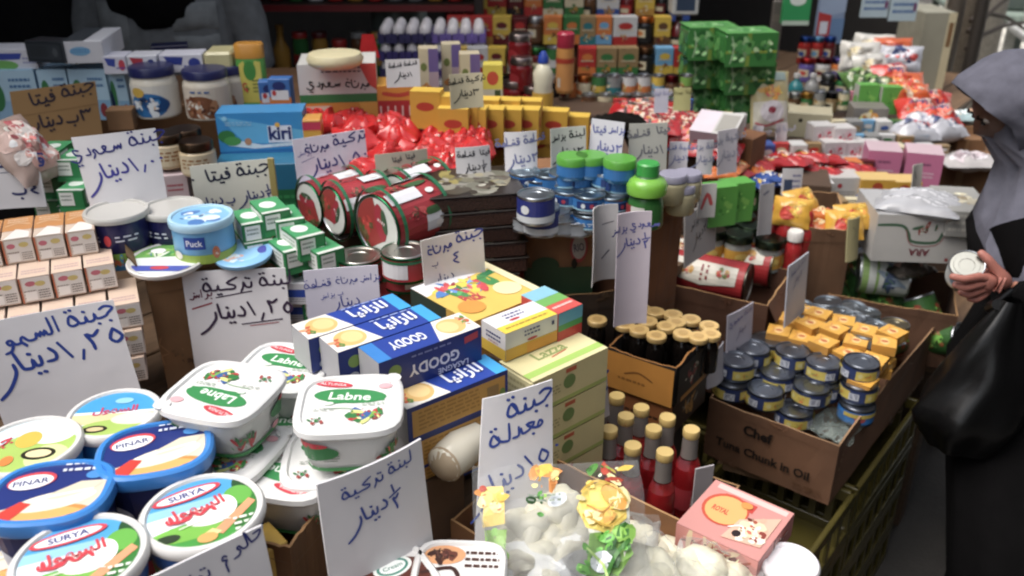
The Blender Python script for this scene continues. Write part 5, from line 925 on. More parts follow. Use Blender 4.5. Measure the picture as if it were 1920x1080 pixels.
SH = pouch_proto(.12, .1, .03, '#8a958f', None, 8, 'film', 1.2); put(SH, 'plastic_sheet', 'crumpled clear plastic wrap in the near corner of the tuna carton', 'wrap', 1570, 785, .69, .03, 0)
# orange tins
OT = pack_proto(.052, .052, .022, '#c98a1e', {'T': [('r', '#d9a02a', 0, 0, 1, 1), ('e', '#e8c27a', .5, .5, .3, .2), ('e', '#b8602c', .5, .5, .12, .16), ('s', '#c8843c', .05, [(.15, .8), (.5, .7), (.85, .85)])], 'F': [('r', '#c98a1e', 0, 0, 1, 1), ('e', '#e0b86a', .5, .5, .2, .3)], 'L': [('r', '#b8801e', 0, 0, 1, 1)]}, ch=.004)
n_ = 0
for j, (x_, y0, cnt, zz) in enumerate([(1.87, .455, 5, .785), (1.925, .455, 5, .797), (1.98, .455, 5, .80), (1.815, .455, 1, .755), (1.86, .46, 4, .75), (1.86, .46, 1, .725), (1.93, .455, 1, .76), (1.93, .455, 1, .735)]):
    for i in range(cnt):
        OT.place('fish_tin', 'orange fish tin, row %s from the front, %s from the aisle' % (ORD[j], ORD[i]), 'tin', (x_+.009*math.sin(i*3+j), y0+i*.056+.004*math.sin(i*7), zz-.022+.006*math.sin(i*4+j)), .3*math.sin(i*5+j*2), 'orange fish tins in the tuna carton'); n_ += 1
SV = can_proto(.034, .03, '#9aa3ab', '#8b9aa0', [('r', '#3f6f8c', 0, .2, .3, .8)]); SVG = can_proto(.034, .03, '#b0a68c', '#6a3038')
for i, (px, py, z) in enumerate([(1500, 569, .795), (1530, 582, .795), (1555, 564, .795), (1575, 584, .795), (1600, 594, .795), (1625, 584, .795), (1640, 609, .795), (1600, 574, .795), (1660, 619, .795), (1515, 589, .795), (1580, 609, .795), (1625, 624, .795), (1545, 596, .795)]):
    put(SV, 'flat_can', 'clear lidded silver can, %s behind the orange tins' % ORD[i], 'can', px, py, z, .03, UP+i, 'silver cans behind the orange tins', rx=.1*math.sin(i*2), ry=.1*math.cos(i*3))
put(SVG, 'flat_can', 'tan lidded maroon can at the aisle end behind the orange tins', 'can', 1679, 606, .78, .03, UP)
CW = pouch_proto(.16, .1, .02, '#9aa6b0', None, 3, 'film', 1.3); put(CW, 'plastic_sheet', 'clear plastic film over the silver cans', 'wrap', 1625, 622, .785, .03, -.6)
# cards along the right
sign('white card standing at the left wall of the tuna carton', (1364, 592), (1412, 566), KZ(580, .88), 110, [('h', '#4a4a8c', ['tona', 'saudi'], .5, .85, .08, 12, .16), ('h', '#5a5a7c', ['dinar'], .5, .6, .08, 10, .16)], col='#b1acb8', lean=4)
sign('small blank white card at the corner of the tuna carton', (1324, 662), (1356, 640), KZ(650, .84), 68, [('s', '#6a6a8c', .03, [(.3, .9), (.6, .92)])], col='#aaa6ac', lean=4)
sign('white card with faint writing right of the red cans', (1478, 500), (1516, 472), KZ(486, .97), 115, [('h', '#5a5f8c', ['baraz', 'qishta'], .5, .86, .075, 14, .16), ('h', '#5a5f8c', ['2', 'dinar'], .5, .68, .08, 12, .16)], col='#aeb0ba', lean=4)
sign('grey white card with black writing before the yellow jars', (1283, 405), (1342, 372), KZ(388, 1.08), 95, [('h', '#2f2f36', ['feta', 'baraz'], .5, .75, .12, 16, .17), ('h', '#2f2f36', ['2', 'dinar'], .5, .42, .13, 14, .17)], col='#a5a19f', lean=6)
sign('white card with red drawing above the yellow jars', (1310, 348), (1344, 344), KZ(346, 1.12), 60, [('s', '#a03a3c', .1, [(.3, .3), (.6, .7), (.8, .4)])], col='#a9a7a4', lean=6)
sign('narrow grey card between yellow jars and red sauce', (1426, 346), (1452, 343), KZ(345, 1.05), 90, [('s', '#6a6a7c', .05, [(.3, .8), (.6, .85)])], col='#99979a', lean=6)
sign('small grey card with blue print above the red sauce', (1468, 316), (1506, 316), KZ(316, 1.02), 45, [('r', '#2a3a54', .1, .1, .5, .6), ('l', '#6a6a8c', .5, .2, .9, .8, 3)], col='#b0aeb0')
sign('narrow yellow card behind the cream cans', (1590, 412), (1612, 405), KZ(408, .99), 75, [('s', '#7a7a5c', .02, [(.3, .8), (.6, .7), (.4, .5)])], col='#9c9468', lean=6)
sign('narrow white card standing between the pink and yellow boxes', (1712, 312), (1730, 306), KZ(310, 1.02), 60, [('s', '#6a6a5c', .05, [(.4, .8), (.6, .6)])], col='#a9a49c')
# red cans in their carton
open_carton('brown carton holding the big red cans', (1208, 520), (1440, 574), KZ(520, .83), .24, .28, col='#5c3a26', flaps=[('R', .05, -60)])
LR = [('r', '#ae2226', 0, 0, 1, 1)]
for i in range(3):
    x = i/3; LR += [('p', '#d9d3c4', [(x+.04, .1), (x+.2, .1), (x+.24, .5), (x+.2, .92), (x+.06, .92)]), ('b', ['#b8302c', '#c8963c', '#8a3a2c', '#d9b88a'], x+.13, .3, .05, .1, 8), ('b', ['#b8302c', '#c8963c', '#6f7a3c'], x+.13, .75, .05, .1, 8), ('l', '#8a2a2c', x+.08, .45, x+.2, .58, 2)]
BR = can_proto(.052, .22, '#8a8278', '#ae2226', LR, rim='#6a655c')
YR = math.radians(-90)+.18
g = 'big red cans lying in the carton'
lie(BR, 'food_can', 'big red and cream can lying nearest the camera', 'can', 1404, 532, 2.24, YR, g, 1.2, H=.22)
lie(BR, 'food_can', 'big red can lying behind the nearest one', 'can', 1452, 503, 2.36, YR, g, 3.0, H=.22)
lie(BR, 'food_can', 'big red can lying farther left in the carton', 'can', 1385, 498, 2.42, YR+.1, g, 5.0, H=.22)
lie(TN, 'food_can', 'dark ended can at the left edge of the red cans', 'can', 1247, 500, 2.3, math.pi+HEAD, None, 0, H=.055)
YJ = jar_proto(.036, .09, '#8a8f8c', '#3c4a3a', .02, [('r', '#cf9a26', 0, .1, 1, .85), ('e', '#e0c05a', .6, .5, .08, .2), ('l', '#7a5a1c', .5, .3, .7, .4, 1)], neck=.97, lidkind='metal')
for i, (px, py, z) in enumerate([(1335, 428, .92), (1386, 436, .915), (1444, 446, .905), (1362, 412, .92), (1410, 420, .92), (1392, 402, .93), (1470, 440, .90)]):
    put(YJ, 'corn_jar', 'jar with yellow label and dark lid, %s behind the red cans' % ORD[i], 'jar', px, py, z, .09, UP+.82+.3*math.sin(i), 'yellow labelled jars')
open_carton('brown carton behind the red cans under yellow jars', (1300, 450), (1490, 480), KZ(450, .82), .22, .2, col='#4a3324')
KB = bottle_proto([(.018, 0), (.024, .004), (.025, .03), (.021, .06), (.024, .09), (.022, .11), (.012, .13)], '#a01c20', [(.014, .128), (.013, .15), (.008, .16), (.0001, .16)], '#a01c20')
KW = bottle_proto([(.018, 0), (.024, .004), (.025, .03), (.021, .06), (.024, .09), (.022, .11), (.012, .13)], '#a01c20', [(.02, .128), (.021, .15), (.018, .155), (.0001, .155)], '#d9d6d2')
for i, (px, py) in enumerate([(1448, 385), (1478, 392), (1518, 395), (1470, 380)]): put(KB, 'sauce_bottle', 'red sauce bottle, %s from the left behind the yellow jars' % ORD[i], 'bottle', px, py, .97, .16, 0, 'red sauce bottles')
put(KW, 'sauce_bottle', 'red sauce bottle with white cap near the cream cans', 'bottle', 1493, 432, .93, .155, 0, 'red sauce bottles')
GP = pouch_proto(.07, .09, .03, '#4f8a30', [('b', ['#8cb85a', '#3f7a2c', '#c9b86a'], .5, .5, .3, .3, 8)], 2)
gp2 = pack_proto(.075, .05, .1, '#4f9a34', {'F': [('r', '#57a03a', 0, 0, 1, 1), ('b', ['#7dbb4a', '#3f8a2c'], .5, .5, .3, .3, 5)], 'L': [('r', '#a9a8a0', 0, 0, 1, 1), ('e', '#4f9a34', .5, .3, .4, .3)]})
for i, (px, py, z) in enumerate([(1382, 338, 1.1), (1350, 345, 1.1)]): put(gp2, 'green_box', 'bright green and white box, %s above the yellow jars' % ORD[i], 'box', px, py, z, .1, UP+.3, 'bright green boxes')
# cream cans lying, green cans carton
CC = can_proto(.042, .11, '#a39c8a', '#b3ab8c', [('r', '#bdb38c', 0, 0, 1, 1), ('r', '#c2b24a', 0, .35, 1, .6), ('b', ['#7a8a4a', '#d9d2b4', '#a8a03c'], .6, .5, .12, .3, 9), ('r', '#8a9a78', 0, .9, 1, 1)])
lie(CC, 'food_can', 'cream and yellow can lying above the green cans, top one', 'can', 1578, 468, 2.5, YR, 'cream and yellow cans', 1, H=.11)
lie(CC, 'food_can', 'cream and yellow can lying above the green cans, lower one', 'can', 1572, 498, 2.42, YR, 'cream and yellow cans', 2.5, H=.11)
open_carton('brown carton of green vegetable cans by the shopper', (1553, 552), (1797, 592), KZ(552, .745), .28, .16, col='#5a3c28')
GN = [('r', '#2f5a26', 0, 0, 1, 1)]
for i in range(4): GN += [('b', ['#4f8a34', '#6aa83c', '#8a3a22', '#2c4a20', '#7a4a26'], i/4+.12, .5, .1, .36, 14)]
GR = can_proto(.044, .10, '#8f9496', '#2f5a26', GN); GRW = can_proto(.055, .13, '#2c3032', '#b9bdbc', [('r', '#b9bdb8', 0, 0, 1, 1), ('r', '#7a9a52', 0, .0, 1, .14), ('r', '#7a9a52', 0, .3, 1, .36), ('b', ['#3a5a3a', '#7a8a9a', '#3a4a6a'], .5, .7, .3, .2, 9)], rim='#a8acae')
lie(GRW, 'food_can', 'white and green can lying with its dark end towards the aisle', 'can', 1702, 520, 2.42, YR+.25, None, 1, H=.13)
for i, (px, py, z, rx, ry) in enumerate([(1600, 520, .80, .3, .1), (1640, 545, .80, 1.3, .4), (1590, 550, .78, .2, .5), (1655, 572, .78, 1.2, 1), (1700, 583, .77, 1.4, .3), (1745, 585, .78, .9, .9), (1620, 488, .84, .1, 0), (1665, 480, .84, .1, 0), (1755, 572, .78, .6, .2), (1645, 505, .83, 0, .1)]):
    put(GR, 'vegetable_can', 'green and brown printed can, %s in the heap by the shopper' % ORD[i], 'can', px, py, z-.06, .08, i*1.1, 'green and brown vegetable cans', rx=rx, ry=ry)
PL = pouch_proto(.13, .09, .04, '#77706a', [('b', ['#a8887a', '#c9c3a8', '#5a5a52'], .5, .5, .4, .3, 14)], 12, 'foil', 1.0)
put(PL, 'foil_packet', 'shiny pinkish foil packet under the white lettered box', 'packet', 1706, 484, .84, .05, -.6)
pack('lettered_box', 'white box with green line and upside down letters', 'box', (1648, 402), (1838, 408), KZ(404, .98), .2, .13, '#a9a7a4', {'F': [('r', '#aeaca8', 0, 0, 1, 1), ('s', '#3f5f48', .06, [(.02, .78), (.25, .78), (.33, .62), (.38, .45), (.62, .45), (.7, .7), (.98, .78)]), ('s', '#8a4a4c', .02, [(.3, .7), (.38, .38), (.62, .38), (.7, .62)]), ('b', ['#3f5f48', '#8a3a34', '#9a9a92'], .5, .72, .14, .12, 9), ('t', '#6a2432', 'ARA', .47, .22, .15, 180, .22, .03), ('e', '#8a3a3c', .76, .08, .02, .04)], 'T': [('r', '#9f9fa0', 0, 0, 1, 1)]})
SVP = pouch_proto(.2, .09, .05, '#a2a3a8', [('l', '#c9cace', .1, .3, .9, .8, 4)], 4, 'plastic', .5)
for i, (px, py, z, t) in enumerate([(1722, 366, 1.025, 'front'), (1734, 352, 1.03, 'back')]): put(SVP, 'tissue_pack', 'silver wrapped pack on the lettered box, %s one' % t, 'pack', px, py, z, .06, YR+.1, 'silver wrapped packs')
pack('paper_stack', 'grey and cream paper packs right of the silver ones', 'pack', (1780, 395), (1870, 400), KZ(398, 1.0), .2, .07, '#8f8e8a', {'F': [('l', '#b0aea6', .05, .1, .95, .9, 3)], 'T': [('b', ['#a8a08a', '#c9c2a4', '#8a7a5a'], .5, .5, .4, .3, 12)]})
# yellow plastic crates under the tuna carton, green crate on the ground
def crate(name, label, loc, rz, W_, D, H, col, group=None):
    root = bpy.data.objects.new(name, None); COL.objects.link(root); root.location = loc; root.rotation_euler = (0, 0, rz); tag(root, label, 'crate', group); m = mat(col, 'plastic')
    for f in range(4):
        b = B(); Lh = (W_ if f % 2 == 0 else D)/2; off = (D if f % 2 == 0 else W_)/2; R = Matrix.Rotation(f*math.pi/2, 3, 'Z'); t = B()
        t.box(-Lh+.001, -off, 0, Lh-.001, -off+.008, .03, m, .002); t.box(-Lh+.001, -off, H-.03, Lh-.001, -off+.012, H, m, .002)
        nb = 7
        for i in range(nb+1): x = -Lh+.012+(2*Lh-.024)*i/nb; t.box(x-.008, -off+.001, .0301, x+.008, -off+.007, H-.0301, m)
        t.v = [tuple(R @ Vector(v)) for v in t.v]; obj('side_wall', t.mesh('side', 0), root)
    b = B(); b.box(-W_/2+.01, -D/2+.01, .002, W_/2-.01, D/2-.01, .008, m); obj('base', b.mesh('base', 0), root); return root
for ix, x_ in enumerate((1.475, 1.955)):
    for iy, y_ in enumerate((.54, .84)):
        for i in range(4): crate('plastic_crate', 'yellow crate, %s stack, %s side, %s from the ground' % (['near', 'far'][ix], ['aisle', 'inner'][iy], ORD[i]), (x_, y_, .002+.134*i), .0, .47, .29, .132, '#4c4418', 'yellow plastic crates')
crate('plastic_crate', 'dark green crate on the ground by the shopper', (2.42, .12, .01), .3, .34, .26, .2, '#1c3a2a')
for i, (px, py, z) in enumerate([(1420, 900, .60), (1480, 915, .60)]): pass
pack('filler_carton', 'thin brown cardboard edge under the tuna carton', 'cardboard', (1345, 865), (1560, 925), KZ(865, .54), .4, .02, '#6d5238', None, None, 'card')
# ------------------------------------------------------------------ upper middle: eggs, yellow boxes, red bags
def step(label, px0, py0, px1, py1, z, D=.35, H=.2, col='#4a3626'):
    'dark wooden display step; its near top edge runs between two pixels'
    a, yw, L = edge((px0, py0), (px1, py1), KZ(py0, z)); c = a+vec(yw)*L/2+Vector((-math.sin(yw), math.cos(yw), 0))*D/2; c.z = z-H
    pack_proto(L, D, H, col, None, 'wood', .004).place('display_step', label, 'step', c, yw, 'wooden display steps')
RBAG = [pouch_proto(.085, .085, .07, '#c21a1c', [('b', ['#d02c26', '#c8201e', '#a01418'], .5, .5, .3, .3, 5), ('e', '#d9b8a8', .6, .65, .04, .03)], s_, 'gloss', .7) for s_ in (1, 2, 3)]
rb = [(615, 238), (650, 232), (700, 245), (735, 255), (770, 258), (812, 262), (850, 268), (888, 262), (640, 262), (690, 275), (720, 300), (765, 290), (815, 300), (850, 305), (700, 320), (835, 322), (745, 240), (795, 245), (590, 235), (670, 250), (880, 290), (825, 285)]
for i, (px, py) in enumerate(rb):
    p = P(px, py+6, 2.12-.0025*(py-232)); p.z -= .03
    RBAG[i % 3].place('red_bag', 'shiny red bag, %s from the left in the %s half of the heap' % (ORD[i % 11], 'upper' if i < 11 else 'lower'), 'bag', p, i*1.7, 'shiny red bags', rx=.5*math.sin(i), ry=.5*math.cos(i*2))
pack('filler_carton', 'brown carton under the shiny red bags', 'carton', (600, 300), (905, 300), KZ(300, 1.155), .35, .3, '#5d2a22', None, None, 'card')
# juice boxes and big carton
pack('juice_pack', 'pack of red juice boxes with an orange top band', 'pack', (706, 162), (788, 160), KZ(161, 1.315), .1, .125, '#a8262a', {'F': [('r', '#d08a24', 0, .72, 1, 1), ('s', '#b8402c', .08, [(.15, .86), (.5, .82), (.85, .88)]), ('r', '#a8262a', 0, .36, 1, .72), ('r', '#8a1c22', 0, 0, 1, .36)]+[('r', '#d9b8b0', x/6+.05, .42, x/6+.09, .62) for x in range(6)]+[('r', '#d9b8b0', x/6+.05, .08, x/6+.09, .28) for x in range(6)], 'T': [('r', '#d89a2c', 0, 0, 1, 1)]})
pack('fruit_carton', 'white, green and orange carton printed with cherries', 'carton', (556, 122), (704, 118), KZ(120, 1.37), .14, .17, '#c6c4be', {'F': [('r', '#c9c8c4', 0, .5, 1, 1), ('p', '#c8433c', [(.78, 1), (1, 1), (1, .62), (.9, .7)]), ('r', '#2f7a44', 0, .46, 1, .58), ('h', '#1c1c24', ['tona', 'saudi'], .5, .68, .11, 0, .18), ('l', '#5a5a60', .3, .86, .8, .96, 2), ('r', '#d0892a', 0, 0, 1, .46), ('r', '#d6c7b0', .05, .24, .4, .42), ('t', '#9a7a8a', 'yada', .24, .33, .08, 0, .25), ('b', ['#8a1c1c', '#b8302c', '#6a1616', '#c8503c'], .62, .14, .24, .2, 20), ('p', '#e0a43c', [(.75, .46), (1, .46), (1, .1), (.8, .3)])], 'L': [('r', '#8f8f8c', 0, .5, 1, 1), ('r', '#a8752c', 0, 0, 1, .5)]}, ms={'L': '#8f8f8c'})
b = B(); b.lathe([(.05, 0), (.062, .006), (.066, .018), (.06, .03), (.03, .034), (.0001, .034)], mat('#cfc49a', 'cheese'), 28); p = PZ(627, 96, 1.405); p.z -= .034
Proto(('cheese', b.mesh('cheese', 50), 0)).place('round_cheese', 'round pale cheese wheel on top of the fruit carton', 'cheese', p, 0)
pack('snack_box', 'pink and yellow snack box right of the blue cheese carton', 'box', (566, 226), (600, 225), KZ(226, 1.275), .06, .045, '#d0922c', {'F': [('r', '#c03050', 0, .5, 1, .9), ('r', '#d0a02c', 0, 0, 1, .4)]})
b = B(); b.face([(0, 0, 0), (.055, 0, 0), (.042, 0, .06), (.012, 0, .06)], mat('#b81a1e', 'cloth')); b.face([(.012, .003, .06), (.042, .003, .06), (.055, .003, 0), (0, .003, 0)], mat('#b81a1e', 'cloth')); b.tube([(.028, .0015, -.08), (.028, .0015, 0)], .003, mat('#5a4630', 'wood'), 6)
p = P(673, 108, 2.35); Proto(('flag', b.mesh('flag', 0), 0)).place('red_pennant', 'small red pennant behind the round cheese wheel', 'flag', p, UP)
# yellow soup boxes in a long row
YB = pack_proto(.045, .07, .085, '#c99a1e', {'F': [('r', '#cf9f20', 0, 0, 1, 1), ('e', '#a8321c', .5, .6, .36, .16), ('e', '#c84a24', .5, .6, .24, .09), ('l', '#8a6a1c', .2, .15, .8, .35, 2)], 'L': [('r', '#c4951c', 0, 0, 1, 1), ('e', '#a8321c', .5, .6, .3, .12)], 'R': [('r', '#c4951c', 0, 0, 1, 1)], 'T': [('r', '#d8b02c', 0, 0, 1, 1)]})
def line(proto, name, lf, cat, a, b, z0, z1, n, rz, group, top):
    for i in range(n):
        t = i/(n-1) if n > 1 else 0; px, py = a[0]+(b[0]-a[0])*t, a[1]+(b[1]-a[1])*t; put(proto, name, lf(i), cat, px, py, z0+(z1-z0)*t, top, rz+.04*math.sin(i*3), group)
g = 'yellow soup boxes with red ovals'
line(YB, 'soup_box', lambda i: 'yellow soup box, %s from the left in the back group' % ORD[i], 'box', (800, 168), (870, 186), 1.33, 1.31, 3, .55, g, .085)
line(YB, 'soup_box', lambda i: 'yellow soup box, %s from the left in the long front row' % ORD[i], 'box', (852, 200), (985, 202), 1.30, 1.27, 5, .55, g, .085)
line(YB, 'soup_box', lambda i: 'yellow soup box, %s from the left in the row behind' % ORD[i], 'box', (870, 183), (990, 186), 1.30, 1.27, 4, .55, g, .085)
line(YB, 'soup_box', lambda i: 'yellow soup box, %s from the left in the layer under the long row' % ORD[i], 'box', (860, 246), (1085, 240), 1.22, 1.17, 7, .55, g, .085)
line(YB, 'soup_box', lambda i: 'yellow soup box standing free, %s one at the right' % ORD[i], 'box', (1040, 205), (1080, 215), 1.24, 1.22, 2, .5, g, .085)
pack('soup_box', 'white and yellow soup box with red circle behind the cream card', 'box', (905, 122), (942, 122), KZ(122, 1.35), .05, .085, '#c8b83a', {'F': [('r', '#c9bc3c', 0, .3, 1, 1), ('e', '#b8402c', .5, .62, .3, .2), ('r', '#b8b4a0', 0, 0, 1, .3), ('r', '#3a4a2c', .6, 0, .9, .28)]}, g)
# tall juice cartons
TJ = pack_proto(.05, .05, .13, '#b5a98c', {'F': [('r', '#c4bb9c', 0, 0, .5, 1), ('r', '#6a5a94', .5, .55, 1, 1), ('r', '#a895a0', .5, 0, 1, .55), ('e', '#6a7a3c', .25, .65, .16, .08), ('b', ['#c88a3c', '#d0a45a', '#b8703c'], .4, .25, .3, .12, 9)], 'L': [('r', '#b5a070', 0, 0, 1, 1)]})
for i, (px, py) in enumerate([(802, 88), (845, 80), (880, 98)]): put(TJ, 'juice_carton', 'tall white and purple juice carton, %s from the left' % ORD[i], 'carton', px, py, 1.37, .13, UP+.1, 'tall juice cartons')
# egg trays
def egg_tray(nx, ny, col, label, c, rz, group, eggs=True):
    root = bpy.data.objects.new('egg_tray', None); COL.objects.link(root); root.location = c; root.rotation_euler = (0, 0, rz); tag(root, label, 'egg tray', group)
    b = B(); s_ = .048; m = mat(col, 'matte'); rows = []
    for j in range(ny*4+1):
        rows.append([((i/4-nx/2)*s_, (j/4-ny/2)*s_, .016+.014*math.cos(i*math.pi/2)*math.cos(j*math.pi/2)*-1+(.0)) for i in range(nx*4+1)])
    b.grid(rows, m); b.grid([[(x, y, z-.004) for x, y, z in r][::-1] for r in rows], m)
    x, y = nx*s_/2, ny*s_/2
    for k in range(nx*2): b.box(-x+k*s_/2+.002, -y-.002, .0, -x+(k+.9)*s_/2, -y, .034, m)
    for k in range(ny*2): b.box(-x-.002, -y+k*s_/2+.002, .0, -x, -y+(k+.7)*s_/2, .036, m); b.box(x, -y+k*s_/2+.002, .0, x+.002, -y+(k+.7)*s_/2, .036, m)
    obj('tray_shell', b.mesh('tray', 40), root)
    if not eggs: return root
    for j in range(ny):
        for i in range(nx):
            o = obj('egg', EGG, root); o.location = ((i-nx/2+.5)*s_, (j-ny/2+.5)*s_, .012)
    return root
b = B(); b.lathe([(.0001, 0), (.012, .004), (.0195, .016), (.021, .025), (.018, .040), (.011, .050), (.0001, .054)], mat('#d9d3d3', 'plastic'), 14); EGG = b.mesh('egg', 60)
T0 = P(812, 62, 3.3)
for i, (dz, cols) in enumerate([(0, ('#2f2a58', '#6a56a0')), (-.062, ('#3a2f70', '#4a3c84')), (-.124, ('#2f2a58', '#5a4890')), (-.186, ('#3a2f70', '#4a3c84'))]):
    for j in range(2):
        egg_tray(4, 4, cols[j], '%s egg tray full of white eggs, %s side, %s from the top' % (('dark violet', 'purple')[j], ('left', 'right')[j], ORD[i]), T0+RT*(.098*(2*j-1))+Vector((0, 0, dz-.02)), UP+.03, 'purple egg trays')
# large pale dispenser bottle behind the eggs
b = B(); b.lathe([(.10, 0), (.12, .02), (.12, .2), (.10, .26), (.06, .31), (.03, .33)], mat('#8fa09a', 'plastic'), 32); p = P(752, 105, 3.9)
Proto(('dispenser', b.mesh('bottle', 50), 0)).place('water_bottle', 'large pale green grey round bottle behind the egg trays', 'bottle', p, 0)
# ---- shelves of groceries behind
def mixed(tag_, px0, px1, py, z, items, H=None):
    'row of different packs; items: (kind, width px, height m, colour, second colour)'
    tot = sum(i[1] for i in items); x = px0; sc = (px1-px0)/tot; k = KZ(py, z)
    for n, (kd, wpx, h, c1, c2) in enumerate(items):
        wp = wpx*sc; cx = x+wp/2; x += wp; Wm = wp*k/FPX*.97; cn = COLN.get(c1, 'coloured'); c2n = COLN.get(c2, 'pale'); lab = '%s and %s %s, %s from the left %s' % (cn, c2n, {'b': 'box', 'j': 'jar', 't': 'bottle', 'c': 'can', 'p': 'packet'}[kd], ORD[n % 16], tag_)
        key = (kd, round(Wm, 2), h, c1, c2); c1h, c2h = HX[c1], HX[c2]
        if key not in CACHE:
            if kd in 'bp': CACHE[key] = pack_proto(round(Wm, 3), .06 if kd == 'b' else .03, h, c1h, {'F': [('r', c2h, 0, .0, 1, .35), ('e', c2h, .5, .7, .3, .12), ('l', HX['cream'], .15, .5, .85, .6, 1), ('b', [c2h, HX['cream'], HX['darkred'], HX['gold']], .5, .3, .3, .15, 7)], 'L': [('r', c2h, 0, 0, 1, .35)], 'T': [('r', c1h, 0, 0, 1, 1)]}, ch=.002 if kd == 'b' else .006)
            elif kd == 'c': CACHE[key] = can_proto(Wm/2, h, '#9a9ca0', c1h, [('r', c1h, 0, 0, 1, 1), ('r', c2h, 0, .3, 1, .6), ('b', [c2h, HX['cream'], HX['gold']], .6, .5, .08, .3, 7)])
            elif kd == 'j': CACHE[key] = jar_proto(Wm/2, h, c1h, c2h, .02, [('r', c1h, 0, 0, 1, 1), ('r', HX['cream'], .52, .3, .75, .8), ('e', c2h, .63, .55, .08, .15)], lidkind='metal')
            else:
                R = Wm/2; CACHE[key] = bottle_proto([(R*.85, 0), (R, .006), (R, h*.55), (R*.75, h*.7), (R*.35, h*.8), (R*.32, h*.9)], c1h, [(R*.42, h*.88), (R*.42, h), (.0001, h)], c2h, [('r', c2h, .5, 0, .8, 1), ('r', HX['cream'], .55, .3, .75, .7)], R=R, lz=(.15, .5))
        put(CACHE[key], {'b': 'grocery_box', 'p': 'grocery_packet', 'c': 'food_can', 'j': 'jar', 't': 'bottle'}[kd], lab, {'b': 'box', 'p': 'packet', 'c': 'can', 'j': 'jar', 't': 'bottle'}[kd], cx, py, z, h, UP+.08*math.sin(n*2.3), 'mixed groceries '+tag_)
HX = {'red': '#a8221c', 'darkred': '#5a1216', 'orange': '#c06a24', 'yellow': '#c0a026', 'gold': '#a87a24', 'green': '#2f6a34', 'lime': '#6f9a3c', 'blue': '#2c4a8c', 'sky': '#5f94b8', 'white': '#b9b8b6', 'cream': '#c4b896', 'black': '#1c1a1a', 'brown': '#5a3c24', 'tan': '#8a7048', 'pink': '#b86a80', 'grey': '#7a7a78', 'teal': '#1f6a70', 'violet': '#584a88'}
COLN = {'darkred': 'dark red', 'sky': 'sky blue', 'lime': 'light green'}; COLN.update({k: k for k in HX if k not in COLN})
step('dark wooden step under the yellow boxes and bottles', 790, 262, 1190, 205, 1.10, .5, .3)
step('dark wooden step at the middle height behind the bottles', 930, 160, 1300, 150, 1.10, .3, .34)
step('dark wooden step highest at the back of the shop', 830, 80, 1310, 72, 1.17, .3, .41)
mixed('on the highest step', 832, 1296, -28, 1.335, [('b', 36, .13, 'yellow', 'darkred'), ('b', 40, .14, 'yellow', 'red'), ('b', 34, .13, 'red', 'yellow'), ('p', 30, .14, 'darkred', 'black'), ('p', 34, .13, 'orange', 'red'), ('b', 36, .14, 'green', 'cream'), ('b', 34, .13, 'cream', 'green'), ('t', 24, .15, 'brown', 'black'), ('b', 40, .14, 'white', 'blue'), ('t', 28, .14, 'darkred', 'red'), ('b', 34, .14, 'yellow', 'gold'), ('t', 26, .13, 'black', 'darkred'), ('b', 36, .14, 'white', 'blue')])
mixed('on the upper step', 838, 1290, 30, 1.27, [('b', 36, .1, 'red', 'yellow'), ('b', 38, .11, 'red', 'gold'), ('b', 30, .1, 'yellow', 'darkred'), ('p', 26, .11, 'darkred', 'red'), ('j', 26, .1, 'brown', 'white'), ('b', 30, .1, 'orange', 'yellow'), ('b', 28, .1, 'green', 'orange'), ('b', 26, .11, 'tan', 'teal'), ('b', 26, .1, 'orange', 'sky'), ('b', 40, .11, 'white', 'red'), ('j', 28, .1, 'black', 'orange'), ('b', 26, .11, 'yellow', 'brown'), ('t', 28, .13, 'darkred', 'black')])
mixed('on the middle step', 842, 1292, 88, 1.21, [('b', 30, .09, 'yellow', 'red'), ('b', 34, .1, 'white', 'red'), ('b', 30, .09, 'yellow', 'darkred'), ('j', 36, .12, 'darkred', 'grey'), ('j', 30, .11, 'darkred', 'green'), ('c', 26, .1, 'green', 'white'), ('t', 26, .12, 'brown', 'darkred'), ('b', 30, .1, 'red', 'orange'), ('b', 34, .1, 'tan', 'green'), ('b', 34, .1, 'tan', 'green'), ('j', 28, .1, 'black', 'brown'), ('b', 30, .09, 'sky', 'yellow'), ('b', 26, .1, 'red', 'yellow')])
mixed('on the lower step', 930, 1300, 140, 1.17, [('j', 32, .1, 'darkred', 'black'), ('j', 30, .1, 'darkred', 'red'), ('j', 26, .09, 'black', 'white'), ('j', 26, .09, 'black', 'white'), ('j', 30, .1, 'orange', 'darkred'), ('j', 26, .09, 'cream', 'orange'), ('c', 26, .08, 'green', 'yellow'), ('c', 28, .09, 'grey', 'teal'), ('c', 26, .08, 'white', 'orange'), ('c', 26, .08, 'white', 'orange'), ('c', 24, .08, 'yellow', 'sky'), ('j', 26, .09, 'brown', 'darkred'), ('c', 24, .08, 'lime', 'brown')])
mixed('in front of the lower step', 1090, 1300, 176, 1.12, [('c', 26, .06, 'brown', 'orange'), ('c', 26, .06, 'cream', 'red'), ('c', 26, .06, 'green', 'yellow'), ('c', 26, .06, 'black', 'grey'), ('c', 26, .06, 'white', 'brown'), ('c', 26, .06, 'lime', 'cream'), ('c', 26, .06, 'brown', 'gold')])
b_ = lambda R, h, c1, c2, pr, cap, lz: bottle_proto([(R*.85, 0), (R, .006), (R*.98, h*.3), (R*.9, h*.5), (R, h*.68), (R*.6, h*.8), (R*.35, h*.84)], c1, cap, c2, pr, R=R, lz=lz)
MY = b_(.03, .2, '#cfc9ae', '#24429c', [('r', '#d0a026', 0, 0, 1, 1), ('e', '#b8402c', .62, .6, .08, .25)], [(.012, .165), (.016, .168), (.015, .185), (.006, .2), (.0001, .2)], (.2, .5))
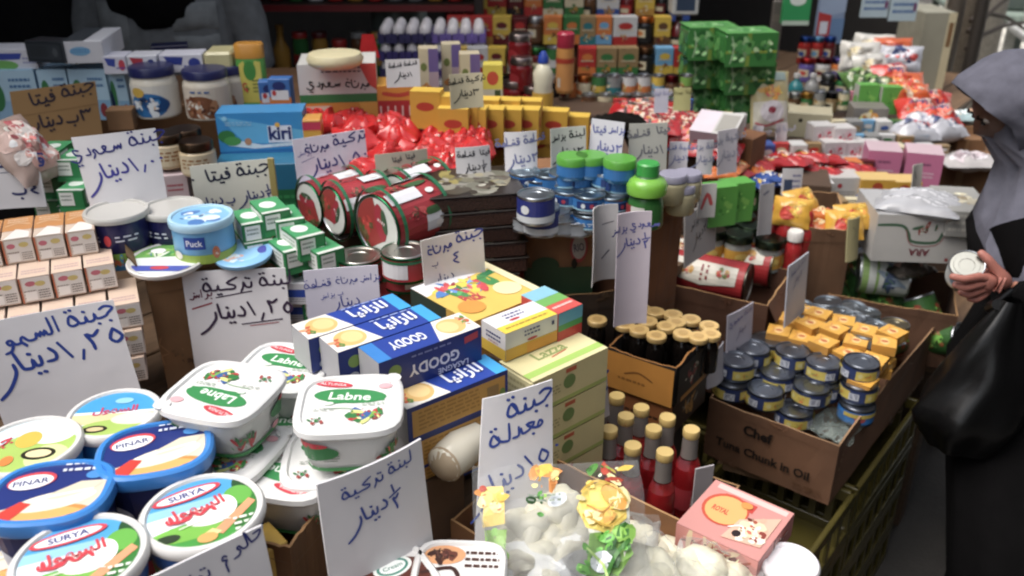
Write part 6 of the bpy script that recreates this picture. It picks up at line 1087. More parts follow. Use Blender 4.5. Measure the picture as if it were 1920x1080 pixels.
put(MY, 'mayonnaise_bottle', 'white and yellow squeeze bottle with blue cap', 'bottle', 1019, 96, 1.305, .2, UP-1.2)
OB = bottle_proto([(.026, 0), (.028, .006), (.028, .13), (.026, .15), (.018, .155)], '#c0843c', [(.026, .14), (.028, .145), (.028, .185), (.024, .19), (.0001, .19)], '#a8203c', [('r', '#c98a44', 0, 0, 1, 1), ('r', '#c9c0b0', .6, .1, .66, .4), ('r', '#a8341c', 0, .85, 1, 1)], R=.028, lz=(.06, .72))
put(OB, 'sauce_bottle', 'orange bottle with tall dark pink cap', 'bottle', 1061, 60, 1.315, .19, UP)
RJ = jar_proto(.036, .1, '#6a0f14', '#9a8a84', .018, [('e', '#8a1c22', .62, .5, .1, .3)], lidkind='metal')
for i, (px, py, z) in enumerate([(975, 62, 1.33), (978, 106, 1.27), (965, 150, 1.2), (1002, 160, 1.19)]): put(RJ, 'syrup_jar', 'tall dark red jar, %s beside the squeeze bottle' % ORD[i], 'jar', px, py, z, .1, UP, 'dark red jars')
BF2 = pouch_proto(.09, .07, .05, '#9fc0d8', [('b', ['#2c5aa8', '#d9dde0', '#c8b03c'], .4, .5, .3, .3, 8)], 6)
put(BF2, 'snack_packet', 'blue and white packet lying at the foot of the squeeze bottle', 'packet', 1025, 212, 1.20, .05, UP+.6)
put(pouch_proto(.13, .07, .04, '#b8404a', [('b', ['#d9c08a', '#3a8a5a', '#d9d4c8', '#b8303c'], .5, .5, .4, .3, 12)], 7), 'snack_packet', 'red and cream packet lying behind the black written card', 'packet', 1085, 228, 1.18, .05, UP-.2)
put(pouch_proto(.16, .07, .05, '#14120f', None, 9, 'cloth', .9), 'black_cloth', 'crumpled black cloth behind the blue written white card', 'cloth', 1158, 216, 1.18, .05, UP-.1)
# green wrapped multi packs
GW = pack_proto(.17, .12, .105, '#2f7030', {'F': [('r', '#2f7430', 0, 0, 1, 1), ('r', '#6f8a2c', .4, 0, .48, 1), ('r', '#7f942c', 0, .4, 1, .48), ('b', ['#57984a', '#215a26', '#8ab87a', '#3f8440'], .3, .5, .3, .4, 14), ('b', ['#57984a', '#215a26', '#a0c08a'], .75, .5, .2, .4, 9), ('s', '#a8c49c', .03, [(.1, .9), (.15, .5), (.1, .1)])], 'L': [('b', ['#57984a', '#215a26'], .5, .5, .4, .4, 9)], 'T': [('r', '#4f9044', 0, 0, 1, 1), ('b', ['#7fb072', '#3a7a3a'], .5, .5, .4, .4, 9)], 'R': [('r', '#5f9658', 0, 0, 1, 1)]}, 'gloss', .012)
for i in range(3):
    for j in range(2): put(GW, 'wrapped_multipack', 'green plastic wrapped multipack, %s layer down, %s one' % (ORD[i], ['left', 'right'][j]), 'pack', 1330+j*70-i*2, 46+j*10+i*55, 1.31-.106*i, .105, UP+.12, 'green wrapped multipacks')
# ---- middle right of the stall, towards the far end
NP = [pouch_proto(.15, .1, .04, '#a8161c', [('b', ['#c8302c', '#d9c8b0', '#1c1412', '#c8862c', '#8a1418'], .5, .5, .42, .38, 16), ('l', '#e0d0c0', .2, .6, .8, .8, 1)], s_, 'gloss', .6) for s_ in (11, 12)]
for i, (px, py, z) in enumerate([(1205, 208, 1.12), (1235, 220, 1.11), (1265, 226, 1.10), (1295, 236, 1.09), (1325, 246, 1.08), (1220, 230, 1.09), (1280, 248, 1.07), (1310, 262, 1.06), (1190, 196, 1.13), (1215, 190, 1.13), (1250, 204, 1.12), (1285, 214, 1.11), (1320, 222, 1.10), (1345, 268, 1.05)]):
    put(NP[i % 2], 'noodle_packet', 'red noodle packet, %s from the left in the slanting row' % ORD[i], 'packet', px, py, z, .04, UP-.5+.2*math.sin(i), 'red noodle packets', rx=.3)
c = PZ(1348, 225, 1.12); pack_proto(.13, .11, .05, '#a8a49f', {'T': [('r', '#b5b3b0', 0, 0, 1, 1), ('p', '#c8bcc4', [(0, 0), (.5, 0), (.5, 1), (0, 1)]), ('r', '#8f8c84', .55, .1, .95, .9)], 'F': [('r', '#b09aa6', 0, 0, 1, 1), ('s', '#b8304a', .12, [(.1, .3), (.9, .6)])]}, 'print').place('tilted_box', 'white box tilted above the red noodle packets', 'box', c-Vector((0, 0, .05)), UP-.5, rx=.35)
pack('brown_box', 'plain brown carton side right of the narrow white card', 'carton', (1375, 255), (1412, 262), KZ(256, 1.06), .1, .12, '#6b4424', None, None, 'card')
CB = pouch_proto(.13, .2, .05, '#b5a878', [('r', '#c4bfae', .05, .05, .95, .5), ('b', ['#c8862c', '#b8304a', '#d8a43c', '#cc6a4a'], .5, .66, .36, .12, 12), ('e', '#c0b8bc', .5, .34, .3, .18), ('e', '#8a2c3c', .5, .36, .1, .06), ('r', '#8a9a94', .1, .84, .9, .98), ('s', '#b8304a', .03, [(.1, .15), (.4, .1), (.8, .2)])], 15, 'gloss', .3)
p = P(1437, 192, 3.0); CB.place('snack_bag', 'upright cream and orange snack bag with clear top', 'bag', p-Vector((0, 0, .0)), UP+.1, None, rx=1.25)
step('wooden step under the far snack bags', 1380, 255, 1720, 270, .86, .5, .2)
mixed('behind the upright snack bag', 1480, 1600, 138, 1.03, [('t', 26, .13, 'teal', 'white'), ('t', 24, .12, 'grey', 'white'), ('j', 24, .1, 'black', 'grey'), ('j', 26, .1, 'green', 'violet')])
mixed('behind the far bottles', 1500, 1590, 108, 1.05, [('j', 24, .1, 'violet', 'red'), ('j', 24, .1, 'white', 'darkred'), ('j', 24, .1, 'orange', 'violet')])
mixed('at the dark doorway', 1500, 1570, 68, 1.10, [('j', 22, .12, 'red', 'blue'), ('j', 22, .12, 'red', 'sky'), ('j', 22, .12, 'darkred', 'blue')])
pack('cream_carton', 'cream tray carton behind the white and pink boxes', 'carton', (1478, 210), (1562, 216), KZ(212, .98), .12, .09, '#a8a084', {'F': [('e', '#3a342a', .3, .7, .05, .08), ('e', '#3a342a', .7, .6, .05, .08)]})
pack('vegetable_box', 'grey topped box printed with vegetables', 'box', (1602, 202), (1668, 204), KZ(203, 1.0), .1, .1, '#6f6a64', {'F': [('b', ['#b8402c', '#c8862c', '#7a9a3c', '#c9b03c', '#8a2c22', '#d9c8a0'], .5, .45, .45, .4, 26)]})
for i, (px, py) in enumerate([(1625, 172), (1668, 176), (1640, 162)]):
    put(gp2, 'green_box', 'light green box, %s above the vegetable box' % ORD[i], 'box', px, py, 1.03-.004*i, .07, UP, 'light green far boxes')
CR2 = [pouch_proto(.16, .12, .07, c_, [('b', q, .5, .5, .42, .38, 14)], s_, 'gloss', .7) for s_, c_, q in ((21, '#b8261c', ['#d8502c', '#c8341c', '#d9b8a8', '#3a2c5a']), (22, '#a8a9b0', ['#2c3a6a', '#c8c9d0', '#b8403c']), (23, '#b8501c', ['#d8862c', '#b8301c', '#c9b9a0']), (24, '#4a6a34', ['#6f9a44', '#2c4a2c', '#b8b89a']), (25, '#b9b6ae', ['#c8b88a', '#9a948a', '#d0ccc4']))]
for i, (px, py, z, s_, rx) in enumerate([(1720, 195, 1.0, 0, .6), (1755, 210, .98, 0, .4), (1730, 222, .96, 1, .2), (1690, 145, 1.06, 2, .9), (1665, 130, 1.08, 0, .8), (1700, 165, 1.04, 2, .6), (1640, 150, 1.05, 3, .7), (1610, 140, 1.05, 3, .5), (1612, 85, 1.12, 4, 1.2), (1640, 70, 1.14, 4, 1.3), (1625, 110, 1.1, 4, 1.1), (1672, 78, 1.13, 2, 1.2), (1690, 95, 1.11, 1, 1.0), (1765, 235, .95, 1, .2), (1712, 240, .95, 1, .2), (1740, 180, 1.01, 0, .5)]):
    put(CR2[s_], 'snack_bag', '%s snack bag, %s in the far heap before the cabinet' % (['red', 'silver blue', 'orange red', 'green', 'whitish'][s_], ORD[i]), 'bag', px, py, z, .05, UP+.4*math.sin(i*2), 'snack bags heaped before the cabinet', rx=rx)
# white and pink boxes
WP = pack_proto(.075, .07, .08, '#bcb3b2', {'F': [('r', '#c4bcbc', 0, .3, 1, 1), ('b', ['#b8304a', '#c9a8b0', '#c0b8b8'], .5, .6, .4, .3, 12), ('e', '#b02c44', .3, .6, .08, .1), ('r', '#c09030', .1, 0, .9, .25)], 'T': [('r', '#b8b5b3', 0, 0, 1, 1)]})
for i, (px, py, z) in enumerate([(1540, 232, .99), (1578, 236, .985), (1560, 262, .95), (1600, 262, .945), (1630, 265, .94), (1590, 290, .90)]):
    put(WP, 'tissue_box', 'white box with pink flowers, %s in the group beside the pink cartons' % ORD[i], 'box', px, py, z, .08, UP+.1, 'white boxes with pink print')
PKB = [('r', '#b8688c', 0, 0, 1, 1), ('l', '#6a3a5a', .3, .6, .7, .75, 1), ('l', '#c9b0bc', .3, .3, .8, .5, 2), ('r', '#a8587c', 0, 0, 1, .1)]
for i, (a, b2) in enumerate([((1630, 282), (1694, 286)), ((1702, 286), (1772, 292))]): pack('pink_carton', 'pink carton, %s of the pair below the snack heap' % ['left', 'right'][i], 'carton', a, b2, KZ(a[1], .96), .12, .12, '#b8688c', {'F': PKB, 'T': [('r', '#b8a0a8', 0, 0, 1, 1)]}, 'pair of pink cartons', ms={'R': '#8a4a68'})
RD = pouch_proto(.14, .07, .03, '#a01418', [('b', ['#c8302c', '#d99a3c', '#e0d0c0', '#6a0f12'], .5, .5, .42, .3, 12)], 31, 'gloss', .5)
for i, (px, py, z) in enumerate([(1410, 300, .98), (1445, 296, .98), (1480, 290, .98), (1515, 285, .97), (1545, 292, .96), (1500, 305, .95), (1540, 312, .94), (1465, 308, .95), (1575, 302, .94), (1370, 312, .98), (1400, 318, .96), (1600, 308, .93)]):
    put(RD, 'candy_bag', 'red candy bag, %s in the layer before the pink flowered boxes' % ORD[i], 'bag', px, py, z, .03, UP-.4+.5*math.sin(i*2), 'red candy bags')
OR = pouch_proto(.1, .06, .03, '#c0641c', [('b', ['#d9902c', '#b8341c', '#d9c08a'], .5, .5, .4, .3, 9)], 33)
for i, (px, py, z) in enumerate([(1350, 318, 1.0), (1380, 306, 1.0), (1415, 312, .97)]): put(OR, 'candy_bag', 'orange candy bag, %s left of the red ones' % ORD[i], 'bag', px, py, z, .03, UP+i, 'orange candy bags')
for i, (px, py, z) in enumerate([(1440, 325, .97), (1465, 330, .96), (1425, 335, .96)]): put(CR2[1], 'snack_bag', 'blue and silver bag, %s by the small grey card' % ORD[i], 'bag', px, py, z, .05, UP+i, 'blue bags by the grey card', sc=None) if False else put(pouch_proto(.08, .06, .03, '#2c4a8c', [('b', ['#c8c9d0', '#c9a83c', '#1c2c5a'], .5, .5, .4, .3, 8)], 35+i), 'snack_bag', 'small blue bag, %s by the small grey card' % ORD[i], 'bag', px, py, z, .03, UP+i, 'small blue bags')
RDB = pack_proto(.11, .09, .085, '#b5b1ad', {'F': [('r', '#b9b6b2', 0, 0, 1, 1), ('e', '#a02c34', .35, .7, .07, .09), ('l', '#8a8680', .3, .3, .8, .5, 2)]})
for i, (px, py, z) in enumerate([(1578, 325, .93), (1575, 365, .86)]): put(RDB, 'white_box', 'white box with a red dot, %s one' % ['upper', 'lower'][i], 'box', px, py, z, .085, UP, 'white boxes with a red dot')
YY = pack_proto(.1, .08, .05, '#c0901e', {'F': [('r', '#c8981e', 0, 0, 1, 1), ('r', '#a8761a', 0, .0, 1, .2), ('e', '#a8401c', .5, .55, .16, .3)], 'T': [('r', '#c9a860', 0, 0, 1, 1)]})
for i, (px, py, z) in enumerate([(1640, 330, .93), (1690, 334, .925), (1640, 358, .885), (1690, 362, .88), (1636, 384, .84)]): put(YY, 'yellow_box', 'yellow box with red oval, %s in the stack below the pink cartons' % ORD[i], 'box', px, py, z, .05, UP-.05, 'yellow boxes below the pink cartons')
YM = pouch_proto(.1, .08, .04, '#c8961c', [('e', '#b8301c', .4, .4, .2, .24), ('b', ['#d8b02c', '#c8861c'], .6, .6, .3, .3, 6)], 41, 'gloss', .4)
for i, (px, py, z, rx) in enumerate([(1490, 368, 1.0, 1.0), (1585, 392, .97, .9), (1600, 380, .98, .7), (1500, 352, 1.0, .7)]): put(YM, 'soup_packet', 'yellow soup packet with red oval, %s near the yellow card' % ORD[i], 'packet', px, py, z, .05, UP-.4+i*.3, 'yellow soup packets', rx=rx)
for i, (px, py, z) in enumerate([(1530, 392, .95), (1555, 398, .94), (1540, 412, .93)]): put(OR, 'candy_bag', 'orange and cream bag, %s behind the cream cans' % ORD[i], 'bag', px, py, z, .03, UP-i, 'orange and cream bags')
open_carton('brown carton behind the cream cans', (1500, 425), (1600, 432), KZ(425, .93), .3, .3, col='#5d4028')
pack('blue_box', 'small blue box at the left of the lettered white box', 'box', (1622, 384), (1650, 386), KZ(385, .96), .05, .05, '#3a4a7c', {'F': [('e', '#a8402c', .5, .4, .3, .2)]})
# big cartons at the far right of the stall
for (a, b2, z, D, H, t) in [((1752, 232), (1858, 240), .93, .25, .14, 'behind the pink cartons'), ((1762, 300), (1882, 318), .86, .3, .16, 'with white things on top, by the shopper'), ((1796, 262), (1850, 262), .9, .1, .05, 'small upper one between the others')]:
    pack('brown_carton', 'closed brown carton '+t, 'carton', a, b2, KZ(a[1], z), D, H, '#7a5634', {'F': [('r', '#8a6a44', .3, .0, .42, 1)]}, 'closed brown cartons', 'card')
put(pouch_proto(.2, .14, .04, '#a9a5a4', [('b', ['#c4b8bc', '#8a7a80', '#d0ccd0'], .5, .5, .4, .4, 14)], 51, 'paper', .9), 'paper_packs', 'whitish paper packets on the brown carton by the shopper', 'packet', 1820, 292, .9, .04, UP)
put(pouch_proto(.14, .1, .04, '#8fa6a8', [('b', ['#c9d6d6', '#b89a7a', '#a85a4a'], .5, .5, .4, .4, 14)], 52, 'gloss', .9), 'snack_bag', 'pale blue and tan bag on the far brown carton', 'bag', 1815, 205, .98, .05, UP)
pack('white_slab', 'white plastic slab lying behind the whitish packets', 'slab', (1860, 300), (1905, 306), KZ(300, .86), .12, .02, '#b5b5b8')
# supports under the far goods: stacked cartons
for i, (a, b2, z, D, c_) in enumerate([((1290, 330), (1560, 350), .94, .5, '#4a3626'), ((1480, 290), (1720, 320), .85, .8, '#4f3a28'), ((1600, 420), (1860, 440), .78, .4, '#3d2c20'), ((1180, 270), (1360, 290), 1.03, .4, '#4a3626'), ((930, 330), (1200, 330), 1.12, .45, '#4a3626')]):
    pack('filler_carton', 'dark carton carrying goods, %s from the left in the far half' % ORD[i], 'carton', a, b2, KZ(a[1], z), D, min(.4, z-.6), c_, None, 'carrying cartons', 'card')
# hanging goods and cabinet under the far ceiling
def hang(name, label, cat, px0, py0, px1, py1, k, col, prims, D=.04, ch=.006):
    a = P(px0, py0, k); Wm = (px1-px0)*k/FPX; Hm = (py1-py0)*k/FPX/.9; c = a+RT*Wm/2; c.z = a.z-Hm
    return pack_proto(Wm, D, Hm, col, {'F': prims}, 'print', ch).place(name, label, cat, c, UP)
hang('hanging_pack', 'green and white pack hanging in front of the dark doorway', 'pack', 1474, -40, 1525, 35, 3.7, '#1f8a4c', [('r', '#1f8a4c', 0, 0, 1, 1), ('e', '#c9d0c8', .5, .55, .3, .12), ('r', '#a9b8a9', 0, 0, 1, .1)])
hang('hanging_banner', 'tall blue, white and red packet hanging at the far end', 'packet', 1542, -40, 1592, 66, 3.9, '#7a8ca8', [('p', '#8c9cb4', [(0, .4), (1, .5), (1, 1), (0, 1)]), ('p', '#a82c2c', [(0, 0), (.5, 0), (.5, .45), (0, .5)]), ('r', '#c8c9d0', .1, .15, .4, .35), ('r', '#5f7ca0', .5, 0, 1, .4)])
for i, x0 in enumerate((1625, 1680)): hang('hanging_sheet', 'pale blue sheet with print at the top edge, %s one' % ['left', 'right'][i], 'sheet', x0, -50, x0+52, 22+i*6, 4.0, '#a9bcc4', [('l', '#4a6a9a', .1, .1, .9, .4, 2), ('e', '#6a2a5a', .9, .3, .06, .1), ('r', '#8ab0c4', 0, .5, 1, .7)], .01, .001)
hang('white_appliance', 'white framed case with dark window at the top edge', 'case', 1262, -60, 1312, 14, 3.3, '#a8a8a4', [('r', '#2c3a50', .15, .1, .85, .8)], .1)
hang('dark_strip', 'grey upright board beside the green multipacks', 'board', 1450, 0, 1472, 100, 3.8, '#5a544e', [('l', '#6a6258', .1, .2, .9, .8, 2)], .02)
ca = P(1700, 55, 4.4); ca2 = P(1756, 180, 4.4); Wm = .10; pack_proto(.15, .3, 1.15, '#8a8878', {'F': [('r', '#94917f', 0, 0, .72, 1), ('r', '#c4b894', .74, 0, 1, 1), ('r', '#7a5a38', .8, .86, .95, .96)]}, 'matte', .004).place('cabinet', 'grey cabinet with a cream painted edge at the far end', 'cabinet', Vector((ca.x, ca.y, 0))+RT*.09, UP)
# posts, branches and bright end of the lane
for i, (px, k, r, c_) in enumerate([(1775, 5.2, .05, '#4f463c'), (1800, 5.4, .06, '#6a5f50'), (1822, 5.0, .035, '#2c2620'), (1846, 5.8, .07, '#8a8478'), (1760, 5.6, .02, '#c4bfae')]):
    g_ = P(px-22, 200, k); t_ = Vector((g_.x, g_.y, 0)); rn = random.Random(i); b = B(); b.tube([(0, 0, -.0), (.01, .0, 1), (.0, .012, 2), (.0, .0, 3.2)], r, mat(c_, 'wood'), 10, rs=[r, r*.96, r*.94, r*.9])
    Proto(('post', b.mesh('post', 50), 0)).place('wooden_post', '%s post by the cabinet at the lane end, %s from the left' % (['brown', 'grey brown', 'thin dark', 'pale grey', 'thin cream'][i], ORD[[1, 2, 3, 4, 0][i]]), 'post', t_, 0, 'posts at the lane end')
for i, (a, b2, k) in enumerate([((1815, 60), (1935, -30), 4.9), ((1820, 40), (1900, -40), 4.9), ((1822, 75), (1940, 40), 5.0), ((1835, 22), (1930, 60), 5.1), ((1812, 92), (1860, 20), 4.9)]):
    p, q = P(*a, k), P(*b2, k+.4); b = B(); m_ = (p+q)/2+Vector((0, 0, .03)); b.tube([Vector((0, 0, 0)), m_-p, q-p], .012, mat('#3f342a', 'wood'), 7, rs=[.014, .011, .008])
    Proto(('branch', b.mesh('branch', 50), 0)).place('bare_branch', 'bare brown branch tied to the posts, %s from the top' % ORD[i], 'branch', p, 0, 'bare branches by the posts')
b = B(); rows = [[(5.6+8*i/12, -6+14*j/12, .012) for i in range(13)] for j in range(13)]; b.grid(rows, mat('#a9a59a', 'ground')); struct('pale_sunlit_ground', b.mesh('pale_sunlit_ground', 0))  # far ground made paler, its sunlight put into the colour
def far_stall(label, x, y, W_, D_, H_, c1, c2, rz=.4):
    b = B(); b.box(-W_/2, -D_/2, H_-.05, W_/2, D_/2, H_, mat(c1, 'cloth'), .01)
    root = Proto(('table_top', b.mesh('top', 0), 0)); l = B()
    o = root.place('market_table', label, 'table', (x, y, 0), rz, 'pale tables beyond the lane')
    lm = B(); lm.box(-.03, -.03, 0, .03, .03, H_-.051, mat(c2, 'wood')); lm = lm.mesh('leg', 0)
    for fx in (-.45, .45):
        for fy in (-.4, .4): q = obj('leg', lm, o); q.location = (W_*fx, D_*fy, 0)
    cb = B(); cb.box(-W_*.4, -D_*.35, H_+.002, W_*.4, D_*.35, H_+.25, mat(c2, 'matte'), .02); obj('goods_cover', cb.mesh('cover', 0), o)
far_stall('pale green table with grey cover behind the branches', 8.2, 1.6, 1.6, .9, .8, '#9fb0a4', '#5f6a64')
far_stall('white clothed table beyond the posts', 7.2, .9, 1.1, .7, .75, '#d0d0cc', '#b0b2ae')
far_stall('grey clothed table farthest down the lane', 9.5, .2, 1.6, .9, .8, '#b5b8b4', '#6a6a66')
# dark shop shelves behind the round cheese
def shelf_unit(label, p, rz, W_, H_, nsh, fill):
    root = bpy.data.objects.new('wall_shelf', None); COL.objects.link(root); root.location = p; root.rotation_euler = (0, 0, rz); tag(root, label, 'shelf')
    b = B()
    for s_ in (-1, 1): b.box(s_*W_/2-.015, 0, 0, s_*W_/2+.015, .3, H_, mat('#241a16', 'wood'), .002)
    obj('side_boards', b.mesh('sides', 0), root)
    sm = B(); sm.box(-W_/2+.016, 0, 0, W_/2-.016, .3, .02, mat('#2a1c18', 'wood')); sm.box(-W_/2+.016, -.008, 0, W_/2-.016, -.001, .024, mat('#6a1418', 'print')); sm = sm.mesh('shelf', 0)
    rnd = random.Random(label)
    for i in range(nsh):
        z = .1+(H_-.15)*i/(nsh-1); o = obj('shelf_board', sm, root); o.location = (0, 0, z)
    return root
S0 = P(600, 60, 3.5); S0 = Vector((S0.x, S0.y, 0)); shelf_unit('dark wall shelf with red shelf edges behind the cheese wheel', S0+RT*.05, UP, 1.15, 2.2, 8, None)
zs = [.1+2.05*i/7 for i in range(8)]
DKC = ['darkred', 'black', 'brown', 'green', 'white', 'gold', 'red', 'grey']
JM = {}
for zi in (2, 3, 4):
    for i in range(13):
        rn = random.Random(zi*31+i); c1, c2 = rn.choice(DKC), rn.choice(DKC); h = rn.choice((.14, .17, .2)); key = (c1, c2, h)
        if key not in JM: JM[key] = jar_proto(.032, h, HX[c1], HX[c2], .02, [('r', HX[c2], .5, .3, .8, .7)]) if h < .2 else bottle_proto([(.03, 0), (.034, .006), (.034, .1), (.014, .14), (.013, .17)], HX[c1], [(.015, .168), (.015, .2), (.0001, .2)], HX[c2], [('r', HX['cream'], .5, 0, .9, 1)], R=.034, lz=(.2, .5))
        pos = S0+RT*(.05-.48+.08*i)+HD*.12; pos.z = zs[zi]+.024
        JM[key].place('shelf_jar' if h < .2 else 'shelf_bottle', '%s %s with %s top, %s from the left, %s wall shelf board' % (COLN[c1], 'jar' if h < .2 else 'bottle', COLN[c2], ORD[i], {2: 'lowest seen', 3: 'middle', 4: 'upper'}[zi]), 'jar' if h < .2 else 'bottle', pos, rn.uniform(0, 6), 'goods on the wall shelf')
far_sign('small white card standing behind the red candy bags', (1412, 236), (1432, 236), 1.06, 45, 31, '#8a8a9c', '#a9a4a8', two=False)
far_sign('white card standing by the upright snack bag', (1456, 232), (1476, 230), 1.05, 52, 32, '#8a8a9c', '#b0abae', two=False)
mixed('behind the red candy bags', 1392, 1540, 268, .99, [('p', 26, .06, 'white', 'orange'), ('b', 24, .07, 'blue', 'white'), ('p', 26, .06, 'red', 'cream'), ('b', 26, .07, 'white', 'green'), ('p', 26, .06, 'tan', 'red')])
mixed('behind the yellow boxes', 1560, 1640, 300, .93, [('p', 26, .05, 'red', 'white'), ('b', 24, .06, 'orange', 'cream'), ('p', 26, .05, 'darkred', 'orange')])
mixed('left of the yellow soup packets', 1380, 1480, 345, .93, [('j', 24, .08, 'brown', 'gold'), ('j', 24, .08, 'green', 'black'), ('c', 26, .07, 'white', 'green'), ('j', 24, .08, 'tan', 'darkred')])
mixed('between the green box and the white boxes', 1400, 1560, 338, .93, [('p', 26, .06, 'tan', 'cream'), ('p', 24, .06, 'green', 'white'), ('b', 26, .06, 'cream', 'brown'), ('p', 26, .06, 'blue', 'white'), ('p', 26, .06, 'tan', 'gold'), ('b', 26, .06, 'white', 'red')])
mixed('right of the soup packets', 1530, 1640, 372, .9, [('p', 24, .05, 'orange', 'yellow'), ('b', 26, .06, 'tan', 'red'), ('p', 24, .05, 'cream', 'orange'), ('b', 26, .06, 'blue', 'grey')])
mixed('before the far snack heap', 1590, 1740, 252, .94, [('p', 26, .05, 'sky', 'white'), ('b', 24, .05, 'grey', 'green'), ('p', 26, .05, 'white', 'green'), ('b', 26, .05, 'tan', 'orange'), ('p', 26, .05, 'sky', 'blue')])
mixed('behind the noodle packets', 1150, 1300, 186, 1.125, [('p', 26, .05, 'red', 'cream'), ('p', 24, .06, 'darkred', 'white'), ('p', 26, .05, 'orange', 'red'), ('p', 26, .06, 'red', 'gold'), ('c', 24, .05, 'green', 'cream'), ('p', 26, .05, 'blue', 'red')])
mixed('below the green multipacks', 1300, 1400, 214, 1.08, [('b', 26, .07, 'brown', 'tan'), ('p', 24, .06, 'gold', 'green'), ('b', 26, .07, 'cream', 'pink'), ('p', 24, .06, 'white', 'red')])
mixed('at the foot of the far snack bags', 1480, 1620, 172, 1.02, [('j', 24, .08, 'brown', 'white'), ('j', 24, .08, 'green', 'gold'), ('c', 24, .07, 'grey', 'cream'), ('j', 24, .08, 'tan', 'black'), ('c', 24, .07, 'cream', 'green'), ('p', 26, .07, 'pink', 'white')])
mixed('around the vegetable box', 1560, 1720, 225, .97, [('p', 24, .06, 'cream', 'green'), ('b', 26, .07, 'grey', 'tan'), ('p', 24, .06, 'sky', 'white'), ('b', 26, .07, 'white', 'blue'), ('p', 24, .06, 'green', 'lime'), ('p', 24, .06, 'pink', 'cream')])
mixed('beside the pink cartons', 1640, 1780, 272, .93, [('p', 24, .04, 'white', 'pink'), ('b', 26, .05, 'cream', 'red'), ('p', 24, .04, 'sky', 'grey'), ('b', 26, .05, 'white', 'green'), ('p', 24, .04, 'tan', 'white')])
# ------------------------------------------------------------------ people
def skin_mesh(name, verts, edges, radii, m, parent, sub=2, root=0):
    me = bpy.data.meshes.new(name); me.from_pydata([tuple(v) for v in verts], edges, []); me.materials.append(m)
    o = bpy.data.objects.new(name, me); COL.objects.link(o)
    md = o.modifiers.new('skin', 'SKIN'); md.use_smooth_shade = True
    sv = me.skin_vertices[0].data
    for i, r in enumerate(radii): sv[i].radius = r if isinstance(r, tuple) else (r, r)
    sv[root].use_root = True
    o.modifiers.new('sub', 'SUBSURF').levels = sub; o.modifiers['sub'].render_levels = sub
    if parent: o.parent = parent; o.matrix_parent_inverse = parent.matrix_world.inverted()
    return o
def loft(rows, m, name, parent, folds=.0, seed=0, n=36, fr=3):
    'rows: (centre, rx, ry, yaw, tilt axis normal)'
    b = B(); g = []
    for j, (c, rx, ry, yw) in enumerate(rows):
        c = Vector(c); row = []
        for i in range(n):
            t = 2*math.pi*i/n; f = 1+folds*math.sin(t*fr+seed+j*.35)*.5+folds*1.6*noise.noise(Vector((math.cos(t)*2.2, math.sin(t)*2.2, j*.35+seed)))
            x, y = rx*f*math.cos(t), ry*f*math.sin(t); row.append(c+Vector((x*math.cos(yw)-y*math.sin(yw), x*math.sin(yw)+y*math.cos(yw), 0)))
        g.append(row)
    b.grid(g, m, True); b.face(g[0][::-1], m); b.face(g[-1], m)
    o = obj(name, b.mesh(name, 70), parent); return o
def head_mesh(c, fwd, up, R, m, parent):
    'head with brow, nose, mouth, chin and ears'
    fwd = Vector(fwd).normalized(); up = (Vector(up)-fwd*Vector(up).dot(fwd)).normalized(); sd_ = fwd.cross(up); b = B(); rows = []; nv, nu = 26, 36
    def bump(d, q, w, h):
        return h*math.exp(-((d-Vector(q)).length/w)**2)
    for a in range(nv+1):
        ph = math.pi*a/nv; row = []
        for k in range(nu):
            th = 2*math.pi*k/nu; d = Vector((math.sin(ph)*math.cos(th), math.sin(ph)*math.sin(th), math.cos(ph)))     # x fwd, y side, z up
            r = 1+bump(d, (.98, 0, -.12), .17, .22)+bump(d, (.95, 0, .22), .35, .04)-bump(d, (.9, .3, .08), .16, .07)-bump(d, (.9, -.3, .08), .16, .07)+bump(d, (.88, 0, -.45), .18, .05)+bump(d, (.75, 0, -.75), .3, .12)+bump(d, (0, 1, -.05), .17, .09)+bump(d, (0, -1, -.05), .17, .09)
            v = Vector((d.x*.92*r, d.y*.76*r, d.z*1.12*r)); row.append(Vector(c)+(fwd*v.x+sd_*v.y+up*v.z)*R)
        rows.append(row)
    b.grid(rows[::-1], m, True); o = obj('head', b.mesh('head', 80), parent)
    e = B()
    for s_ in (-1, 1):
        q = Vector(c)+(fwd*.80+sd_*.28*s_+up*.09)*R; e.ring(q, .10*R, .10*R, .07*R, mat('#a89c94', 'gloss'), 0, 0, 10, 8); q2 = q+fwd*.085*R; e.ring(q2, .06*R, .06*R, .06*R, mat('#1a120e', 'gloss'), 0, 0, 8, 6)
        br = [Vector(c)+(fwd*(.96-.06*abs(t))+sd_*(.28*s_+.14*t)+up*(.27-.03*abs(t)))*R for t in (-1, 0, 1)]; e.tube(br, .03*R, mat('#1a120e', 'cloth'), 6)
    lip = [Vector(c)+(fwd*(.93-.08*abs(t))+sd_*.2*t+up*(-.47))*R for t in (-1, -.4, 0, .4, 1)]; e.tube(lip, .045*R, mat('#7a3f38', 'skin'), 6, rs=[.01*R, .04*R, .045*R, .04*R, .01*R])
    obj('face_details', e.mesh('face', 60), o); return o
SK = mat('#a8705a', 'skin')
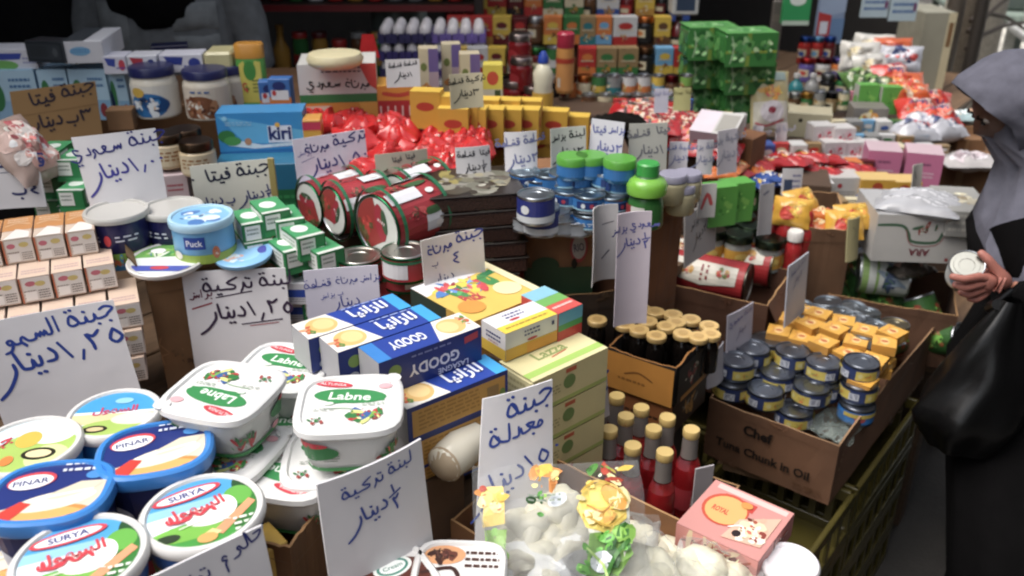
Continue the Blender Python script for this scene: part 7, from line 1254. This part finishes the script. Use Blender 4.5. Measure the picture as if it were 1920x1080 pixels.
# shopper leaning over the stall
K0 = 1.93
sp = bpy.data.objects.new('person', None); COL.objects.link(sp); base = P(1930, 900, 2.05); sp.location = (base.x, base.y, 0); tag(sp, 'woman in grey headscarf and black robe holding a can over the cartons', 'person')
bpy.context.view_layer.update()
def ch(o):
    o.parent = sp; o.matrix_parent_inverse = sp.matrix_world.inverted(); return o
hc = P(1908, 190, 2.02); fw = (-RT*.80-Vector((0, 0, 1))*.58+HD*.08).normalized(); upv = Vector((0, 0, 1))*.8-RT*.55
blk = mat('#0c0b0c', 'cloth'); gry = mat('#5f5f6b', 'cloth')
sh = P(1965, 385, 2.08); hip = P(1990, 700, 2.08)
# continuous body: legs, pelvis, chest, neck, arms
ft = Vector((base.x, base.y, 0)); pel = Vector((hip.x, hip.y, .80)); che = Vector((sh.x, sh.y, 1.03)); nk = hc-upv.normalized()*.07-fw*.05
shl = P(1935, 430, 1.98); shr = che+RT*.16+HD*.1; elb = P(1985, 585, 1.93); wr = P(1893, 531, K0+.02)
V_ = [pel, pel+(che-pel)*.5, che, nk, shl, elb, wr, shr, shr+Vector((0, 0, -.25))-RT*.02, shr+Vector((.1, .15, -.35)), pel+RT*.09-Vector((0, 0, .05)), pel-RT*.08-Vector((0, 0, .05)), ft+RT*.1+Vector((0, 0, .42)), ft-RT*.08+Vector((0, 0, .42)), ft+RT*.1+Vector((0, 0, .06)), ft-RT*.08+Vector((0, 0, .06)), ft+RT*.1+HD*.12+Vector((0, 0, .03)), ft-RT*.08+HD*.12+Vector((0, 0, .03))]
E_ = [(0,1),(1,2),(2,3),(2,4),(4,5),(5,6),(2,7),(7,8),(8,9),(0,10),(0,11),(10,12),(11,13),(12,14),(13,15),(14,16),(15,17)]
body = skin_mesh('body', V_, E_, [.13, .12, .10, .035, .045, .042, .026, .055, .045, .03, .09, .09, .055, .055, .035, .035, .03, .03], SK, None); ch(body)
zz = [.02, .25, .5, .72, .86]; rows = []
q1 = P(1950, 880, 1.98); q2 = P(1972, 1000, 1.98)
for z, (c, rx, ry) in zip(zz, [((q2.x, q2.y), .19, .18), ((q2.x, q2.y), .18, .17), ((q1.x, q1.y), .175, .17), ((hip.x-.01, hip.y+.04), .21, .18), ((hip.x-.02, hip.y+.03), .19, .16)]): rows.append(((c[0], c[1], z), rx, ry, UP))
for t, rx, ry in ((.35, .17, .14), (.7, .18, .14), (1.0, .17, .12), (1.2, .10, .08)): c = pel+(che-pel)*t; rows.append(((c.x, c.y, c.z), rx, ry, UP))
ch(loft(rows, blk, 'robe', None, .09, 2, 48, 5))
b = B(); sl = [shl+Vector((0, 0, .02)), (shl+elb)/2, elb, (elb+wr)/2+Vector((0, 0, -.01)), wr+(elb-wr)*.06]; b.tube([sl[0], (sl[0]+sl[1])/2, sl[1], sl[2], sl[3], sl[4]], .05, blk, 20, rs=[.09, .085, .078, .07, .058, .045]); ch(obj('sleeve', b.mesh('sleeve', 70)))
ho = head_mesh(hc, fw, upv, .098, mat('#52342a', 'skin'), None); ch(ho)
# headscarf: hood open at the face and a drape over shoulder and chest
b = B(); sdv = fw.cross(upv.normalized()).normalized(); up_ = sdv.cross(fw).normalized(); rows = []
for a in range(25):
    al = math.radians(66+ (180-66)*a/24); row = []
    for k in range(40):
        th = 2*math.pi*k/40; d = fw*math.cos(al)+(up_*math.cos(th)+sdv*math.sin(th))*math.sin(al)
        top = max(0, math.cos(th)); low = max(0, -math.cos(th)); R = .113*(1+.10*top*math.sin(al)+.10*low+.07*noise.noise(Vector((d.x*3, d.y*3, d.z*5)))+.02*math.sin(th*9+al*4)+.015*math.sin(th*17-al*6))
        row.append(hc+fw*(.012+.035*top*(a < 3))+d*R*Vector((1, 1, 1)).x)
    rows.append(row)
b.grid(rows[::-1], gry, True)
dr = []
for a, (c, rx, ry) in enumerate([(hc+Vector((0, 0, .02))+RT*.02, .095, .10), (hc-Vector((0, 0, .06))+RT*.03, .115, .12), (P(1982, 290, 2.04), .135, .13), (P(1988, 340, 2.03), .16, .15), (P(1984, 395, 2.02), .175, .16), (P(1968, 435, 2.0), .165, .15), (P(1948, 470, 1.99), .125, .13)]):
    row = []
    for k in range(48):
        t = 2*math.pi*k/48; f = 1+.07*math.sin(t*9+a*.7)+.04*math.sin(t*21-a)+.14*noise.noise(Vector((math.cos(t)*2, math.sin(t)*2, a*.4)))
        row.append(c+RT*(rx*f*math.cos(t)+.028)+HD*ry*f*math.sin(t)+Vector((0, 0, .015*math.sin(t*3+a)+.04*math.cos(t)*(a/6))))
    dr.append(row)
b.grid(dr, gry, True); ch(obj('headscarf', b.mesh('headscarf', 75)))
# hand with can
Q = lambda px, py, dk: P(px, py, K0+dk)
hv = [Q(1893, 531, .02), Q(1868, 526, .01), Q(1850, 524, 0)]; he = [(0, 1), (1, 2)]; hr = [(.024, .019), (.031, .018), (.027, .016)]
def chain(pts, rad, at_):
    s_ = len(hv); hv.extend(pts); hr.extend(rad); he.append((at_, s_)); he.extend([(s_+i, s_+i+1) for i in range(len(pts)-1)])
chain([Q(1866, 505, -.012), Q(1852, 486, -.018), Q(1834, 470, -.012)], [.0125, .0105, .0085], 1)
chain([Q(1838, 519, -.022), Q(1808, 524, -.040), Q(1779, 517, -.034)], [.0105, .0092, .0078], 2)
chain([Q(1840, 531, -.012), Q(1812, 540, -.026), Q(1784, 532, -.018)], [.0108, .0094, .0078], 2)
chain([Q(1843, 542, .000), Q(1818, 553, -.008), Q(1795, 546, .002)], [.0102, .009, .0075], 2)
chain([Q(1849, 551, .012), Q(1830, 563, .008), Q(1812, 558, .015)], [.009, .008, .0068], 2)
ch(skin_mesh('hand', hv, he, hr, mat('#a8685a', 'skin'), None, 2))
HC = can_proto(.036, .06, '#8f8f88', '#a9b4bc', [('r', '#c0c8cc', 0, 0, 1, 1), ('e', '#5a8ab0', .7, .5, .08, .3)])
cc = Q(1812, 500, .0); nrm = (Vector((0, 0, 1))*.75-HD*.55-RT*.25).normalized(); o = HC.place('held_can', 'silver topped can held in the hand of the woman', 'can', cc, 0); o.matrix_world = Matrix.Translation(cc) @ nrm.to_track_quat('Z', 'Y').to_matrix().to_4x4() @ Matrix.Translation((0, 0, -.05))
# black shopping bag on her arm
b = B(); rows = []; bc = P(1838, 695, 1.92); 
for j in range(17):
    t = j/16; row = []
    rr = .02+.10*math.sin(min(t*1.25, 1)*math.pi*.5)**1.1*(1-.45*max(0, t-.75)/.25)
    for k in range(36):
        a = 2*math.pi*k/36; f = 1+.16*noise.noise(Vector((math.cos(a)*1.6, math.sin(a)*1.6, t*3)))*(1.5)+.05*math.sin(a*7+t*5)
        row.append(Vector((bc.x, bc.y, bc.z+.17-.36*t))+RT*(rr*f*math.cos(a)+.03*(1-t))+HD*rr*.7*f*math.sin(a))
    rows.append(row)
b.grid(rows[::-1], mat('#0a0a0b', 'plastic'), True); b.face(rows[-1], mat('#0a0a0b', 'plastic'))
hd = B(); a0 = P(1850, 600, 1.92); hd.tube([bc+Vector((0, 0, .16)), a0+Vector((0, 0, .03)), P(1895, 548, 1.93)], .012, mat('#0a0a0b', 'plastic'), 10)
Proto(('bag', b.mesh('bag', 80), 0), ('handle', hd.mesh('handle', 60), 0)).place('shopping_bag', 'shiny black plastic shopping bag hanging from the arm of the woman', 'bag', (0, 0, 0))
# stall keepers behind the goods
def keeper(label, px, k, wpx, jacket, trousers, skincol, yaw_off, detail, zs=1.46):
    r = bpy.data.objects.new('person', None); COL.objects.link(r); c = P(px, 60, k); r.location = (c.x, c.y, 0); tag(r, label, 'person'); bpy.context.view_layer.update()
    def cp(o): o.parent = r; o.matrix_parent_inverse = r.matrix_world.inverted(); return o
    X = RT; c0 = Vector((c.x, c.y, 0)); w_ = wpx*k/FPX/2; Z = Vector((0, 0, 1)); F_ = -HD
    V_ = [c0+Z*.95, c0+Z*1.2, c0+Z*zs, c0+Z*(zs+.1), c0+X*.2+Z*(zs-.03), c0-X*.2+Z*(zs-.03), c0+X*.27+Z*1.18, c0-X*.27+Z*1.18, c0+X*.2+F_*.16+Z*1.12, c0-X*.2+F_*.16+Z*1.12, c0+X*.1+Z*.9, c0-X*.1+Z*.9, c0+X*.11+Z*.48, c0-X*.11+Z*.48, c0+X*.11+Z*.08, c0-X*.11+Z*.08, c0+X*.12+F_*.14+Z*.04, c0-X*.12+F_*.14+Z*.04]
    E_ = [(0,1),(1,2),(2,3),(2,4),(2,5),(4,6),(5,7),(6,8),(7,9),(0,10),(0,11),(10,12),(11,13),(12,14),(13,15),(14,16),(15,17)]
    cp(skin_mesh('body', V_, E_, [.13, .12, .11, .055, .06, .06, .045, .045, .03, .03, .09, .09, .06, .06, .04, .04, .04, .04], mat(skincol, 'skin'), None))
    m = mat(jacket, 'cloth'); cp(loft([(tuple(c0+Z*z), w_*f, .14*g, UP) for z, f, g in ((.86, .88, 1), (1.0, .9, 1.05), (1.15, .95, 1.1), (1.3, 1, 1.1), (zs-.06, 1.0, 1.0), (zs, .85, .8), (zs+.05, .4, .5))], m, 'jacket', None, .05, 3, 48, 4))
    cp(loft([(tuple(c0+Z*z), .17, .13, UP) for z in (.05, .45, .9)], mat(trousers, 'cloth'), 'trousers', None, .04, 1))
    for s_ in (-1, 1):
        b = B(); b.tube([c0+X*.2*s_+Z*(zs-.02), c0+X*.25*s_+Z*1.32, c0+X*.27*s_+Z*1.2, c0+X*.22*s_+F_*.12+Z*1.13], .06, m, 18, rs=[.075, .07, .062, .05]); cp(obj('sleeve', b.mesh('sleeve', 70)))
    cp(head_mesh(c0+Z*(zs+.22), F_-Z*.2, Z, .10, mat(skincol, 'skin'), None))
    b = B(); b.ring(c0+Z*(zs+.26)+HD*.02, .092, .1, .1, mat('#17120f', 'cloth'), 3, .05, 24, 16); cp(obj('hair', b.mesh('hair', 70)))
    return r, cp, c0, X, F_, Z
r, cp, c0, X, F_, Z = keeper('stall keeper in a grey quilted vest with a black scarf', 322, 2.95, 262, '#63676a', '#1c1c20', '#8a5a48', 0, None, 1.5)
b = B(); m = mat('#6f7476', 'cloth')
for i, (x0, z0, x1, z1) in enumerate([(.06, 1.12, .19, 1.22), (.06, 1.235, .19, 1.30), (.06, 1.315, .19, 1.40), (-.19, 1.12, -.08, 1.24), (-.19, 1.26, -.08, 1.40)]):
    n_ = 6; rows = []
    for j in range(n_+1):
        row = []
        for q in range(n_+1):
            u, v = q/n_, j/n_; x = x0+(x1-x0)*u; pf = .016*(1-(2*u-1)**4)*(1-(2*v-1)**4); row.append(c0+X*x+F_*(.148*math.sqrt(max(0, 1-(x/.245)**2))+pf+.002)+Z*(z0+(z1-z0)*v))
        rows.append(row)
    pb = B(); pb.grid(rows, m); cp(obj('vest_panel', pb.mesh('panel', 60)))
b = B(); b.ring(c0+Z*1.44+F_*.13, .13, .05, .13, mat('#0b0b0c', 'cloth'), 4, .12, 24, 16, rot=Matrix.Rotation(UP, 3, 'Z')); cp(obj('scarf', b.mesh('scarf', 70)))
keeper('stall keeper in black clothes at the upper left corner', 80, 3.1, 250, '#121212', '#121212', '#7a5040', 0, None, 1.5)
pack('phone', 'thin dark blue slab lying before the vest of the stall keeper', 'slab', (282, 88), (352, 84), KZ(86, 1.34), .06, .012, '#1c2040', None, None, 'plastic')
